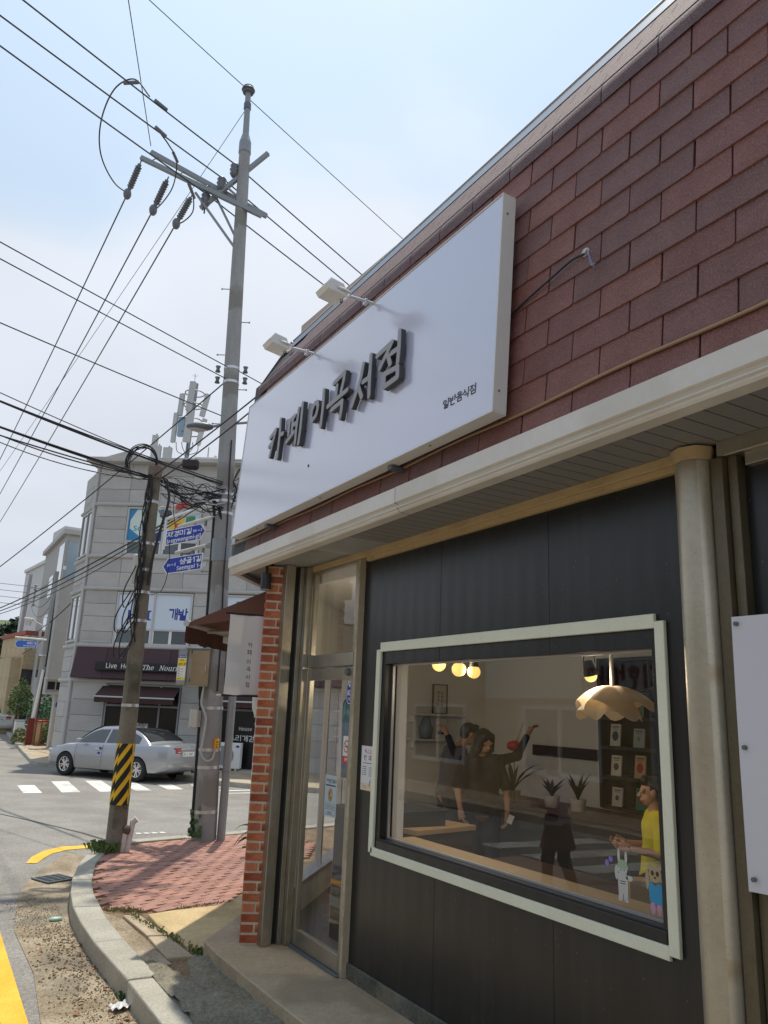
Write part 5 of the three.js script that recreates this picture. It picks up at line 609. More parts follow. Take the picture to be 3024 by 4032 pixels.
// ---------------------------------------------------------------- overhead wires, each a thing
const pw = (name, a, b, sag, r, label, group, material = 'cable') => T(name, wire(a, b, sag, r, 40), material, label, 'wire', group);
const far = (a, b, t) => [lerp(a[0], b[0], t), lerp(a[1], b[1], t), lerp(a[2], b[2], t)];
{
  const L3 = 'power lines over the crossarms'; const wireM = mat('wireGrey', [0.045, 0.05, 0.055], 0.5);
  const runs = [[[3.56, 11.3, -12.15], [-0.08, 11.2, -10.33], [6.97, 11, -13.59], 'uppermost thick power line at the crossarm'], [[3.38, 11.02, -12.27], [-0.42, 10.9, -10.39], [6.59, 10.62, -13.51], 'middle thick power line at the crossarm'], [[3.16, 10.68, -12.40], [-0.36, 10.5, -10.47], [5.91, 10.28, -13.28], 'lowest thick power line at the crossarm']];
  for (const [p, l, q, t] of runs) { pw('power_line', p, far(p, l, 3.2), 0.1, 0.013, t + ' running to the upper left', L3, wireM); pw('power_line', p, far(p, q, 3), 0.05, 0.013, t + ' running back over the cafe roof', L3, wireM); }
  pw('ground_wire', bpx(12.92), far(bpx(12.92), [1.59, 12.8, -11.01], 4), 0.05, 0.008, 'thin wire from the very top of the tall pole up out of the picture', undefined, wireM); pw('ground_wire', bpx(12.75), far(bpx(12.75), [8.14, 12.55, -13.98], 2.5), 0.03, 0.008, 'thin wire from the pole top sloping down behind the cafe roof', undefined, wireM);
  pw('stay_wire', [2.2, 11.62, -12.93], far([2.2, 11.62, -12.93], [1.14, 11.7, -10.09], 3), 0, 0.008, 'thin wire rising from the crossarm tip out of the top of the picture', undefined, wireM);
  const DL = 'three lines dropping left from the hanging insulators'; [[[1.92, 10.55, -13.17], [1.29, 9.5, -27.81], 'left'], [[2.35, 10.25, -12.92], [1.67, 9.2, -30.33], 'middle'], [[2.73, 10.0, -12.7], [2.2, 9.2, -29.91], 'right']].forEach(([a, b, n]) => pw('power_line', a, far(a, b, 2.2), 0.25, 0.013, `power line falling left from the ${n} hanging insulator`, DL, wireM));
  pw('stay_wire', bpx(12.55), far(bpx(12.55), [1.26, 8.5, -25.82], 1.6), 0.1, 0.006, 'very thin wire from the pole top running far down to the left', undefined, wireM);
  // jumper loops with sleeves
  const jl = thing('jumper_cable', 'looping jumper cable from the top power line to the left hanging insulator', 'jumper cable'); M('loop', tube([[1.80, 11.24, -11.27], [1.55, 11.55, -11.4], [1.33, 11.45, -11.6], [1.22, 11.1, -12.0], [1.35, 10.85, -12.6], [1.72, 10.72, -13.1], [1.92, 10.66, -13.14]], 0.012, 60, 6), wireM, jl);
  M('sleeve', cyl(0.035, 0.03, [1.9, 11.245, -11.32], [2.12, 11.255, -11.43], 10), 'porcelain', jl); M('sleeve', cyl(0.03, 0.03, [1.62, 11.5, -11.37], [1.42, 11.5, -11.52], 10), 'porcelain', jl);
  const j2 = thing('jumper_cable', 'short jumper cable from the middle power line to the middle hanging insulator', 'jumper cable'); M('loop', tube([[2.1, 10.93, -11.62], [2.3, 10.9, -11.8], [2.55, 10.98, -12.25], [2.6, 10.7, -12.6], [2.45, 10.4, -12.85], [2.37, 10.32, -12.9]], 0.012, 50, 6), wireM, j2); M('sleeve', cyl(0.032, 0.03, [2.0, 10.95, -11.55], [2.2, 10.94, -11.66], 10), 'porcelain', j2); M('sleeve', cyl(0.026, 0.026, [2.42, 10.95, -12.0], [2.55, 10.95, -12.2], 10), 'porcelain', j2);
  const j3 = thing('jumper_cable', 'short jumper cable from the lowest power line to the right hanging insulator', 'jumper cable'); M('loop', tube([[2.75, 10.62, -12.15], [2.9, 10.5, -12.3], [2.98, 10.3, -12.5], [2.86, 10.12, -12.62], [2.76, 10.06, -12.68]], 0.011, 40, 6), wireM, j3); M('sleeve', cyl(0.03, 0.026, [2.78, 10.6, -12.18], [2.95, 10.47, -12.35], 10), 'porcelain', j3);
  const C = 'low voltage wires at the pole ring'; pw('service_wire', [3.78, 7.3, -12.0], far([3.78, 7.3, -12.0], [0.07, 7.4, -10.15], 3), 0.05, 0.009, 'upper of the two long wires running left from the ring of the tall pole', C); pw('service_wire', [3.72, 7.1, -12.0], far([3.72, 7.1, -12.0], [0.1, 7.2, -10.2], 3), 0.05, 0.009, 'lower of the two long wires running left from the ring of the tall pole', C); pw('service_wire', [3.9, 7.3, -12.0], [9, 7.0, -13.8], 0.05, 0.009, 'wire leaving the pole ring to the right behind the cafe roof', C);
  pw('service_wire', [3.74, 6.45, -12.05], far([3.74, 6.45, -12.05], [0.22, 6.5, -10.44], 3), 0.1, 0.009, 'single wire crossing left behind the rooftop antennas'); pw('service_wire', [3.72, 7.05, -12.05], [0.6, 4.1, -22.5], 0.1, 0.012, 'wire running down left from the ring past the grey building corner'); pw('service_wire', [3.05, 5.42, -7.05], [2.55, 5.0, -11.35], 0.03, 0.01, 'wire from the cafe roof corner down to the short telecom pole, upper of a pair'); pw('service_wire', [3.08, 5.36, -7.05], [2.68, 5.0, -11.35], 0.06, 0.01, 'wire from the cafe roof corner down to the short telecom pole, lower of a pair');
  const TG = 'thick telecom cables between the two poles'; const tl = [[5.62, 0.007], [5.57, 0.015], [5.52, 0.009], [5.32, 0.008], [5.27, 0.016], [5.22, 0.01]];
  tl.forEach(([y, r], i) => { const a = [3.78 + (i % 3) * 0.03, 5.22 - (i > 2 ? 0.22 : 0) + (i % 3) * 0.03, -12.0 + 0.1], b = [0.36, y + (i > 2 ? -0.02 : 0.06), -10.4 - (i > 2 ? 0.0 : 0)]; pw('telecom_cable', a, far(a, b, 2.6), 0.22 + (i % 2) * 0.06, r, `${['uppermost', 'second', 'third', 'fourth', 'fifth', 'lowest'][i]} of the stacked telecom cables sweeping left from the tall pole`, TG); });
  pw('telecom_cable', [2.6, 5.02, -11.38], [-0.6, 5.45, -11.0], 0.18, 0.01, 'twisted thin cable sagging left from the top of the short telecom pole'); pw('telecom_cable', [2.6, 4.98, -11.4], [-0.6, 5.40, -11.05], 0.22, 0.008, 'second thin cable sagging left from the top of the short telecom pole');
  // bundle running from the tall pole down-left past the short pole into the far street
  for (let i = 0; i < 3; i++) { pw('telecom_cable', [3.74 - i * 0.02, 5.12 - i * 0.04, -12.0], [1.6 + i * 0.05, 4.12 - i * 0.05, -25.0], 0.12 + i * 0.06, 0.016 - i * 0.003, `${['upper', 'middle', 'lower'][i]} strand of the cable bundle slanting down left in front of the grey building`, 'cable bundle into the far street'); }
  T('cable_tag', b2(2.40, 2.46, 4.50, 4.58, -18.01, -18.0), 'white', 'small white tag hanging on the slanting cable bundle', 'cable tag');
  // tangle between the two poles
  const tg = thing('cable_tangle', 'messy tangle of thin cables strung between the short pole and the tall pole', 'cables'); const R2 = RNG(91); const r2 = (a, b) => a + (b - a) * R2();
  for (let i = 0; i < 22; i++) { const a = [2.66 + r2(-0.03, 0.1), 4.95 + r2(-0.18, 0.1), -11.3], b = [3.76 + r2(-0.04, 0.12), 4.9 + r2(-0.15, 0.3), -11.86], n = 5, pts = [a]; for (let k = 1; k < n; k++) { const t = k / n; pts.push([lerp(a[0], b[0], t) + r2(-0.06, 0.06), lerp(a[1], b[1], t) - r2(-0.02, 0.16) * Math.sin(t * 3.14) * 1.6, lerp(a[2], b[2], t) + r2(-0.05, 0.05)]); } pts.push(b); M('cable', tube(pts, i % 5 ? 0.0055 : 0.011, 40, 5), i % 6 ? 'cable' : 'lightGrey', tg); }
  M('cable', tube([[2.95, 5.0, -11.4], [2.92, 4.6, -11.38], [2.98, 4.3, -11.4], [2.93, 4.1, -11.4], [2.95, 3.7, -11.4], [2.86, 3.35, -11.35], [2.72, 3.28, -11.3]], 0.006, 60, 5), 'cable', tg);
  M('splice_case', (() => { const g = rbox(0.26, 0.17, 0.14, 0.05, 0, 0, 0, 3); g.rotateY(ANG); g.translate(3.2, 5.42, -11.72); return g; })(), 'cable', tg);
  for (let i = 0; i < 10; i++) { const a = r2(0, 6.28); M('cable', tube([[3.95, 5.3, -11.85], [4.02 + r2(0, 0.1), 5.3 + r2(-0.3, 0.35), -11.8], [4.05 + r2(-0.05, 0.1), 5.1 + r2(-0.3, 0.4), -11.78], [3.95, 4.95 + r2(-0.1, 0.2), -11.82]], 0.007, 24, 5), 'cable', tg); }
}
// ================================================================ GREY BUILDING ACROSS THE JUNCTION
const BA = Math.atan2(-0.56, 0.83), B0 = [8.72, -27.56];
const bw = (s, o = 0) => [B0[0] + 0.829 * s - 0.559 * o, B0[1] + 0.559 * s + 0.829 * o];
{
  const b = thing('granite_building', 'grey granite clad three storey building across the junction with window signs', 'building', [B0[0], 0, B0[1]], BA);
  const s0 = -4.6, s1 = 8, gy = -0.45;
  M('wall', merge([b2(s0 + 0.05, s1, gy, 10.5, -9, -0.09)]), 'granite2', b);
  // openings: [s0, s1, y0, y1]
  const open = [[-3.42, -0.58, 3.74, 5.66], [-3.42, -0.58, 6.98, 8.84], [0.5, 3.3, 3.74, 5.66], [0.5, 3.3, 6.98, 8.84], [-3.42, -0.7, gy, 2.36], [0.25, 3.0, gy, 2.36], [s0, s1, 2.52, 3.66]];
  const ys = [gy, 0.2, 0.74, 1.28, 1.82, 2.42, 2.52, 3.66, 4.2, 4.74, 5.2, 5.68, 5.82, 6.36, 6.92, 7.44, 7.96, 8.44, 8.86, 8.98, 9.5, 10.04, 10.5], G = {};
  const panel = (x0, x1, y0, y1, n) => { const k = (x1 - x0).toFixed(2) + (y1 - y0).toFixed(2); G[k] ||= [0, 1].map(() => rbox(x1 - x0 - 0.012, y1 - y0 - 0.012, 0.06, 0.004)); M('granite_panel', G[k][n & 1], n % 3 ? 'granite' : 'granite2', b, [(x0 + x1) / 2, (y0 + y1) / 2, -0.045 + rr(-0.003, 0.003)]); };
  let n = 0; for (let j = 0; j < ys.length - 1; j++) { const y0 = ys[j], y1 = ys[j + 1]; const cuts = new Set([s0, s1]); for (let x = s0 + 1.18; x < s1 - 0.3; x += 1.18) cuts.add(+x.toFixed(3)); const my = (y0 + y1) / 2, row = open.filter((o) => my > o[2] && my < o[3]); let xs = [...cuts].filter((x) => !row.some((o) => x > o[0] - 0.12 && x < o[1] + 0.12)); for (const o of row) xs.push(o[0], o[1]); xs = [...new Set(xs)].sort((a, c) => a - c); for (let i = 0; i < xs.length - 1; i++) { const mx = (xs[i] + xs[i + 1]) / 2; if (row.some((o) => mx > o[0] && mx < o[1]) || xs[i + 1] - xs[i] < 0.03) continue; panel(xs[i], xs[i + 1], y0, y1, n++); } }
  for (const y of [2.47, 3.70, 5.75, 6.94, 8.92]) M('ledge', (() => { const g = cyl(0.075, 0.075, [s0 - 0.03, y, 0.0], [s1, y, 0.0], 12); return g; })(), 'granite', b);
  M('cornice', rb2(s0 - 0.5, s1, 10.5, 10.66, -1.5, 0.35, 0.01), 'granite', b); M('roof_slope', (() => { const g = ext([[-5.3, 10.62], [-3.75, 11.1], [-2.9, 10.8], [-2.9, 10.66], [-5.2, 10.6]], 4); g.translate(0, 0, -4.2); return uvm(g); })(), 'granite2', b);
  const winSign = canvasMat('winSign', 512, 380, (c, w, h) => { c.fillStyle = '#c9d3df'; c.fillRect(0, 0, w, h); c.strokeStyle = '#25358a'; c.lineCap = 'butt'; hangul(c, '개발', 210, 150, 118, 20, 1.14); }, 0.5);
  const winSign0 = canvasMat('winSignH', 256, 380, (c, w, h) => { c.fillStyle = '#c9d3df'; c.fillRect(0, 0, w, h); c.fillStyle = '#25358a'; c.font = 'bold 150px sans-serif'; c.fillText('H', 62, 285); c.fillText('I', 190, 285); }, 0.5);
  const school = canvasMat('schoolSign', 400, 420, (c, w, h) => { c.fillStyle = '#2e7fae'; c.fillRect(0, 0, w, h); c.fillStyle = '#1d3f86'; c.beginPath(); c.moveTo(w * 0.6, h); c.lineTo(w, h * 0.5); c.lineTo(w, h); c.fill(); c.fillStyle = '#c9d6cf'; c.beginPath(); c.moveTo(90, 8); c.lineTo(320, 8); c.lineTo(w - 4, 150); c.lineTo(w - 10, 270); c.lineTo(200, 410); c.lineTo(20, 260); c.lineTo(20, 150); c.fill(); c.fillStyle = '#1d3f86'; c.fillRect(170, 70, 90, 120); c.fillStyle = '#c9d6cf'; c.font = 'bold 70px sans-serif'; c.fillText('S', 190, 160); c.fillStyle = '#2b8fb4'; c.font = 'bold 92px sans-serif'; c.fillText('School', 60, 290); c.fillStyle = '#8a8a80'; c.font = '30px sans-serif'; c.fillText('School', 130, 330); }, 0.5);
  const yel = canvasMat('yellowPoster', 300, 420, (c, w, h) => { c.fillStyle = '#b8c6c8'; c.fillRect(0, 0, w, h); c.fillStyle = '#d8b23c'; c.fillRect(40, 90, 130, 220); c.fillStyle = '#3f7f58'; c.fillRect(180, 80, 80, 120); c.fillStyle = '#b2563c'; c.fillRect(90, 180, 60, 60); c.fillStyle = '#e8e4d4'; c.fillRect(170, 220, 100, 120); }, 0.5);
  const window2 = (x0, x1, y0, y1, ys1, mats) => { const w = grp('window', b), f = 0.06, mid = (x0 + x1) / 2; M('frame', merge([rb2(x0, x1, y1 - f, y1, -0.08, 0.02), rb2(x0, x1, y0, y0 + f, -0.08, 0.03), rb2(x0, x0 + f, y0 + f, y1 - f, -0.08, 0.02), rb2(x1 - f, x1, y0 + f, y1 - f, -0.08, 0.02), rb2(mid - f / 2, mid + f / 2, y0 + f, y1 - f, -0.08, 0.02), rb2(x0 + f, mid - f / 2, ys1 - f / 2, ys1 + f / 2, -0.08, 0.02), rb2(mid + f / 2, x1 - f, ys1 - f / 2, ys1 + f / 2, -0.08, 0.02)]), 'lightGrey', w); [[x0 + f, mid - f / 2, 0], [mid + f / 2, x1 - f, 1]].forEach(([a, c, k]) => { const g = new THREE.PlaneGeometry(c - a, y1 - f - ys1 - f / 2); g.translate((a + c) / 2, (y1 - f + ys1 + f / 2) / 2, -0.03); M('window_sign', g, mats[k], w); const q = (c - a) / 2; for (let i = 0; i < 2; i++) { M('sash', merge([b2(a + i * q, a + i * q + 0.05, y0 + f, ys1 - f / 2, -0.05, -0.01), b2(a + (i + 1) * q - 0.05, a + (i + 1) * q, y0 + f, ys1 - f / 2, -0.05, -0.01)]), 'white', w); const p = new THREE.PlaneGeometry(q - 0.1, ys1 - f / 2 - y0 - f); p.translate(a + (i + 0.5) * q, (ys1 - f / 2 + y0 + f) / 2, -0.04); M('pane', p, i ? 'darkGlass' : 'greenGlass', w); } }); };
  window2(-3.40, -0.60, 3.76, 5.64, 4.3, [winSign0, winSign]); window2(-3.40, -0.60, 7.0, 8.82, 7.52, [school, yel]); window2(0.52, 3.28, 3.76, 5.64, 4.3, [winSign0, winSign0]); window2(0.52, 3.28, 7.0, 8.82, 7.52, [yel, yel]);
  M('rail', cyl(0.02, 0.02, [-4.45, 3.82, 0.14], [-3.5, 3.82, 0.14], 8), 'lightGrey', b); M('rail', cyl(0.02, 0.02, [-4.3, 10.1, 0.1], [-3.7, 10.1, 0.1], 8), 'lightGrey', b);
  // maroon fascia board with lettering
  const fb = grp('fascia_board', b); const slope = (g) => g; for (let i = 0; i < 11; i++) { const x0 = s0 - 0.02 + i * 1.15; const g = ext([[0.35, 2.56], [0.33, 2.54], [0.02, 3.62], [0.04, 3.64]], 1.135); g.rotateY(Math.PI / 2); g.scale(1, 1, -1); const p = g.attributes.position; g.translate(x0, 0, 0); const gg = nonIdx(g); const ix = gg.attributes.position.array; for (let k = 0; k < ix.length; k += 9) for (let c = 0; c < 3; c++) [ix[k + 3 + c], ix[k + 6 + c]] = [ix[k + 6 + c], ix[k + 3 + c]]; gg.computeVertexNormals(); M('fascia_panel', uvm(gg), i % 2 ? 'maroon' : mat('maroon' + i, [0.05, 0.018, 0.023], 0.55), fb); }
  M('fascia_light', (() => { const g = rb2(-3.75, 3.2, 2.82, 3.12, 0.34, 0.42, 0.03); return g; })(), 'black', fb);
  const lw = latin('Live  House', 0.17, 0.01, fontReg); lw.translate(-3.35, 2.9, 0.425); M('lettering', lw, 'white', fb); const sc = latin('The   Nourigo   Gr', 0.17, 0.01, fontSerif); sc.applyMatrix4(new THREE.Matrix4().makeShear(0, 0, 0.25, 0, 0, 0)); sc.translate(-2.05, 2.88, 0.425); M('lettering', sc, 'white', fb);
  // shop front glass, small awnings, door
  for (const [a, c, tx] of [[-3.4, -0.72, 0], [0.27, 2.98, 1]]) {
    const d = grp('shop_front', b); M('glass', b2(a, c, gy + 0.1, 2.34, -0.088, -0.066), K.shopBlack || mat('shopBlack', [0.008, 0.009, 0.011], 0.25), d); for (const x of [a, c - 0.06, lerp(a, c, 0.72)]) M('mullion', rb2(x, x + 0.06, gy + 0.1, 2.34, -0.06, -0.015), 'greyPaint', d); M('transom', rb2(a + 0.062, c - 0.062, 1.62, 1.69, -0.06, -0.02), 'greyPaint', d);
    M('step', rb2(a - 0.1, c + 0.1, gy - 0.1, gy + 0.17, 0.02, 0.5, 0.01), 'granite2', d);
    const t = hangulGeo('느리게걷기', 0.2, 0.011, 0.004, 1.12); t.translate(a + 0.85, 0.62, -0.064); M('lettering', t, 'white', d); const h = latin('House', 0.12, 0.004, fontReg); h.translate(a + 1.15, 0.98, -0.064); M('lettering', h, 'white', d);
    M('awning', (() => { const g = gridGeo(8, 4, (u, v) => [a - 0.12 + u * (c - a + 0.1), 2.3 - v * 0.36, 0.03 + v * 0.62]); return g; })(), mat('maroonAwn' + tx, [0.05, 0.022, 0.022], 0.85, { side: THREE.DoubleSide }), d); M('awning_bar', cyl(0.03, 0.03, [a - 0.14, 1.93, 0.66], [c, 1.93, 0.66], 10), 'lightGrey', d); M('valance', (() => { const g = gridGeo(40, 2, (u, v) => [a - 0.12 + u * (c - a + 0.1), 1.92 - v * 0.17 - 0.02 * v * Math.abs(Math.sin(u * 30)), 0.655]); return g; })(), K['maroonAwn' + tx], d);
  }
  // oblique left face along the side street
  const lf = grp('left_face', b, [s0, 0, 0], 0); const ld = [-0.0475, -0.9989], dx = ld[0] * 0.829 + ld[1] * 0.559, dz = -ld[0] * 0.559 + ld[1] * 0.829; // world dir -> local
  const la = Math.atan2(-dz, dx); const lg = new THREE.Group(); lf.rotation.y = la; 
  const side = -1; M('wall', b2(0, 2.4, gy, 10.4, 0.05, 0.5), 'granite2', lf); for (let j = 0; j < 20; j++) for (let i = 0; i < 2; i++) { const y0 = gy + j * 0.54, x0 = i * 1.2; M('granite_panel', rbox(1.188, 0.528, 0.05, 0.004, x0 + 0.6, y0 + 0.27, 0.035), (i + j) % 3 ? 'granite' : 'granite2', lf); }
  for (const y of [2.47, 3.70, 5.75, 6.94, 8.92]) M('ledge', cyl(0.075, 0.075, [-0.05, y, 0.0], [2.42, y, 0.0], 10), 'granite', lf);
  for (const [x, y0, y1] of [[0.4, 3.85, 5.6], [0.4, 7.05, 8.8]]) { M('window_frame', merge([rb2(x, x + 1.7, y1 - 0.07, y1, -0.05, 0.01), rb2(x, x + 1.7, y0, y0 + 0.07, -0.07, 0.01), rb2(x, x + 0.07, y0 + 0.071, y1 - 0.071, -0.05, 0.01), rb2(x + 1.63, x + 1.7, y0 + 0.071, y1 - 0.071, -0.05, 0.01), rb2(x + 0.82, x + 0.88, y0 + 0.071, y1 - 0.071, -0.05, 0.01)]), 'lightGrey', lf); M('pane', b2(x + 0.07, x + 1.63, y0 + 0.07, y1 - 0.07, -0.01, 0.0085), 'darkGlass', lf); }
  M('downpipe', cyl(0.06, 0.06, [0.18, gy, -0.07], [0.18, 10.4, -0.07], 10), 'lightGrey', lf);
}
{ // rooftop telecom mast
  const [x, z] = bw(-1.83, -1.2), a = thing('antenna_mast', 'rooftop telecom mast carrying two tiers of pale panel antennas', 'antenna mast', [x, 10.6, z], BA); const S = 1.06;
  M('mast', cyl(0.09, 0.07, [0, 0, 0], [0.12, 3.5 * S, 0], 12), 'galv', a); for (const y of [1.5, 2.0, 2.6, 3.1]) M('bracket', (() => { const g = new THREE.TorusGeometry(0.38, 0.025, 5, 18); g.rotateX(Math.PI / 2); g.translate(0.08, y * S, 0); return g; })(), 'galv', a);
  const pn = (x0, y0, h, w, z0, tl) => { const g = rbox(w, h, 0.12, 0.03, 0, 0, 0, 2); g.rotateZ(tl); g.rotateY(x0 * 0.8); g.translate(x0, y0, z0); M('panel_antenna', g, 'lightGrey', a); };
  pn(-0.36, 2.72, 0.95, 0.22, 0.2, -0.04); pn(0.06, 3.02, 1.25, 0.24, 0.38, -0.06); pn(0.58, 2.75, 1.0, 0.22, 0.1, -0.16); pn(-0.2, 2.9, 0.9, 0.16, -0.3, 0); pn(-0.52, 1.75, 1.25, 0.2, 0.2, -0.02); pn(0.1, 1.75, 1.35, 0.27, 0.4, -0.06); pn(0.56, 1.6, 1.15, 0.2, 0.15, -0.16); M('radio_unit', rbox(0.26, 0.8, 0.2, 0.02, -0.26, 1.8, 0.15), mat('radio', [0.26, 0.36, 0.45], 0.5), a);
  M('lightning_rod', merge([cyl(0.01, 0.01, [0.12, 3.6, 0.3], [0.13, 4.0, 0.3], 5), ...[0, 1, 2, 3].map((i) => cyl(0.006, 0.006, [0.13, 3.85, 0.3], [0.13 + 0.12 * Math.cos(i * 1.6), 3.95, 0.3 + 0.12 * Math.sin(i * 1.6)], 4))]), 'galv', a); for (let i = 0; i < 5; i++) M('feeder_cable', tube([[-0.4 + i * 0.22, 1.15, 0.2], [-0.35 + i * 0.2, 0.8 + (i % 2) * 0.15, 0.1], [0.02, 0.6, 0.06], [0.0, 0.1, 0.08]], 0.014, 16, 5), 'cable', a);
  for (const [s, h, w, l] of [[-3.0, 1.05, 0.22, 'slim rooftop panel antenna on the left edge of the granite building'], [-2.85, 0.62, 0.28, 'short blue grey rooftop unit behind the left antenna'], [-2.45, 0.55, 0.34, 'small pale rooftop antenna box beside the mast']]) { const [px, pz] = bw(s, -0.8); const t = thing('rooftop_antenna', l, 'antenna', [px, 10.6, pz], BA); M('panel', rbox(w, h, 0.14, 0.02, 0, 0.3 + h / 2, 0), 'lightGrey', t); M('post', cyl(0.03, 0.03, [0, 0, -0.12], [0, 0.4 + h, -0.12], 8), 'galv', t); M('clamp', rbox(0.06, 0.05, 0.1, 0.005, 0, 0.5, -0.08), 'galvDark', t); }
  const [tx, tz] = bw(-0.9, -1.0); const t = thing('rooftop_cabinet', 'low pale equipment cabinet with a whip aerial on the granite building roof', 'cabinet', [tx, 10.6, tz], BA); M('cabinet', rbox(0.9, 0.42, 0.6, 0.02, 0, 0.25, 0), 'offwhite', t); M('aerial', cyl(0.03, 0.025, [0, 0.46, 0], [0, 0.95, 0], 8), 'lightGrey', t); M('pipe_stub', cyl(0.05, 0.05, [0.3, 0.46, 0], [0.3, 0.6, 0], 10), 'lightGrey', t);
}
{ // air conditioner
  const [x, z] = bw(1.3, 0.55), a = thing('air_conditioner', 'white outdoor air conditioner unit standing by the dark shop front', 'air conditioner', [x, -0.30, z], BA); M('casing', rbox(0.85, 0.82, 0.34, 0.02, 0, 0.48, 0, 2), 'white', a); M('fan_opening', cyl(0.32, 0.32, [-0.1, 0.48, 0.165], [-0.1, 0.48, 0.174], 32), 'greyPaint', a); for (let i = 0; i < 6; i++) { const g = new THREE.TorusGeometry(0.05 + i * 0.052, 0.006, 4, 32); g.translate(-0.1, 0.48, 0.178); M('grille_ring', g, 'lightGrey', a); } M('foot', rbox(0.06, 0.07, 0.36, 0.004, -0.3, 0.035, 0), 'lightGrey', a); M('foot', rbox(0.06, 0.07, 0.36, 0.004, 0.3, 0.035, 0), 'lightGrey', a); M('badge', (() => { const g = new THREE.CylinderGeometry(0.05, 0.05, 0.006, 20); g.rotateX(Math.PI / 2); g.scale(1.2, 0.7, 1); g.translate(0.33, 0.78, 0.173); return g; })(), 'signBlue', a);
}
// ================================================================ FAR STREET ON THE LEFT
{
  const g1 = thing('grey_block', 'pale grey block with a glazed stair bay behind the granite building', 'building', [5.85, -0.3, -44], 0); M('wall', b2(0, 8, 0, 10.6, -8, 0), 'granite2', g1); M('parapet', rb2(-0.2, 8, 10.6, 10.85, -8, 0.15), 'granite', g1); M('window', merge([b2(0.1, 0.9, 8.2, 10.2, 0, 0.03), b2(-0.03, 0, 8.2, 10.2, -2, -0.2)]), mat('paleBlueGlass', [0.28, 0.36, 0.42], 0.1, { clearcoat: 1 }), g1); for (let j = 0; j < 4; j++) M('window', b2(-0.03, 0, 1 + j * 2.2, 2.2 + j * 2.2, -4.5, -3), 'darkGlass', g1);
  const g2 = thing('apartment_block', 'tall white apartment block with small stacked windows far down the left street', 'building', [7.75, 0, -62], 0.1); M('wall', b2(0, 12, 0, 11.9, -10, 0), mat('aptWhite', [0.56, 0.56, 0.55], 0.8), g2); M('parapet', rb2(-0.15, 12, 11.9, 12.15, -10, 0.15), 'offwhite', g2); M('stair_tower', b2(0.4, 2.6, 12.15, 14.5, -4, -0.6), K.aptWhite, g2); M('chimney', cyl(0.1, 0.1, [0.1, 12.1, -0.5], [0.1, 13.8, -0.5], 8), 'lightGrey', g2); for (let j = 0; j < 5; j++) for (let i = 0; i < 2; i++) { const w = grp('window', g2); const x = 0.5 + i * 1.35, y = 1.8 + j * 2.05; M('frame', b2(x - 0.06, x + 0.62, y - 0.06, y + 1.06, 0.002, 0.02), 'tanConcrete', w); M('pane', b2(x, x + 0.56, y, y + 1, 0.021, 0.03), 'darkGlass', w); }
  // tan brick house
  const hB = tmat('houseBrick', surf(80, [178, 160, 128], { n: 512, size: 1.2, patch: 14, grain: 12 }), 0.9); const h = thing('brick_house', 'two storey tan brick house with red tiled parapet behind the leaning white pole', 'house', [5.25, -0.3, -50.2], 0.12);
  M('wall', b2(0, 1.95, 0, 5.6, -6, 0), hB, h); M('wall', b2(-0.55, 0, 0, 4.3, -6, -0.4), hB, h); M('parapet', rb2(-0.1, 2.3, 5.6, 5.85, -6, 0.15), tmat('roofTile', surf(81, [150, 80, 62], { n: 128, size: 0.5, patch: 20, grain: 20 }), 0.8), h); M('band', b2(-0.05, 2.1, 5.35, 5.6, 0.0, 0.06), 'offwhite', h);
  const win = (x0, x1, y0, y1, z) => { const w = grp('window', h); M('frame', merge([b2(x0 - 0.06, x1 + 0.06, y1, y1 + 0.06, z, z + 0.05), b2(x0 - 0.06, x1 + 0.06, y0 - 0.06, y0, z, z + 0.05), b2(x0 - 0.06, x0, y0, y1, z, z + 0.05), b2(x1, x1 + 0.06, y0, y1, z, z + 0.05), b2((x0 + x1) / 2 - 0.03, (x0 + x1) / 2 + 0.03, y0, y1, z, z + 0.05)]), 'woodDark', w); M('pane', b2(x0, x1, y0, y1, z + 0.004, z + 0.02), 'darkGlass', w); }; win(0.05, 0.72, 2.85, 3.6, 0); win(0.3, 0.75, 0.75, 1.55, 0); M('door_canopy', rb2(0.0, 1.1, 1.68, 1.8, 0.01, 0.7), 'greyPaint', h); for (const [x, y0, y1] of [[1.0, 1.9, 3.6], [1.9, 0, 4.6]]) M('flue', rb2(x, x + 0.17, y0, y1, 0.01, 0.2), 'greyPaint', h); M('downpipe', cyl(0.05, 0.05, [0.05, 0, 0.08], [0.05, 2.2, 0.08], 8), 'woodDark', h);
  for (let r = 0; r < 22; r++) for (let c = 0; c < 8; c++) { const y = 0.1 + r * 0.24, x = c * 0.25 + (r & 1 ? 0.12 : 0); if (x > 1.75 || (x > -0.1 && x < 0.8 && ((y > 2.6 && y < 3.7) || (y > 0.5 && y < 1.7)))) continue; M('brick', G_brick(), hB, h, [x + 0.12, y + 0.1, 0.008]); }
  function G_brick() { G_brick.g ||= rbox(0.236, 0.222, 0.02, 0.004); return G_brick.g; }
  const h3 = thing('red_shed', 'low house with a rusty canopy roof at the left edge of the far street', 'house', [2.4, -0.2, -60], 0); M('wall', b2(0, 4.6, 0, 2.6, -4, 0), hB, h3); M('roof', (() => { const g = ext([[-0.3, 2.6], [4.8, 2.6], [4.6, 2.95], [0, 3.0]], 5); g.translate(0, 0, -4.4); return uvm(g); })(), 'gateRed', h3); M('door', b2(3.3, 4.1, 0, 2, 0, 0.03), 'brick2', h3); M('window', b2(1.5, 2.6, 1, 1.9, 0, 0.03), 'darkGlass', h3);
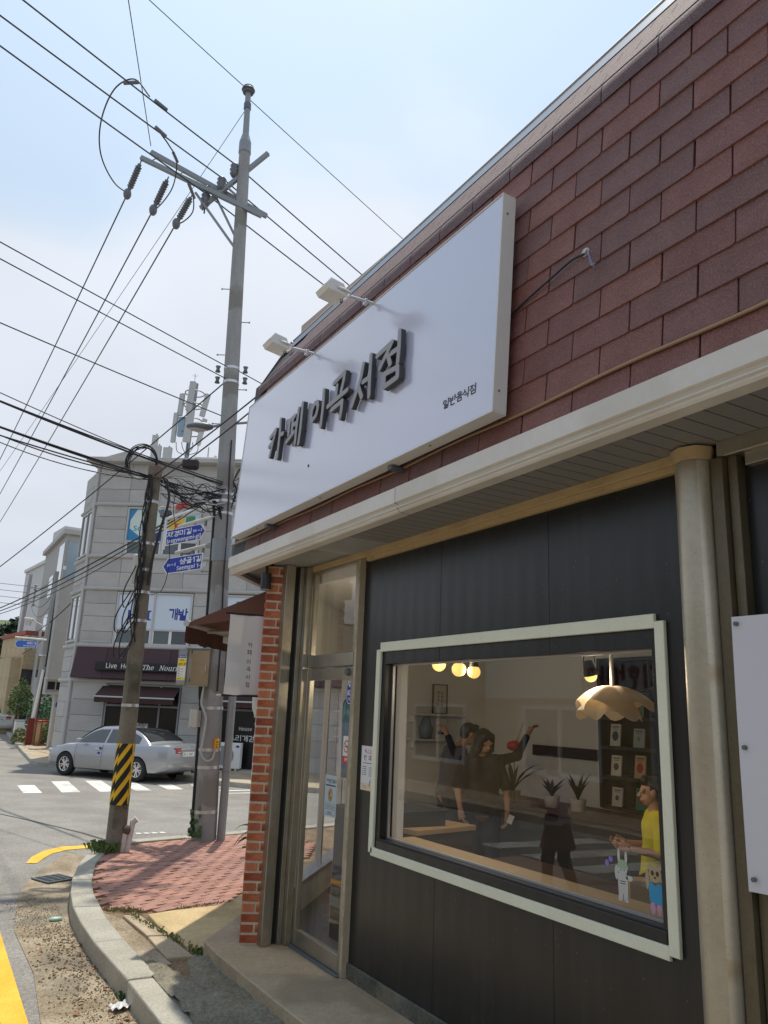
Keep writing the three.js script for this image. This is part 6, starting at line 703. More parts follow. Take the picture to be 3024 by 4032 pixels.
  // courtyard: gate, fence, pillar with house name, jar, plants
  const gt = thing('iron_gate', 'open dark red iron gate beside the granite building', 'gate', [4.86, -0.28, -38.6], 0); M('solid_leaf', (() => { const g = b2(-0.28, 0, 0.06, 1.2, -0.03, 0.03); g.rotateY(0.3); return g; })(), 'gateRed', gt); M('top_bar', b2(0, 0.62, 1.14, 1.2, 0.6, 0.65), 'gateRed', gt); M('bottom_bar', b2(0, 0.62, 0.06, 0.12, 0.6, 0.65), 'gateRed', gt); M('top_bar', b2(-0.02, 0.02, 1.14, 1.2, 0, 0.62), 'gateRed', gt); for (const x of [0.02, 0.24, 0.55]) M('bar', b2(x - 0.025, x + 0.025, 0.121, 1.139, 0.601, 0.649), 'gateRed', gt);
  const fn = thing('mesh_fence', 'green wire mesh fence above the red gate', 'fence', [4.95, -0.1, -40.2], -0.9); for (const x of [0, 1.15]) M('post', b2(x, x + 0.09, 0, 1.85, 0, 0.09), 'green', fn); for (let i = 0; i < 13; i++) M('bar', b2(0.091, 1.149, 0.35 + i * 0.115, 0.362 + i * 0.115, 0.04, 0.052), 'green', fn); for (let i = 0; i < 9; i++) M('wire', b2(0.16 + i * 0.115, 0.168 + i * 0.115, 0.3, 1.8, 0.053, 0.061), 'green', fn);
  const pl = thing('gate_pillar', 'stone gate pillar with two black house name tiles and a small roof ledge', 'gate pillar', [4.92, -0.3, -36.5], 0.12); M('post', b2(0.35, 0.72, 0, 2.3, -0.3, 0), 'granite', pl); M('lintel', b2(-0.1, 0.72, 2.38, 2.85, -0.3, 0.02), 'granite', pl); M('ledge', rb2(-0.12, 0.6, 2.25, 2.37, -0.3, 0.16, 0.04), 'granite', pl); M('cap', rb2(-0.1, 0.8, 2.86, 2.95, -0.35, 0.2), 'granite', pl); const nt = (ch, x) => { const m = canvasMat('nameTile' + x, 96, 96, (c) => { c.fillStyle = '#15161a'; c.fillRect(0, 0, 96, 96); c.strokeStyle = '#d8d8d4'; hangul(c, ch, 24, 24, 46, 6); }, 0.4); M('name_tile', b2(x, x + 0.3, 2.46, 2.78, 0.021, 0.035), m, pl); }; nt('예', -0.02); nt('성', 0.34); M('house_number', ext([[0, 0], [0.12, 0], [0.12, 0.16], [0.06, 0.22], [0, 0.16]], 0.01).translate(0.42, 1.75, 0.001), 'signBlue', pl);
  const jr = thing('storage_jar', 'big tan drum with a red lid behind the open gate', 'drum', [5.15, -0.3, -38.9]); M('body', lathe([[0, 0], [0.26, 0], [0.31, 0.3], [0.33, 0.8], [0.3, 1.1], [0, 1.1]], 20), 'tanConcrete', jr); M('lid', lathe([[0, 1.17], [0.32, 1.15], [0.33, 1.1], [0, 1.1]], 20), 'red', jr);
  const wb = thing('white_crate', 'white plastic container standing by the kerb near the red gate', 'container', [4.9, -0.25, -43.5]); M('body', rbox(0.6, 0.9, 0.5, 0.04, 0, 0.45, 0), 'white', wb); M('lid', rbox(0.62, 0.06, 0.52, 0.02, 0, 0.94, 0), 'offwhite', wb);
  // far poles
  const farPole = (name, label, x, z, h, lean, arms) => { const p = thing(name, label, 'utility pole', [x, -0.3, z]); M('shaft', uvm(cyl(0.16, 0.1, [0, 0, 0], [lean, h, 0], 14)), 'poleConcrete', p); if (arms) { M('crossarm', b2(-0.55, 0.5, h * 0.58, h * 0.58 + 0.08, 0.1, 0.18), 'galv', p); M('rack', b2(lean + 0.35, lean + 0.43, h * 0.79, h * 0.93, 0, 0.06), 'galv', p); for (const y of [0.8, 0.85, 0.9, 0.93]) M('insulator', cyl(0.05, 0.05, [lean + 0.3, h * y, 0.03], [lean + 0.48, h * y, 0.03], 8), 'porcelain', p); for (const y of [0.82, 0.91]) M('rack_arm', b2(lean, lean + 0.4, h * y, h * y + 0.05, 0, 0.05), 'galv', p); M('guard_sleeve', cyl(0.166, 0.163, [0.0, 0.75, 0], [0.0, 1.75, 0], 14), 'yellow', p); for (let i = 0; i < 3; i++) { const g = cyl(0.168, 0.1665, [0.0, 0.85 + i * 0.3, 0], [0, 1.0 + i * 0.3, 0], 14); M('stripe', g, 'black', p); } } else { M('band', cyl(0.17, 0.165, [0, h * 0.5, 0], [0, h * 0.5 + 0.06, 0], 12), 'alu', p); M('cable', tube([[0.13, h * 0.95, 0.05], [0.2, h * 0.6, 0.06], [0.16, h * 0.3, 0.1], [0.1, 0.2, 0.15]], 0.03, 20, 5), 'cable', p); } return p; };
  farPole('utility_pole', 'farthest utility pole on the left with insulator rack and striped guard', 5.35, -56.5, 10.0, 0.28, true); farPole('utility_pole', 'cable draped utility pole left of the granite building above the leaning white pole', 4.98, -39.9, 7.95, 0.1, false);
  const wp = thing('white_post', 'slim white pipe post leaning beside the cable draped pole', 'post', [4.72, -0.3, -38.7]); M('post', cyl(0.07, 0.06, [0, 0.2, 0], [0.22, 3.35, 0], 14), 'white', wp); M('cap', cyl(0.085, 0.085, [0.215, 3.33, 0], [0.225, 3.45, 0], 14), 'galv', wp);
  const fs = thing('street_name_sign', 'small far blue road name sign on the left side of the street', 'street sign', [3.66, 3.95, -39.2], ANG + 0.1); const W = 0.98, H = 0.33; M('plate', ext([[0.1, 0], [W, 0], [W, H], [0.1, H], [0, H / 2]], 0.01), 'white', fs); const fg = new THREE.ShapeGeometry(new THREE.Shape([[0.11, 0.02], [W - 0.02, 0.02], [W - 0.02, H - 0.02], [0.11, H - 0.02], [0.03, H / 2]].map((p) => new THREE.Vector2(...p)))); fg.translate(0, 0, 0.013); M('face', fg, mat('signBlueFar', [0.03, 0.14, 0.55], 0.4), fs); const ft = (g, x, y, s = 1) => { g.scale(s, 1, 1); g.translate(x, y, 0.014); M('lettering', g, 'white', fs); }; ft(hangulGeo('샘골', 0.1, 0.008, 0.002, 1.1), 0.52, 0.17); ft(latin('2', 0.1, 0.002), 0.75, 0.17, 0.8); ft(hangulGeo('길', 0.1, 0.008, 0.002, 1), 0.84, 0.17); ft(latin('Saemgol 2(i)-gil', 0.07, 0.002), 0.38, 0.06, 0.75); M('bar', cyl(0.04, 0.04, [-0.02, H + 0.12, 0], [1.35, H + 0.06, 0], 10), 'white', fs); for (const x of [0.25, 0.8]) M('clip', b2(x, x + 0.05, H - 0.01, H + 0.08, -0.01, 0.02), 'galv', fs);
  const sl = thing('street_lamp', 'small grey street lamp on an arm at the far cable draped pole', 'street lamp', [5.0, 5.0, -39.7], ANG); M('arm', tube([[0, 0, 0], [-0.4, 0.12, 0], [-0.75, 0.3, 0]], 0.03, 12, 6), 'lightGrey', sl); M('head', (() => { const g = rbox(0.42, 0.13, 0.22, 0.05, 0, 0, 0, 2); g.rotateZ(-0.1); g.translate(-0.92, 0.33, 0); return g; })(), 'offwhite', sl); M('lens', b2(-1.05, -0.82, 0.05, 0.24, -0.06, 0.06), 'greyPlastic', sl);
  const fw = 'thin far wires on the left'; for (let i = 0; i < 4; i++) { const y = 8.9 - i * 0.42; T('far_wire', wire([5.3 + 0.25, y, -56.5], [-6, y - 0.1 + i * 0.1, -50], 0.2, 0.016), 'cable', `thin wire running left from the farthest pole, ${['top', 'second', 'third', 'lowest'][i]} of four`, 'wire', fw); T('far_wire', wire([5.9, y, -56.4], [5.05, 7.5 - i * 0.45, -39.9], 0.35 + i * 0.12, 0.014), 'cable', `thin wire between the two far left poles, ${['top', 'second', 'third', 'lowest'][i]} of four`, 'wire', fw); }
  for (let i = 0; i < 2; i++) T('far_wire', wire([5.3, 5.4 - i, -56.5], [5.0, 5.2 - i * 0.6, -39.9], 0.25, 0.02), 'cable', `${['upper', 'lower'][i]} cable joining the far poles at lamp height`, 'wire', fw); T('far_wire', wire([5.05, 5.2, -39.9], [6.0, 7.0, -33.5], 0.1, 0.025), 'cable', 'thick cable rising right from the far pole to the granite building corner', 'wire', fw); T('far_wire', wire([5.3, 4.2, -56.5], [-3, 4.4, -45], 0.3, 0.02), 'cable', 'cable leaving the farthest pole to the left edge of the picture', 'wire', fw);
}
// vegetation built from many small leaves
function leafCloud(n, f, size, seed, flat = 0.5) { const R = RNG(seed), pos = []; for (let i = 0; i < n; i++) { const [x, y, z] = f(R); const a = V3(R() - 0.5, R() * flat - flat / 2, R() - 0.5).normalize(), b = V3(R() - 0.5, R() - 0.5, R() - 0.5).normalize(); const s = size * (0.6 + R() * 0.8), c = a.clone().cross(b).normalize().multiplyScalar(s * 0.45); a.multiplyScalar(s); pos.push(x - a.x, y - a.y, z - a.z, x + c.x, y + c.y, z + c.z, x + a.x, y + a.y, z + a.z, x - a.x, y - a.y, z - a.z, x + a.x, y + a.y, z + a.z, x - c.x, y - c.y, z - c.z); } const g = new THREE.BufferGeometry(); g.setAttribute('position', new THREE.Float32BufferAttribute(pos, 3)); g.computeVertexNormals(); return g; }
function tree(label, x, z, h, w, seed, m = 'leaf', y0 = -0.3) {
  const t = thing('tree', label, 'tree', [x, y0, z]); const R = RNG(seed); M('trunk', cyl(0.03 * h, 0.012 * h, [0, 0, 0], [0.05 * h, h * 0.6, 0], 10), 'bark', t); for (let i = 0; i < 5; i++) { const a = i * 1.3 + R(); M('limb', cyl(0.012 * h, 0.005 * h, [0.03 * h, h * (0.35 + 0.05 * i), 0], [Math.cos(a) * w * 0.3, h * (0.6 + 0.07 * i), Math.sin(a) * w * 0.3], 6), 'bark', t); }
  const cl = []; for (let i = 0; i < 26; i++) { const a = R() * 6.28, r = Math.sqrt(R()) * w * 0.5, y = h * (0.38 + 0.58 * R()); const k = 1 - Math.abs(y / h - 0.62) * 0.9; cl.push([Math.cos(a) * r * k, y, Math.sin(a) * r * k, w * (0.1 + 0.1 * R())]); }
  M('crown', leafCloud(5200, (q) => { const c = cl[Math.floor(q() * cl.length)]; const u = V3(q() - 0.5, q() - 0.5, q() - 0.5).normalize().multiplyScalar(c[3] * Math.cbrt(q())); return [c[0] + u.x, c[1] + u.y * 0.8, c[2] + u.z]; }, 0.035 * h + 0.05, seed + 5), m, t);
}
tree('dark green round tree at the left edge behind the far street sign', 4.6, -88, 8.6, 8, 301, 'leafDark'); tree('darker tree right of the far street sign, behind the brick house', 9.6, -86, 9.4, 7, 302, 'leafDark'); tree('lower bright tree under the round trees at the far left', 3.6, -76, 5, 6, 303, 'leaf'); tree('tree low on the slope at the far left edge', -1, -92, 8, 9, 304, 'leafDark'); tree('wide tree on the far hillside to the left', 14, -100, 11, 11, 305, 'leafDark');
{
  const sh = (label, x, y, z, w, h, d, n, m, seed) => { const t = thing('shrub', label, 'shrub', [x, y, z]); M('foliage', leafCloud(n, (q) => { const a = q() * 6.28, r = Math.sqrt(q()); return [Math.cos(a) * r * w, Math.pow(q(), 0.8) * h * (1 - 0.5 * r * r), Math.sin(a) * r * d]; }, 0.085, seed), m, t); M('stem', cyl(0.03, 0.015, [0, 0, 0], [0.05, h * 0.7, 0], 6), 'bark', t); };
  sh('sunlit bush overhanging the wall left of the far draped pole', 4.75, 0.9, -44, 0.55, 1.9, 0.6, 900, 'leafLight', 401); sh('green bush behind the mesh fence by the gate pillar', 5.35, 0.2, -40.6, 0.6, 2.1, 0.6, 1100, 'leaf', 402); sh('weedy patch at the kerb in front of the red gate', 4.62, -0.25, -41.0, 0.3, 0.7, 1.2, 600, 'weed', 403); sh('tuft of green plants inside the gate behind the drum', 5.5, -0.2, -38.8, 0.4, 1.1, 0.4, 500, 'leafLight', 404);
  // weeds at the corner: stuff, nobody could count them
  const bl = (n, f, h, m, label, seed) => { const R = RNG(seed), pos = []; for (let i = 0; i < n; i++) { const [x, y, z] = f(R), a = R() * 6.28, hh = h * (0.4 + 0.8 * R()), lx = Math.cos(a) * hh * 0.6, lz = Math.sin(a) * hh * 0.6, w = 0.002 + 0.002 * R(); pos.push(x - w * Math.sin(a), y, z + w * Math.cos(a), x + w * Math.sin(a), y, z - w * Math.cos(a), x + lx * 0.5, y + hh * 0.8, z + lz * 0.5, x - w * Math.sin(a), y, z + w * Math.cos(a), x + lx * 0.5, y + hh * 0.8, z + lz * 0.5, x + lx, y + hh * 0.75, z + lz); } const g = new THREE.BufferGeometry(); g.setAttribute('position', new THREE.Float32BufferAttribute(pos, 3)); g.computeVertexNormals(); const o = T('grass', g, m, label, 'grass'); o.userData.kind = 'stuff'; };
  bl(230, (q) => [2.28 + q() * 0.28 + 0.1 * q(), -0.1, -11.3 + (q() - 0.5) * 0.4], 0.13, 'leafLight', 'tuft of green grass growing at the foot of the striped pole', 501);
  bl(300, (q) => { const t = q(); return [lerp(2.06, 2.3, t) + (q() - 0.5) * 0.06, -0.12, lerp(-7.95, -6.6, t) + (q() - 0.5) * 0.05]; }, 0.05, 'weed', 'line of weeds in the joint between the concrete strips', 502);
  bl(60, (q) => [2.24 + q() * 0.08, -0.12, -6.62 + (q() - 0.5) * 0.12], 0.07, 'leafLight', 'small weeds at the corner of the concrete apron', 503);
  bl(260, (q) => { const t = q(); return [lerp(1.9, 2.2, t), -0.115, lerp(-8.3, -8.1, t) + (q() - 0.5) * 0.16]; }, 0.035, 'weed', 'moss and weeds along the near left edge of the red pavers', 504); bl(170, (q) => { const t = q(); return [lerp(2.5, 3.1, t), -0.115, -8.06 + (q() - 0.5) * 0.07 - 0.1 * t]; }, 0.035, 'weed', 'moss and weeds along the near right edge of the red pavers', 505);
  bl(40, (q) => [1.6 + q() * 0.06, -0.25, -6.25 + (q() - 0.5) * 0.1], 0.07, 'leaf', 'small weed sprouting between the kerb and the gutter near the foil litter', 506);
}
{ // litter
  const foil = T('foil_wrapper', (() => { const g = gridGeo(10, 10, (u, v) => [(u - 0.5) * 0.17, 0.022 * Math.abs(Math.sin(u * 9 + v * 5)) + 0.02 * fbm(u * 5, v * 5, 99, 3, 3), (v - 0.5) * 0.11]); g.rotateY(0.4); g.translate(1.585, roadY(1.58, -6.1) + 0.01, -6.1); return g; })(), mat('foil', [0.7, 0.7, 0.7], 0.3, { metalness: 0.4, side: THREE.DoubleSide }), 'crumpled silver foil wrapper lying against the kerb', 'litter');
  const bag = T('plastic_litter', (() => { const g = new THREE.SphereGeometry(0.05, 14, 8); g.scale(1.3, 0.45, 0.7); g.translate(1.52, roadY(1.5, -8.55) + 0.022, -8.6); return g; })(), mat('mint', [0.3, 0.46, 0.38], 0.4), 'small mint green packet lying in the gutter below the drain grate', 'litter');
  const dl = thing('dry_leaves', 'scatter of dry brown leaves lying along the kerb in the gutter', 'leaves'); dl.userData.kind = 'stuff'; const R = RNG(601); const parts = []; for (let i = 0; i < 26; i++) { const z = -5.6 - R() * 2.2, x = 1.58 - Math.pow(R(), 3) * 0.4; const g = gridGeo(2, 3, (u, v) => [(u - 0.5) * 0.05 * Math.sin(Math.PI * (0.1 + 0.8 * v)), 0.012 * Math.sin(v * 3) + Math.abs(u - 0.5) * 0.015, (v - 0.5) * 0.06]); g.rotateY(R() * 6); g.rotateX(R() * 0.6 - 0.3); g.scale(0.35 + R() * 0.5, 0.8, 0.35 + R() * 0.5); g.translate(x, roadY(x, z) + 0.014, z); parts.push(g); } M('leaf_pile', merge(parts), 'dryLeaf', dl);
}
// ================================================================ CARS
function sedan(name, label, pos, turn, paint, sc, plateText) {
  const c = thing(name, label, 'car', pos, turn); c.scale.setScalar(sc);
  const tb = (arr, x) => { for (let i = 0; i < arr.length - 1; i++) if (x <= arr[i + 1][0]) { const t = (x - arr[i][0]) / (arr[i + 1][0] - arr[i][0]); return lerp(arr[i][1], arr[i + 1][1], t * t * (3 - 2 * t)); } return arr[arr.length - 1][1]; };
  const W = [[-2.42, 0.70], [-2.34, 0.80], [-2.1, 0.875], [-1.2, 0.91], [0.6, 0.91], [1.6, 0.885], [2.05, 0.82], [2.28, 0.66], [2.36, 0.5]], TOP = [[-2.42, 0.90], [-2.36, 1.03], [-2.2, 1.045], [-1.6, 1.03], [0.9, 0.97], [1.3, 0.93], [1.9, 0.84], [2.2, 0.74], [2.36, 0.62]], BOT = [[-2.42, 0.46], [-2.3, 0.3], [-1.9, 0.22], [1.9, 0.20], [2.2, 0.24], [2.36, 0.36]];
  const xs = []; for (let i = 0; i <= 60; i++) xs.push(lerp(-2.42, 2.36, i / 60)); const ring = (x) => { const w = tb(W, x), t = tb(TOP, x), b = tb(BOT, x), h = t - b; const half = [[0, b], [w * 0.7, b], [w * 0.93, b + 0.04], [w * 0.985, b + h * 0.22], [w, b + h * 0.45], [w * 0.995, b + h * 0.62], [w * 0.975, b + h * 0.80], [w * 0.93, b + h * 0.93], [w * 0.84, b + h * 0.985], [w * 0.5, b + h * 1.01], [0, b + h * 1.02]]; return [...half, ...half.slice(1, -1).reverse().map(([z, y]) => [-z, y])].map(([z, y]) => [x, y, z]); };
  const rings = xs.map(ring), n = rings[0].length, vp = [], idx = []; rings.forEach((r) => r.forEach((p) => vp.push(...p))); for (let i = 0; i < rings.length - 1; i++) for (let j = 0; j < n; j++) { const a = i * n + j, b = i * n + (j + 1) % n; idx.push(a, a + n, b, b, a + n, b + n); } for (const e of [0, rings.length - 1]) { const ci = vp.length / 3; const r = rings[e]; vp.push(r[0][0], (r[0][1] + r[10][1]) / 2, 0); for (let j = 0; j < n; j++) { const a = e * n + j, b = e * n + (j + 1) % n; e ? idx.push(ci, b, a) : idx.push(ci, a, b); } }
  let bg = new THREE.BufferGeometry(); bg.setAttribute('position', new THREE.Float32BufferAttribute(vp, 3)); bg.setIndex(idx); bg.computeVertexNormals(); bg.setAttribute('uv', new THREE.Float32BufferAttribute(new Float32Array(vp.length / 3 * 2), 2));
  const WX = [-1.36, 1.37], ev = new Evaluator(); let br = new Brush(bg); br.updateMatrixWorld(); for (const x of WX) { const q = new THREE.CylinderGeometry(0.365, 0.365, 2.4, 40); q.rotateX(Math.PI / 2); q.translate(x, 0.325, 0); const bc = new Brush(q); bc.updateMatrixWorld(); br = ev.evaluate(br, bc, SUBTRACTION); } const body = br.geometry; for (const g of [body]) { g.clearGroups(); } M('body', toCreasedNormals(body, 0.6), paint, c); M('underbody', b2(-2.0, 2.0, 0.24, 0.6, -0.62, 0.62), 'black', c);
  const RF = [[-1.72, 1.03], [-0.78, 1.425], [-0.2, 1.465], [0.3, 1.44], [1.08, 0.98]], yr = (x) => { for (let i = 0; i < RF.length - 1; i++) if (x <= RF[i + 1][0]) { const t = (x - RF[i][0]) / (RF[i + 1][0] - RF[i][0]); if (i === 0) return lerp(RF[0][1], RF[1][1], Math.sin(t * Math.PI / 2 * 0.98)); if (i === 3) return lerp(RF[4][1], RF[3][1], Math.sin((1 - t) * Math.PI / 2 * 0.9) / Math.sin(Math.PI / 2 * 0.9)); return lerp(RF[i][1], RF[i + 1][1], t * t * (3 - 2 * t)); } return RF[4][1]; };
  const belt = (x) => tb(TOP, x) - 0.03, wb = (x) => tb(W, x) * 0.93, wt = (x) => wb(x) - 0.26 * Math.max(0, yr(x) - belt(x)) / 0.48; const sec = (x) => { const y = yr(x), b = belt(x) - 0.03; return [[-wb(x), b], [-lerp(wb(x), wt(x), 0.55), lerp(b, y - 0.055, 0.55)], [-wt(x), y - 0.055], [-wt(x) + 0.06, y - 0.012], [-wt(x) * 0.5, y + 0.008], [0, y + 0.014], [wt(x) * 0.5, y + 0.008], [wt(x) - 0.06, y - 0.012], [wt(x), y - 0.055], [lerp(wb(x), wt(x), 0.55), lerp(b, y - 0.055, 0.55)], [wb(x), b]]; };
  M('cabin', gridGeo(10, 40, (u, v) => { const x = lerp(-1.74, 1.10, v); const s = sec(x), i = Math.round(u * 10); return [x, s[i][1], s[i][0]]; }), paint, c);
  const side = (x, t, s) => { const b = belt(x) + 0.015, y = lerp(b, yr(x) - 0.055, t), w = lerp(wb(x), wt(x), (y - belt(x) + 0.03) / Math.max(0.05, yr(x) - 0.025 - belt(x))); return [x, y, s * (w + 0.007)]; };
  for (const s of [-1, 1]) for (const [a, b, t1] of [[-0.02, 0.92, 0.9], [-0.86, -0.09, 0.9], [-1.32, -0.92, 0.84]]) M('side_window', gridGeo(12, 4, (u, v) => side(s > 0 ? lerp(a, b, u) : lerp(b, a, u), 0.04 + v * (t1 - 0.04), s)), 'carGlass', c);
  M('rear_screen', gridGeo(8, 10, (u, v) => { const x = lerp(-1.62, -0.84, v), w = wt(x) * 0.93; const z = lerp(-w, w, u); return [x - 0.006, yr(x) + 0.020 - 0.02 * Math.pow(z / w, 2) * 0.5, z]; }), 'carGlass', c); M('windscreen', gridGeo(8, 10, (u, v) => { const x = lerp(0.38, 1.02, v), w = wt(x) * 0.93; const z = lerp(-w, w, u); return [x + 0.006, yr(x) + 0.018 - 0.01 * Math.pow(z / w, 2), z]; }), 'carGlass', c);
  const tyre = lathe([[0.205, -0.1], [0.3, -0.105], [0.325, -0.07], [0.33, 0], [0.325, 0.07], [0.3, 0.105], [0.205, 0.1]], 40); tyre.rotateX(Math.PI / 2); const rim = []; rim.push((() => { const g = new THREE.TorusGeometry(0.2, 0.018, 8, 40); g.translate(0, 0, 0.08); return g; })(), (() => { const g = new THREE.CylinderGeometry(0.045, 0.05, 0.05, 16); g.rotateX(Math.PI / 2); g.translate(0, 0, 0.06); return g; })()); for (let k = 0; k < 10; k++) { const g = rbox(0.15, 0.035, 0.03, 0.008, 0.115, 0, 0.062); g.rotateZ(k / 10 * Math.PI * 2 + (k % 2 ? 0.1 : -0.1)); rim.push(g); } const rimG = merge(rim), back = (() => { const g = new THREE.CylinderGeometry(0.2, 0.2, 0.02, 32); g.rotateX(Math.PI / 2); return g; })();
  for (const x of WX) for (const s of [-1, 1]) { const w = grp('wheel', c, [x, 0.325, s * 0.80], s > 0 ? 0 : Math.PI); M('tyre', tyre, 'rubber', w); M('rim', rimG, 'chrome', w); M('brake_disc', back, 'greyPaint', w); }
  for (const s of [-1, 1]) { M('mirror', rbox(0.16, 0.12, 0.16, 0.04, 0.78, 1.02, s * 0.98, 3), paint, c); M('side_moulding', (() => { const g = gridGeo(20, 1, (u, v) => { const x = lerp(-0.95, 0.95, u) * s; return [x, 0.53 + v * 0.035, s * (tb(W, x) + 0.008)]; }); return g; })(), 'silver', c); for (const x of [0.12, -0.82]) M('door_handle', rbox(0.19, 0.03, 0.03, 0.01, x, 0.80, s * 0.915), 'chrome', c); for (const x of [0.98, -0.05, -0.98]) M('door_seam', (() => { const g = gridGeo(1, 10, (u, v) => { const y = lerp(0.3, 0.94, v); const xx = x + (x < -0.9 ? -0.25 * Math.pow(v - 0.5, 2) : 0); return [xx + (u - 0.5) * s * 0.008, y, s * (tb(W, xx) * (y > 0.72 ? lerp(0.995, 0.955, (y - 0.72) / 0.24) : 1.0) + 0.004)]; }); return g; })(), 'black', c); M('tail_light', (() => { const g = gridGeo(10, 3, (u, v) => { const z = s > 0 ? lerp(0.30, 0.77, u) : lerp(0.77, 0.30, u), x = -2.42 + 0.012 + 0.30 * Math.pow(Math.max(0, (z - 0.5) / 0.3), 2.2); return [x - 0.02, lerp(0.80, 0.955, v), s * (z + 0.03 * (z > 0.68 ? 1 : 0))]; }); return g; })(), Object.assign(K.tailRed, { side: THREE.DoubleSide }), c); M('tail_light_lens', b2(-2.449, -2.44, 0.83, 0.85, s * 0.36, s * 0.46), 'offwhite', c); M('head_light', rbox(0.2, 0.11, 0.34, 0.04, 2.1, 0.68, s * 0.62, 2), 'chrome', c); }
  const pm = canvasMat('plate_' + name, 256, 64, (x, w, h) => { x.fillStyle = '#e4e4de'; x.fillRect(0, 0, w, h); x.strokeStyle = '#222'; x.strokeRect(4, 4, w - 8, h - 8); x.fillStyle = '#1b1b1b'; x.font = 'bold 46px sans-serif'; x.fillText(plateText[0], 14, 49); hangul(x, plateText[1], 76, 16, 32, 5); x.fillText(plateText[2], 122, 49); }, 0.5); M('number_plate', (() => { const g = new THREE.PlaneGeometry(0.5, 0.125); g.rotateY(-Math.PI / 2); g.translate(-2.448, 0.78, 0); return g; })(), pm, c); M('plate_panel', rbox(0.03, 0.2, 0.62, 0.01, -2.428, 0.79, 0), paint, c); M('boot_trim', rbox(0.02, 0.03, 0.7, 0.006, -2.436, 0.92, 0), 'chrome', c); M('bumper_strip', rbox(0.04, 0.05, 1.3, 0.02, -2.42, 0.52, 0), paint, c); M('exhaust', cyl(0.03, 0.03, [-2.36, 0.26, 0.5], [-2.2, 0.26, 0.5], 10), 'galvDark', c); M('aerial_fin', ext([[0, 0], [0.14, 0], [0.02, 0.07], [0, 0.07]], 0.02).translate(-0.82, 1.425, -0.01), paint, c); for (const [x, y] of [[0.02, 0.84], [0.06, 0.70], [-1.02, 0.79]]) M('door_guard', (() => { const g = new THREE.SphereGeometry(0.045, 10, 6); g.scale(1.1, 0.7, 0.3); g.translate(x, y, -0.915); return g; })(), 'signBlue', c); M('badge', (() => { const g = new THREE.TorusGeometry(0.035, 0.006, 5, 16); g.scale(1, 1, 1.5); g.rotateY(Math.PI / 2); g.translate(-2.44, 0.96, 0); return g; })(), 'chrome', c);
  return c;
}
sedan('parked_car', 'silver sedan with blue door guards parked by the granite building', [5.83, -0.415, -25.55], 2.173, 'silver', 1.02, ['31', '수', '1267']);
sedan('white_car', 'white car parked on the far left street, cut by the picture edge', [4.15, -0.26, -52.6], 1.72, 'carWhite', 1.02, ['52', '가', '3184']);

// ================================================================ PEOPLE
const cap = (p, a, b, ra, rb) => { const dx = b[0] - a[0], dy = b[1] - a[1], dz = b[2] - a[2], l2 = dx * dx + dy * dy + dz * dz; const t = l2 ? Math.max(0, Math.min(1, ((p[0] - a[0]) * dx + (p[1] - a[1]) * dy + (p[2] - a[2]) * dz) / l2)) : 0; return Math.hypot(p[0] - a[0] - dx * t, p[1] - a[1] - dy * t, p[2] - a[2] - dz * t) - lerp(ra, rb, t); };
const ell = (p, c, r) => { const x = (p[0] - c[0]) / r[0], y = (p[1] - c[1]) / r[1], z = (p[2] - c[2]) / r[2], k = Math.hypot(x, y, z); return (k - 1) * Math.min(...r); };
const smin = (a, b, k) => { const h = Math.max(k - Math.abs(a - b), 0) / k; return Math.min(a, b) - h * h * k * 0.25; };
function field(parts, k, clip) { return (p) => { let d = 9; for (const q of parts) { const e = q.length === 2 ? ell(p, q[0], q[1]) : cap(p, ...q); d = smin(d, e, k); } return clip ? Math.max(d, clip(p)) : d; }; }
function mesh(f, lo, hi, N = 64) {
  const mc = new MarchingCubes(N, new THREE.MeshBasicMaterial(), false, false, 120000), h = N / 2; const c = lo.map((v, i) => (v + hi[i]) / 2), e = lo.map((v, i) => (hi[i] - v) / 2 * 1.06);
  for (let z = 0; z < N; z++) for (let y = 0; y < N; y++) for (let x = 0; x < N; x++) mc.field[x + y * N + z * N * N] = -f([c[0] + (x - h) / h * e[0], c[1] + (y - h) / h * e[1], c[2] + (z - h) / h * e[2]]);
  mc.isolation = 0; mc.update(); const pos = new Float32Array(mc.positionArray.slice(0, mc.count * 3)); for (let i = 0; i < pos.length; i += 3) for (let k = 0; k < 3; k++) pos[i + k] = c[k] + pos[i + k] * e[k];
  let g = new THREE.BufferGeometry(); g.setAttribute('position', new THREE.BufferAttribute(pos, 3)); g = mergeVertices(g, 1e-4); g.computeVertexNormals(); return g.toNonIndexed();
}
// one head (facing +z, origin at the chin-neck joint) and one relaxed right hand (fingers down -y, thumb forward), reused by everyone
const headGeo = mesh(field([[[0, 0.135, -0.008], [0.074, 0.098, 0.092]], [[0, 0.06, 0.022], [0.058, 0.062, 0.062]], [[0, 0.025, 0.05], [0.022, 0.018, 0.02]], [[0, 0.108, 0.088], [0, 0.082, 0.106], 0.009, 0.014], [[-0.016, 0.079, 0.096], [0.016, 0.079, 0.096], 0.008, 0.008], [[-0.05, 0.128, 0.07], [0.05, 0.128, 0.07], 0.014, 0.014], [[-0.02, 0.052, 0.083], [0.02, 0.052, 0.083], 0.007, 0.007], [[-0.018, 0.043, 0.080], [0.018, 0.043, 0.080], 0.008, 0.008], [[-0.03, 0.113, 0.076], [0.011, 0.008, 0.009]], [[0.03, 0.113, 0.076], [0.011, 0.008, 0.009]], [[-0.078, 0.105, -0.01], [0.012, 0.03, 0.02]], [[0.078, 0.105, -0.01], [0.012, 0.03, 0.02]]], 0.016), [-0.1, -0.01, -0.11], [0.1, 0.245, 0.125], 64);
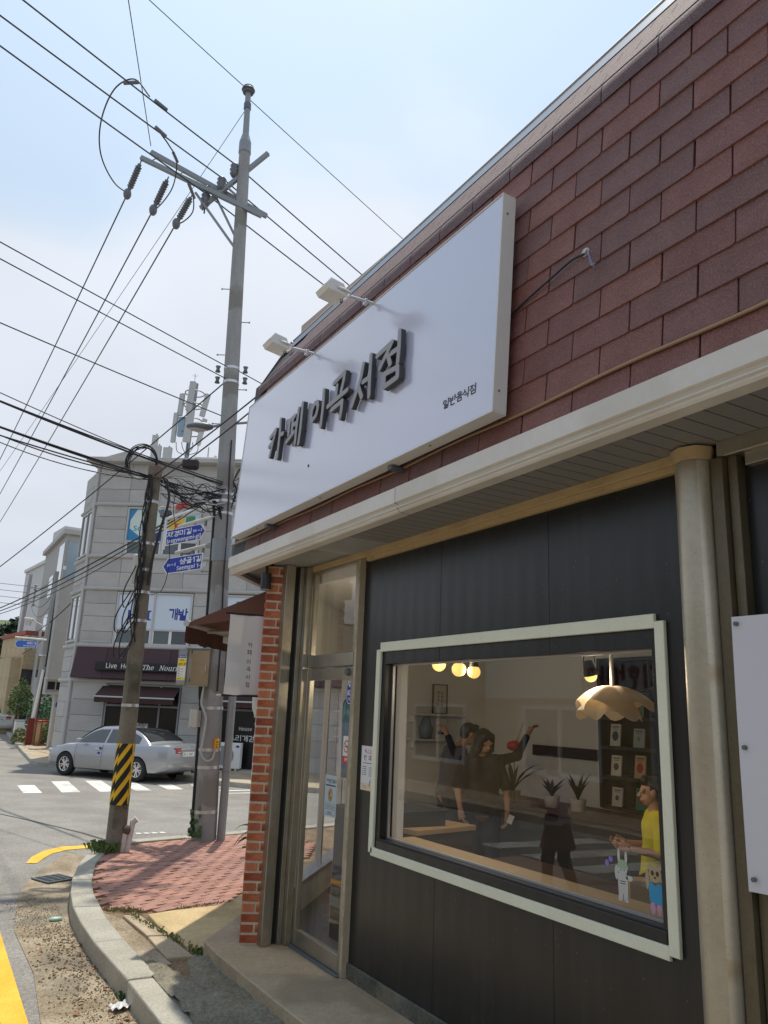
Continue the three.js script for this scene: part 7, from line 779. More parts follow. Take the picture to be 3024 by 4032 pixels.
const handGeo = mesh(field([[[-0.012, -0.02, 0.012], [-0.012, -0.085, 0.014], 0.020, 0.022], [[0.012, -0.02, -0.006], [0.010, -0.085, -0.012], 0.019, 0.021], ...[[0.024, 0.036, 0.078], [0.008, 0.044, 0.088], [-0.009, 0.04, 0.083], [-0.026, 0.03, 0.066]].flatMap(([z, , L], i) => { const x = -0.004 - 0.003 * i, a = [x, -0.09, z * 0.9], b = [x - 0.012, -0.09 - L * 0.42, z], c = [x - 0.034, -0.09 - L * 0.7, z], d = [x - 0.052, -0.09 - L * 0.78, z]; return [[a, b, 0.0095, 0.009], [b, c, 0.009, 0.0082], [c, d, 0.0082, 0.007]]; }), [[0.0, -0.03, 0.02], [-0.012, -0.062, 0.042], 0.014, 0.0105], [[-0.012, -0.062, 0.042], [-0.026, -0.09, 0.044], 0.0105, 0.0085]], 0.006), [-0.08, -0.19, -0.045], [0.045, 0.012, 0.065], 56);
function person(label, pos, turn, o) {
  const t = thing('person', label, 'person', pos, turn), s = o.h / 1.72; t.scale.setScalar(s); const lean = o.lean || 0, sit = o.sit || 0;
  const hipY = 0.93, up = (y) => [0, y, (y - hipY) * lean + (o.hunch || 0) * Math.pow(Math.max(0, y - 1.15), 2)], P = (x, y, z = 0) => { const u = up(y); return [x, y, z + u[2]]; };
  const sh = [-1, 1].map((k) => P(k * 0.175, 1.40, -0.01)), ne = P(0, 1.45, 0), hd = P(0, 1.52, 0.02 + (o.headF || 0));
  const arm = (k, a) => { const S = sh[k < 0 ? 0 : 1]; const E = [S[0] + a[0][0], S[1] + a[0][1], S[2] + a[0][2]], Wr = [E[0] + a[1][0], E[1] + a[1][1], E[2] + a[1][2]]; return [S, E, Wr]; };
  const AL = arm(-1, o.armL || [[-0.07, -0.28, -0.02], [0.0, -0.25, 0.05]]), AR = arm(1, o.armR || [[0.07, -0.28, -0.02], [0, -0.25, 0.05]]);
  const leg = (k) => { const H = [k * 0.09, hipY - 0.02, 0]; const Kn = o.legs ? o.legs[k < 0 ? 0 : 1][0] : [k * 0.10, 0.49, 0.02], An = o.legs ? o.legs[k < 0 ? 0 : 1][1] : [k * 0.105, 0.08, -0.01]; return [H, Kn, An]; };
  const LL = leg(-1), LR = leg(1), wB = o.wide || 1;
  const torso = (g) => [[P(0, 0.96), P(0, 1.12), 0.125 * wB + g, 0.112 * wB + g], [P(-0.06, 1.12), P(-0.085, 1.32), 0.085 * wB + g, 0.095 * wB + g], [P(0.06, 1.12), P(0.085, 1.32), 0.085 * wB + g, 0.095 * wB + g], [P(-0.15, 1.385), P(0.15, 1.385), 0.062 + g, 0.062 + g], [P(-0.075, 0.93), P(0.075, 0.93), 0.105 * wB + g, 0.105 * wB + g]];
  const limbs = [[ne, hd, 0.055, 0.05], ...[AL, AR].flatMap(([a, b, c]) => [[a, b, 0.05, 0.039], [b, c, 0.038, 0.025]]), ...[LL, LR].flatMap(([a, b, c]) => [[a, b, 0.082, 0.052], [b, [lerp(b[0], c[0], 0.35), lerp(b[1], c[1], 0.35), lerp(b[2], c[2], 0.35) - 0.012], 0.052, 0.054], [b, c, 0.05, 0.036]])];
  const feet = [LL, LR].map(([, , a]) => [[a[0], a[1] - 0.045, a[2] - 0.03], [a[0] * 1.15, a[1] - 0.05, a[2] + 0.17], 0.036, 0.03]);
  const all = [...torso(0), ...limbs, ...feet], ps = all.flatMap((q) => (q.length === 4 ? [q[0], q[1]] : [])), bb = (pts, m) => [0, 1, 2].map((i) => Math.min(...pts.map((p) => p[i])) - m), bt = (pts, m) => [0, 1, 2].map((i) => Math.max(...pts.map((p) => p[i])) + m);
  const bodyG = [mesh(field(all, 0.035), bb(ps, 0.24), bt(ps, 0.24), 96)]; const hg = headGeo.clone(); hg.rotateX(o.nod || 0); hg.rotateY(o.look || 0); hg.translate(hd[0], hd[1] - 0.03, hd[2] + 0.01); bodyG.push(hg);
  for (const [A, k] of [[AL, -1], [AR, 1]]) { const g = handGeo.clone(); if (k < 0) { g.scale(-1, 1, 1); const p = g.attributes.position.array; for (let i = 0; i < p.length; i += 9) for (let c = 0; c < 3; c++) [p[i + c], p[i + 3 + c]] = [p[i + 3 + c], p[i + c]]; } const d = V3(A[2][0] - A[1][0], A[2][1] - A[1][1], A[2][2] - A[1][2]).normalize(); g.applyQuaternion(new THREE.Quaternion().setFromUnitVectors(V3(0, -1, 0), d)); g.translate(...A[2]); g.computeVertexNormals(); bodyG.push(g); }
  M('body', merge(bodyG), o.skin || 'skin', t);
  const sl = o.sleeve ?? 0.75, sArm = ([a, b, c]) => sl <= 1 ? [[a, [lerp(a[0], b[0], sl), lerp(a[1], b[1], sl), lerp(a[2], b[2], sl)], 0.066, 0.06]] : [[a, b, 0.066, 0.052], [b, [lerp(b[0], c[0], sl - 1), lerp(b[1], c[1], sl - 1), lerp(b[2], c[2], sl - 1)], 0.05, 0.04]];
  const shirt = [...torso(0.018), ...sArm(AL), ...sArm(AR)], sp = shirt.flatMap((q) => [q[0], q[1]]), hem = o.hem ?? 0.88; const core = field([...torso(0), ...limbs.slice(5)], 0.035), own = field(shirt, 0.03); M('shirt', mesh((p) => Math.max(Math.min(own(p), core(p) - 0.016), hem - p[1] + (Math.abs(p[0]) > 0.3 ? -0.3 : 0), Math.abs(p[0]) < 0.13 ? p[1] - 1.455 - 0.04 * Math.abs(p[0]) / 0.13 : -1), bb(sp, 0.25), bt(sp, 0.25), 72), o.shirt, t);
  const th = o.hemLeg ?? 1.9, tl = ([a, b, c]) => th <= 1 ? [[a, [lerp(a[0], b[0], th), lerp(a[1], b[1], th), lerp(a[2], b[2], th)], 0.11, 0.098]] : [[a, b, 0.105, 0.075], [b, [lerp(b[0], c[0], th - 1), lerp(b[1], c[1], th - 1), lerp(b[2], c[2], th - 1)], 0.074, 0.06]]; const tr = [[P(-0.075, 0.95), P(0.075, 0.95), 0.118 * wB, 0.118 * wB], ...tl(LL), ...tl(LR)], tp = tr.flatMap((q) => [q[0], q[1]]); if (o.skirt) { M('skirt', (() => { const g = gridGeo(40, 14, (u, v) => { const a = u * Math.PI * 2, r = lerp(0.14, 0.24, v) * (1 + 0.06 * Math.sin(a * 7) * v); return [Math.cos(a) * r, lerp(1.02, 0.62, v), Math.sin(a) * r * 0.85]; }); return g; })(), o.skirt, t); } const legF = field(tr, 0.03); M('trousers', mesh((p) => Math.max(legF(p), p[1] - 1.04), bb(tp, 0.22), bt(tp, 0.22), 60), o.trousers, t);
  const hr = o.hairLong ? [[[0, 0.155, -0.02], [0.093, 0.095, 0.103]], [[-0.075, 0.13, -0.02], [-0.105, -0.14, -0.01], 0.04, 0.055], [[0.075, 0.13, -0.02], [0.105, -0.14, -0.01], 0.04, 0.055], [[0, 0.12, -0.06], [0, -0.17, -0.075], 0.07, 0.085], [[-0.05, 0.19, 0.05], [-0.085, 0.04, 0.05], 0.036, 0.03], [[0.05, 0.19, 0.05], [0.085, 0.04, 0.05], 0.036, 0.03]] : [[[0, 0.158, -0.016], [0.086, 0.084, 0.102]], [[0, 0.11, -0.055], [0.072, 0.08, 0.05]], [[-0.04, 0.215, 0.045], [0.045, 0.205, 0.06], 0.03, 0.026]];
  const hG = mesh(field(hr, 0.03, (p) => Math.min(o.hairLong ? 9 : 9, Math.max(p[2] - (p[1] > 0.165 ? 0.1 : o.hairLong ? 0.08 : 0.02), -9))), o.hairLong ? [-0.2, -0.3, -0.2] : [-0.13, 0.0, -0.15], [0.2 * (o.hairLong ? 1 : 0.65), 0.29, 0.13], 56); hG.rotateX(o.nod || 0); hG.rotateY(o.look || 0); hG.translate(hd[0], hd[1] - 0.03, hd[2] + 0.01); M('hair', hG, o.hair || 'hair', t);
  return t;
}
mat('clothGrey', [0.085, 0.09, 0.10], 0.9); mat('clothDark', [0.016, 0.017, 0.022], 0.9); mat('clothShort', [0.05, 0.048, 0.045], 0.9); mat('clothNavy', [0.018, 0.022, 0.045], 0.9); mat('clothPink', [0.62, 0.42, 0.44], 0.85); mat('clothMaroon', [0.16, 0.03, 0.04], 0.85); mat('clothYellow', [0.62, 0.55, 0.03], 0.85); mat('shoe', [0.05, 0.05, 0.05], 0.7);
const yaw = (dx, dz) => Math.atan2(dx, dz);
person('person in grey hooded top and dark shorts standing sideways inside the cafe', [5.42, 0, -7.72], yaw(0.95, 0.2), { h: 1.71, lean: 0.10, hunch: 0.35, headF: 0.06, nod: 0.35, armL: [[-0.05, -0.27, 0.02], [0.06, 0.0, 0.2]], armR: [[0.05, -0.27, 0.02], [-0.06, 0.06, 0.21]], sleeve: 1.85, shirt: 'clothGrey', trousers: 'clothShort', hemLeg: 0.86, hem: 0.92, wide: 1.12 });
person('person with long black hair in dark clothes inside the cafe, holding a card', [5.2, 0, -6.85], yaw(-0.45, 0.8), { h: 1.66, wide: 1.35, hairLong: true, nod: 0.35, look: 0.5, armL: [[-0.08, -0.27, 0.02], [0.03, -0.22, 0.08]], armR: [[0.1, -0.27, 0.0], [0.0, -0.24, 0.05]], sleeve: 0.95, shirt: 'clothDark', trousers: 'clothNavy', hemLeg: 1.05, hem: 0.86 });
person('person with both arms raised standing behind the long haired person inside the cafe', [5.7, 0, -7.42], yaw(-0.5, 0.85), { h: 1.62, armL: [[-0.19, 0.03, 0.02], [-0.1, 0.24, 0.02]], armR: [[0.2, 0.06, 0.02], [0.12, 0.25, 0.02]], sleeve: 1.9, shirt: 'clothDark', trousers: 'clothDark', hair: 'hair', hem: 0.86 });
person('person in a yellow T-shirt seated at the right edge of the cafe window', [5.17, -0.22, -4.56], yaw(-0.7, -0.6), { h: 1.6, armL: [[-0.1, -0.26, 0.02], [0.06, 0.02, 0.22]], armR: [[0.11, -0.25, 0.02], [-0.06, 0.02, 0.22]], sleeve: 0.9, shirt: 'clothYellow', trousers: 'clothNavy', hem: 0.86, legs: [[[-0.12, 0.78, 0.42], [-0.12, 0.30, 0.44]], [[0.12, 0.78, 0.42], [0.12, 0.30, 0.44]]] });
person('person in pink top and maroon skirt in the road, mirrored in the cafe window', [-0.85, -0.26, -7.5], yaw(0.2, -1), { h: 1.63, nod: 0.3, headF: 0.03, armL: [[-0.06, -0.27, 0.03], [0.1, -0.02, 0.21]], armR: [[0.06, -0.27, 0.03], [-0.1, -0.03, 0.21]], sleeve: 0.8, shirt: 'clothPink', trousers: 'clothNavy', skirt: Object.assign(K.clothMaroon, { side: THREE.DoubleSide }), hem: 0.9, legs: [[[-0.1, 0.5, 0.08], [-0.1, 0.08, 0.1]], [[0.1, 0.49, -0.02], [0.1, 0.1, -0.2]]] });
T('held_card', (() => { const g = rbox(0.055, 0.085, 0.004, 0.001); g.rotateZ(-0.4); g.rotateY(-0.5); g.translate(5.40, 0.80, -6.62); return g; })(), 'white', 'small white card in the hand of the long haired person', 'card');

// ================================================================ CAFE INTERIOR
{
  const ct = thing('counter', 'dark cafe counter along the back of the room with plants on top', 'counter', [6.35, 0, -6.0]); M('top', rb2(-0.35, 0.4, 0.82, 0.86, -2.2, 2.2, 0.006), 'woodDark', ct); M('front', b2(-0.3, 0.35, 0.004, 0.818, -2.15, 2.15), mat('counterFront', [0.07, 0.066, 0.06], 0.7), ct);
  const bk = thing('bookcase', 'black open bookcase full of face-out books on the back wall of the cafe', 'bookcase', [7.0, 0, -6.1]); const z0 = -0.72, z1 = 0.75; for (const z of [z0, z1]) M('side_panel', b2(-0.14, 0.14, 0.86, 2.5, z - 0.02, z + 0.02), 'bookcaseBlack', bk); M('back_panel', b2(0.13, 0.145, 0.86, 2.5, z0 + 0.021, z1 - 0.021), 'bookcaseBlack', bk); for (const y of [0.87, 1.19, 1.51, 1.83, 2.15, 2.48]) M('shelf', b2(-0.15, 0.128, y - 0.018, y + 0.018, z0 + 0.021, z1 - 0.021), 'bookcaseBlack', bk); M('divider', b2(-0.12, 0.12, 0.9, 2.46, -0.01, 0.01), 'bookcaseBlack', bk);
  const covM = {}; const cov = ['#c9c7be', '#2e7f6e', '#b9bcb6', '#8f9aa0', '#d0cdbf', '#b8a07a', '#9aa6a6', '#c2b6a6'], spots = []; for (let r = 0; r < 4; r++) for (let i = 0; i < 4; i++) spots.push([r, i]); const words = ['bottom', 'second', 'third', 'top'], cw = ['pale', 'green', 'light grey', 'slate', 'cream', 'tan', 'blue grey', 'beige'];
  spots.forEach(([r, i], k) => { const q = (k % 6), cm = covM[k % 6] ||= canvasMat('cover' + k, 64, 90, (c, w, h) => { c.fillStyle = cov[q]; c.fillRect(0, 0, w, h); c.fillStyle = ['#555', '#a33', '#345', '#686'][k % 4]; c.beginPath(); c.arc(w / 2, h * 0.55, 12 + (k % 3) * 4, 0, 7); c.fill(); c.fillStyle = 'rgba(40,40,40,.6)'; c.fillRect(10, 10, w - 20, 5); c.fillRect(16, 20, w - 32, 3); }, 0.6); const b = thing('book', `${cw[q]} book, ${['first', 'second', 'third', 'fourth'][i]} from the left on the ${words[r]} row of the black bookcase`, 'book', [6.9, 0.89 + r * 0.32, -6.62 + i * 0.34], -Math.PI / 2, 'books on the black bookcase'); const h = 0.2 + 0.02 * (k % 3), w = 0.145; const g = rbox(w, h, 0.018, 0.002, 0, h / 2, 0); g.rotateX(-0.12); M('pages', g, 'paper', b); const f = new THREE.PlaneGeometry(w, h); f.translate(0, h / 2, 0.0105); f.rotateX(-0.12); M('cover', f, cm, b); });
  const sh = (y, x1, l) => { const s = thing('wall_shelf', l, 'shelf', [0, y, -9.42]); M('board', rb2(5.65, x1, -0.03, 0, 0.0, 0.2), 'white', s); M('bracket', b2(5.9, 5.92, -0.12, -0.031, 0, 0.15), 'white', s); }; sh(1.80, 6.75, 'upper white wall shelf holding a framed picture in the cafe'); sh(1.47, 6.55, 'lower white wall shelf with bottles and a card in the cafe');
  const pf = thing('framed_picture', 'narrow framed picture with handwritten characters on the upper shelf', 'picture', [6.33, 1.80, -9.3]); M('frame', merge([b2(-0.12, 0.12, 0.0, 0.012, 0, 0.03), b2(-0.12, 0.12, 0.388, 0.4, 0, 0.03), b2(-0.12, -0.108, 0.012, 0.388, 0, 0.03), b2(0.108, 0.12, 0.012, 0.388, 0, 0.03)]), 'woodDark', pf); M('sheet', (() => { const g = new THREE.PlaneGeometry(0.216, 0.376); g.translate(0, 0.2, 0.015); return g; })(), canvasMat('calligraphy', 128, 220, (c, w, h) => { c.fillStyle = '#c8c4b8'; c.fillRect(0, 0, w, h); c.strokeStyle = '#333'; hangul(c, '이곡서점', 74, 50, 22, 3, 1.4, true); hangul(c, '책과커피', 36, 50, 22, 3, 1.4, true); }), pf);
  const cd = thing('postcard', 'white card with a small drawing leaning on the lower shelf', 'card', [6.36, 1.47, -9.3]); M('sheet', rbox(0.19, 0.26, 0.006, 0.001, 0, 0.13, 0), 'paper', cd); M('drawing', merge([b2(-0.05, -0.03, 0.06, 0.1, 0.004, 0.0055), b2(-0.02, 0.0, 0.06, 0.11, 0.004, 0.0055), b2(0.01, 0.05, 0.06, 0.09, 0.004, 0.0055)]), 'cable', cd);
  const vs = thing('glass_ornament', 'blue grey faceted ornament on the lower shelf', 'ornament', [6.12, 1.47, -9.3]); M('body', lathe([[0, 0], [0.08, 0], [0.1, 0.14], [0.05, 0.28], [0, 0.3]], 7), mat('ornBlue', [0.22, 0.27, 0.33], 0.25), vs); M('base', cyl(0.085, 0.085, [0, 0, 0], [0, 0.012, 0], 7), 'cable', vs);
  // lit pendant bulbs and spot
  const bulb = (label, x, y, z, r) => { const b = thing('bulb_lamp', label, 'lamp', [x, y, z]); M('bulb', new THREE.SphereGeometry(r, 20, 14), 'bulbGlow', b); M('socket', cyl(0.028, 0.034, [0, r + 0.07, 0], [0, r * 0.7, 0], 14), 'black', b); M('cord', cyl(0.005, 0.005, [0, r + 0.06, 0], [0, 2.86 - y, 0], 6), 'black', b); const l = new THREE.PointLight(new THREE.Color().setRGB(1, 0.82, 0.58), 0.6, 0, 2); l.shadow.radius = 2; l.castShadow = true; l.position.set(0, 0, 0); b.add(l); };
  bulb('round glowing bulb hanging at the top left of the cafe window', 3.76, 2.20, -5.54, 0.058); bulb('glowing bulb in a black socket, left one of the touching pair', 3.62, 2.14, -5.06, 0.055); bulb('glowing bulb in a black socket, right one of the touching pair', 3.72, 2.125, -5.0, 0.05);
  const sl = thing('spot_lamp', 'black adjustable spot lamp above the cloth pendant, lit at its rim', 'lamp', [3.63, 2.1, -3.68]); M('shade', (() => { const g = lathe([[0, 0.06], [0.03, 0.06], [0.05, -0.03], [0.046, -0.03], [0.0, 0.04]], 18); g.rotateZ(0.3); return g; })(), 'black', sl); M('bulb', (() => { const g = new THREE.SphereGeometry(0.04, 16, 10); g.translate(0.01, -0.03, 0); return g; })(), 'bulbGlow', sl); M('yoke', merge([cyl(0.004, 0.004, [-0.05, 0.05, 0], [-0.03, 0.16, 0], 5), cyl(0.004, 0.004, [0.05, 0.05, 0], [0.03, 0.16, 0], 5)]), 'black', sl); M('stem', cyl(0.012, 0.012, [0, 0.15, 0], [0, 0.76, 0], 8), 'black', sl); { const l = new THREE.PointLight(new THREE.Color().setRGB(1, 0.82, 0.58), 0.5, 0, 2); l.position.set(0.01, -0.03, 0); l.shadow.radius = 2; l.castShadow = true; sl.add(l); }
  const pl = thing('cloth_pendant', 'wavy cream cloth pendant lamp shade like an open flower inside the window', 'lamp', [3.74, 1.88, -3.60]); const petal = (ph, y0, rr0, dr) => gridGeo(44, 8, (u, v) => { const a = u * Math.PI * 2, r = lerp(0.03, rr0 * (1 + 0.18 * Math.sin(a * 3 + ph)), v); return [Math.cos(a) * r, y0 - dr * Math.pow(v, 1.8) + 0.03 * Math.sin(a * 5 + ph) * v, Math.sin(a) * r]; }); M('petal_layer', petal(0, 0.13, 0.23, 0.12), 'lampCloth', pl); M('petal_layer', petal(2, 0.10, 0.19, 0.15), 'lampCloth', pl); M('stem', cyl(0.012, 0.012, [0, 0.1, 0], [0, 0.98, 0], 8), 'offwhite', pl);
  // plants on the counter and furniture by the window
  const pt = (label, x, y, z, h, n, sd, spread) => { const p = thing('house_plant', label, 'plant', [x, y, z]); M('pot', lathe([[0, 0], [0.07, 0], [0.09, 0.12], [0.08, 0.12], [0, 0.1]], 16), 'offwhite', p); const R = RNG(sd); for (let i = 0; i < n; i++) { const a = R() * 6.28, l = h * (0.6 + 0.5 * R()); M('leaf', gridGeo(2, 8, (u, v) => { const r = spread * l * (v * 0.6 + v * v * 0.5), w = 0.02 * Math.sin(Math.PI * Math.min(0.98, v + 0.05)); return [Math.cos(a) * r - Math.sin(a) * (u - 0.5) * 2 * w, 0.1 + l * (v - 0.45 * v * v * spread), Math.sin(a) * r + Math.cos(a) * (u - 0.5) * 2 * w]; }), 'leafDark', p); } }; pt('arching dark green plant on the counter behind the raised arms', 6.2, 0.86, -7.55, 0.55, 14, 701, 0.9); pt('small spiky plant on the counter, right of the arching plant', 6.25, 0.86, -6.95, 0.28, 16, 702, 0.7); pt('upright leafy plant on the counter near the bookcase', 6.3, 0.86, -6.6, 0.34, 12, 703, 0.5); pt('dark plant in the far left corner of the cafe by the side window', 4.45, 0.45, -7.7, 0.6, 12, 704, 0.6);
  const rf = thing('red_flower', 'bright red paper flower on a thin stem above the counter plants', 'flower', [6.05, 0.86, -7.35]); M('bloom', (() => { const g = new THREE.SphereGeometry(0.085, 14, 10); g.scale(1.1, 0.7, 1); g.translate(0, 0.62, 0); return g; })(), 'red', rf); M('stem', cyl(0.005, 0.005, [0, 0, 0], [0, 0.6, 0], 6), 'leafDark', rf); M('glass_tube', cyl(0.012, 0.012, [0.02, 0.66, 0], [0.12, 0.88, 0.02], 8), 'lightGrey', rf);
  const bench = thing('cabinet_bench', 'low brown wooden bench cabinet by the left end of the cafe window', 'bench', [3.9, 0, -5.95], 0.2); M('top', rb2(-0.35, 0.35, 0.86, 0.90, -0.3, 0.3), 'woodTan', bench); M('body', b2(-0.33, 0.33, 0.004, 0.858, -0.28, 0.28), 'woodDark', bench);
  const tb = thing('display_table', 'long brown display table inside along the window', 'table', [4.0, 0, -4.6], 0); M('top', rb2(-0.35, 0.35, 0.70, 0.74, -0.6, 1.5), 'woodDark', tb); for (const [x, z] of [[-0.3, -0.5], [0.3, -0.5], [-0.3, 1.4], [0.3, 1.4]]) M('leg', b2(x - 0.03, x + 0.03, 0.004, 0.699, z - 0.03, z + 0.03), 'woodDark', tb);
  const dc = thing('dark_cabinet', 'black cabinet standing just inside the glass door', 'cabinet', [3.5, 0, -6.05], 0.0); M('body', b2(-0.25, 0.5, 0.004, 1.0, -0.25, 0.3), 'bookcaseBlack', dc); M('top', rb2(-0.27, 0.52, 1.001, 1.025, -0.27, 0.32), 'bookcaseBlack', dc);
  for (const [i, z] of [[0, -3.62], [1, -3.28]]) { const s = thing('book_stand', i ? 'white sheet on a small stand near the yellow shirt' : 'tan row of small books on the display table', 'books', [4.05, 0.741, z], -0.6); M(i ? 'sheet' : 'book_row', (() => { const g = i ? rbox(0.2, 0.24, 0.01, 0.002, 0, 0.12, 0) : rbox(0.3, 0.14, 0.12, 0.006, 0, 0.07, 0); g.rotateX(i ? -0.25 : 0); return g; })(), i ? 'paper' : 'woodTan', s); M('base', rbox(0.2, 0.012, 0.12, 0.002, 0, 0.0065, 0.02), 'offwhite', s); }
  // blue tie-dyed cloth hanging behind the door glass
  const cl = thing('dyed_cloth', 'blue and white tie-dyed cloth hanging behind the glass door', 'cloth', [3.06, 0, -5.72], -Math.PI / 2); const cm = canvasMat('tieDye', 256, 640, (c, w, h) => { const g = c.createLinearGradient(0, 0, 0, h); c.fillStyle = '#27506f'; c.fillRect(0, 0, w, h); for (let i = 0; i < 260; i++) { const x = hash(i, 1, 8) * w, y = hash(i, 2, 8) * h; c.strokeStyle = `rgba(${120 + hash(i, 3, 8) * 60},${170 + hash(i, 4, 8) * 40},200,${0.15 + 0.4 * hash(i, 5, 8)})`; c.lineWidth = 1 + hash(i, 6, 8) * 2; c.beginPath(); c.moveTo(x, y); c.bezierCurveTo(x + 8 * Math.sin(i), y + 30, x - 10 * Math.cos(i), y + 60, x + 6 * Math.sin(i * 3), y + 100); c.stroke(); } for (const [x, y] of [[120, 40], [190, 110], [60, 150]]) for (let k = 0; k < 26; k++) { const a = k / 26 * 6.28; c.strokeStyle = 'rgba(190,215,228,.65)'; c.lineWidth = 1.6; c.beginPath(); c.moveTo(x, y); c.lineTo(x + Math.cos(a) * 36, y + Math.sin(a) * 36); c.stroke(); } c.fillStyle = '#0e2c6e'; c.fillRect(110, 165, 60, 70); }, 0.9); cm.side = THREE.DoubleSide;
  M('cloth', gridGeo(24, 30, (u, v) => { const w = 0.17 * (v > 0.86 ? Math.sqrt(Math.max(0.02, (1 - v) / 0.14)) : 0.75 + 0.25 * v); return [(u - 0.5) * 2 * w, 1.28 + v * 0.66, 0.02 * Math.sin(u * 16 + v * 2) * (1.1 - v)]; }), cm, cl); M('hanger', cyl(0.005, 0.005, [0, 1.93, 0], [0, 2.0, 0], 6), 'black', cl);
}
// ---------------------------------------------------------------- stickers and notices on the front
const poster = (name, label, cat, w, h, pos, m, turn = -Math.PI / 2, back = 'paper') => { const t = thing(name, label, cat, pos, turn); M('sheet', b2(-w / 2, w / 2, -h / 2, h / 2, -0.0015, 0), back, t); const g = new THREE.PlaneGeometry(w, h); g.translate(0, 0, 0.001); M('print', g, m, t); return t; };
poster('corn_poster', 'white corn sale notice with pink heading on the dark panel beside the door', 'notice', 0.2, 0.305, [2.916, 1.402, -5.175], canvasMat('cornPoster', 320, 488, (c, w, h) => { c.fillStyle = '#d7d9dd'; c.fillRect(0, 0, w, h); c.fillStyle = '#d8c6ae'; c.fillRect(0, h * 0.84, w, h * 0.16); c.strokeStyle = '#cf5f92'; hangul(c, '옥수수', 70, 34, 52, 8, 1.15); c.strokeStyle = '#2b2b33'; hangul(c, '판', 66, 104, 54, 8); c.strokeStyle = '#6a3a58'; hangul(c, '매', 176, 104, 54, 8); c.fillStyle = '#333'; c.fillRect(50, 186, 190, 7); c.fillStyle = '#666'; for (let i = 0; i < 5; i++) { c.fillRect(34, 226 + i * 22, 26, 9); c.fillRect(72, 226 + i * 22, 52, 9); c.fillRect(184, 232 + i * 22, 26, 9); c.fillRect(222, 232 + i * 22, 52, 9); } c.fillStyle = '#5f6a4c'; c.beginPath(); c.ellipse(214, 408, 9, 40, 0.25, 0, 7); c.fill(); c.fillStyle = '#e6d9c0'; c.beginPath(); c.ellipse(238, 404, 10, 44, -0.15, 0, 7); c.fill(); c.strokeStyle = '#5b5148'; c.lineWidth = 2; c.beginPath(); c.ellipse(238, 404, 10, 44, -0.15, 0, 7); c.stroke(); c.fillStyle = '#8b8378'; c.fillRect(50, 438, 84, 5); c.fillRect(50, 454, 84, 5); }, 0.5));
poster('door_poster', 'pale blue poster with a round picture on the glass door', 'poster', 0.2, 0.30, [2.893, 1.16, -5.70], canvasMat('doorPoster', 320, 480, (c, w, h) => { c.fillStyle = '#b3c4cc'; c.fillRect(0, 0, w, h); c.strokeStyle = '#1c2026'; hangul(c, '읽는다', 46, 46, 48, 8, 1.1); hangul(c, '집사', 214, 46, 42, 8, 1.1); c.fillStyle = '#27303a'; c.fillRect(30, 112, w - 60, 16); c.fillStyle = '#a98f6a'; c.beginPath(); c.ellipse(w / 2, 230, 62, 82, 0, 0, 7); c.fill(); c.fillStyle = '#8c4a35'; c.fillRect(126, 196, 30, 40); c.fillStyle = '#cdb58e'; c.fillRect(162, 204, 32, 44); c.fillStyle = '#6b7a52'; c.fillRect(138, 250, 50, 24); c.strokeStyle = '#4a5560'; c.lineWidth = 3; c.strokeRect(20, 330, w - 40, 130); c.fillStyle = '#59636c'; for (let i = 0; i < 4; i++) c.fillRect(36, 346 + i * 16, w - 72, 5); c.fillRect(100, 424, 120, 10); c.fillRect(90, 444, 140, 8); }, 0.4));
poster('no_smoking_sticker', 'no smoking sticker with red ring at the right edge of the glass door', 'sticker', 0.11, 0.20, [2.893, 1.51, -5.475], canvasMat('noSmoking', 200, 364, (c, w, h) => { c.fillStyle = '#dcdcd8'; c.fillRect(0, 0, w, h); c.fillStyle = '#c23544'; c.fillRect(0, 262, w, 102); c.fillStyle = '#2a2a2a'; c.fillRect(56, 128, 82, 16); c.fillStyle = '#9a9a9a'; c.fillRect(140, 128, 16, 16); c.strokeStyle = '#c4323f'; c.lineWidth = 18; c.beginPath(); c.arc(100, 136, 74, 0, 7); c.stroke(); c.beginPath(); c.moveTo(50, 86); c.lineTo(150, 186); c.stroke(); c.strokeStyle = '#eee'; hangul(c, '금연', 54, 286, 40, 6); }, 0.4));
{ const t = thing('security_sticker', 'blue octagonal security company sticker at the top right of the door glass', 'sticker', [2.892, 1.93, -5.45], -Math.PI / 2); const oct = [[-0.032, 0.082], [0.032, 0.082], [0.06, 0.05], [0.06, -0.05], [0.032, -0.082], [-0.032, -0.082], [-0.06, -0.05], [-0.06, 0.05]]; M('border', ext(oct, 0.001), 'white', t); const f = new THREE.ShapeGeometry(new THREE.Shape(oct.map(([x, y]) => new THREE.Vector2(x * 0.9, y * 0.92)))); f.translate(0, 0, 0.0022); M('face', f, 'signBlue', t); const l = latin('ADT', 0.042, 0.0008); l.scale(0.85, 1, 1); l.translate(-0.05, -0.02, 0.003); M('lettering', l, 'white', t); const k = hangulGeo('캡스', 0.024, 0.0022, 0.0008); k.translate(-0.028, 0.044, 0.003); M('lettering', k, 'white', t); M('lettering', merge([b2(-0.04, 0.04, -0.042, -0.037, 0.0025, 0.003), b2(-0.03, 0.03, -0.055, -0.05, 0.0025, 0.003)]), 'white', t); }
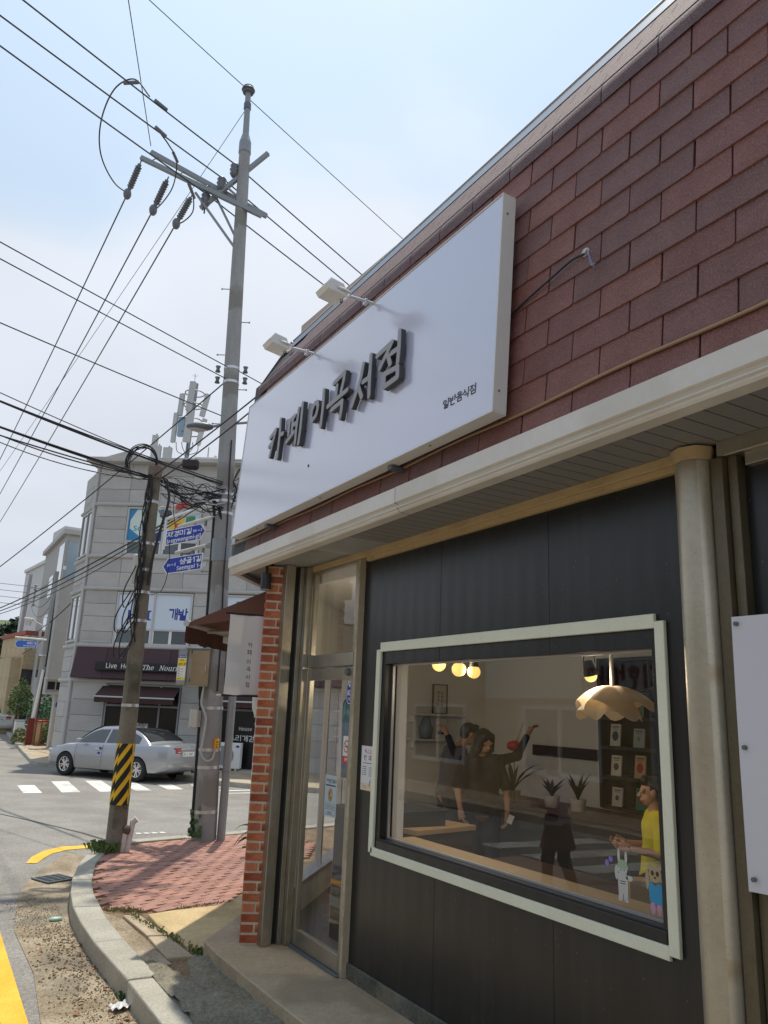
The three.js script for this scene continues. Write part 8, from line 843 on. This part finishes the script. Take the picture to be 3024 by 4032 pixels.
{ // painted animals inside the window glass
  const flat = (pts, z = 0) => { const g = new THREE.ShapeGeometry(new THREE.Shape(new THREE.SplineCurve([...pts, pts[0]].map((p) => new THREE.Vector2(...p))).getPoints(40))); g.translate(0, 0, z); return g; }, blob = (x, y, rx, ry, z = 0) => { const g = new THREE.CircleGeometry(1, 20); g.scale(rx, ry, 1); g.translate(x, y, z); return g; };
  const wm = (n, c) => mat(n, c, 0.8, { side: THREE.DoubleSide }); wm('chalkWhite', [0.5, 0.5, 0.49]); wm('chalkGreen', [0.32, 0.42, 0.28]); wm('chalkTan', [0.42, 0.33, 0.2]); wm('chalkBlue', [0.05, 0.3, 0.55]); wm('chalkPink', [0.5, 0.3, 0.45]); wm('chalkViolet', [0.22, 0.18, 0.5]);
  const r = thing('window_drawing', 'white painted rabbit with a green hat in the lower right corner of the window', 'window painting', [2.9865, 1.0, -2.845], -Math.PI / 2); M('torso', merge([flat([[-0.028, 0.02], [-0.03, 0.09], [-0.022, 0.115], [0.022, 0.115], [0.03, 0.09], [0.028, 0.02], [0.03, -0.005], [0.006, 0.0], [0.0, 0.03], [-0.006, 0.0], [-0.03, -0.005]]), blob(-0.038, 0.115, 0.011, 0.032), blob(0.04, 0.1, 0.02, 0.012)]), 'chalkWhite', r); M('head', blob(0, 0.135, 0.03, 0.027, 0.0004), 'chalkWhite', r); M('ear', blob(-0.022, 0.19, 0.008, 0.032, 0.0002), 'chalkWhite', r); M('ear', blob(0.022, 0.185, 0.008, 0.03, 0.0002), 'chalkWhite', r); M('hat', flat([[-0.034, 0.138], [-0.024, 0.165], [0, 0.175], [0.024, 0.165], [0.034, 0.138]], 0.0008), 'chalkGreen', r); M('face_marks', merge([blob(-0.01, 0.13, 0.003, 0.004, 0.0008), blob(0.01, 0.13, 0.003, 0.004, 0.0008), b2(-0.016, 0.016, 0.08, 0.083, 0.0008, 0.001), b2(-0.016, 0.016, 0.07, 0.073, 0.0008, 0.001)]), 'cable', r);
  const b = thing('window_drawing', 'painted tan bear in a blue vest at the lower right corner of the window', 'window painting', [2.9865, 1.0, -2.655], -Math.PI / 2); M('head', merge([blob(0, 0.145, 0.036, 0.035), blob(-0.03, 0.175, 0.012, 0.012, 0.0002), blob(0.03, 0.175, 0.012, 0.012, 0.0002)]), 'chalkTan', b); M('arm', blob(-0.045, 0.12, 0.01, 0.045, 0.0002), 'chalkTan', b); M('vest', flat([[-0.034, 0.03], [-0.036, 0.1], [-0.02, 0.108], [0, 0.098], [0.02, 0.108], [0.036, 0.1], [0.034, 0.03], [0, 0.024]], 0.0004), 'chalkBlue', b); M('leg', merge([blob(-0.018, 0.005, 0.014, 0.028), blob(0.018, 0.005, 0.014, 0.028)]), 'chalkPink', b); M('face_marks', merge([blob(-0.014, 0.148, 0.009, 0.011, 0.0006), blob(0.014, 0.148, 0.009, 0.011, 0.0006), blob(0, 0.13, 0.006, 0.005, 0.0006)]), 'woodDark', b);
  const f = thing('window_drawing', 'purple painted flower dots beside the painted rabbit on the window', 'window painting', [2.9865, 1.0, -2.93], -Math.PI / 2); M('petal', blob(0.012, 0.165, 0.014, 0.013), 'chalkViolet', f); M('petal', blob(-0.012, 0.145, 0.013, 0.015, 0.0002), 'chalkViolet', f);
}
{ // white vinyl sheet pinned up at the right edge
  const v = thing('vinyl_sheet', 'blank white vinyl sheet pinned to the dark wall right of the round column', 'banner', [2.86, 0, -2.07], -Math.PI / 2); M('sheet', gridGeo(24, 20, (u, w) => [u * 1.5 + 0.012 * (w - 1), 1.215 + w * 1.015 - 0.018 * Math.pow(1 - u, 4) * (1 - w), 0.01 * Math.sin(u * 7 + w * 2) + 0.014]), mat('vinyl', [0.62, 0.62, 0.68], 0.45, { side: THREE.DoubleSide }), v); for (const y of [2.2, 1.72, 1.245]) M('eyelet', (() => { const g = new THREE.CylinderGeometry(0.009, 0.009, 0.012, 14); g.rotateX(Math.PI / 2); g.translate(0.024, y, 0.03); return g; })(), 'galvDark', v);
}
// ================================================================ ACROSS THE STREET (seen in the window glass)
{
  const o = thing('opposite_restaurant', 'low restaurant across the street with a white sign, mirrored in the cafe window', 'building', [-7.2, -0.2, 0], Math.PI / 2); // local x = -world z, local z = outward to +x
  M('wall', b2(-14, 22, 0, 4.2, -7, 0), 'tanConcrete', o); M('roof_edge', rb2(-14.2, 22.2, 4.2, 4.45, -7, 0.4), 'greyPaint', o); M('fascia', b2(8.5, 17, 2.45, 3.4, 0.02, 0.12), 'white', o); const l = hangulGeo('돼지한마리', 0.5, 0.035, 0.02, 1.2); l.translate(10.6, 2.65, 0.13); M('lettering', l, 'gateRed', o);
  for (const x of [-12, -8, -4, 0.5, 5, 9, 13, 18]) { const w = grp('window', o); M('frame', merge([b2(x, x + 2.6, 2.2, 2.3, 0.001, 0.08), b2(x, x + 2.6, 0.7, 0.8, 0.001, 0.08), b2(x, x + 0.1, 0.8, 2.2, 0.001, 0.08), b2(x + 2.5, x + 2.6, 0.8, 2.2, 0.001, 0.08), b2(x + 1.25, x + 1.35, 0.8, 2.2, 0.001, 0.08)]), 'white', w); M('pane', b2(x + 0.1, x + 2.5, 0.8, 2.2, 0.002, 0.03), 'darkGlass', w); }
  struct('opposite_sidewalk', b2(-7.2, -5.3, -0.3, -0.12, -30, 14), 'slab');
}
renderer.render(scene, camera);
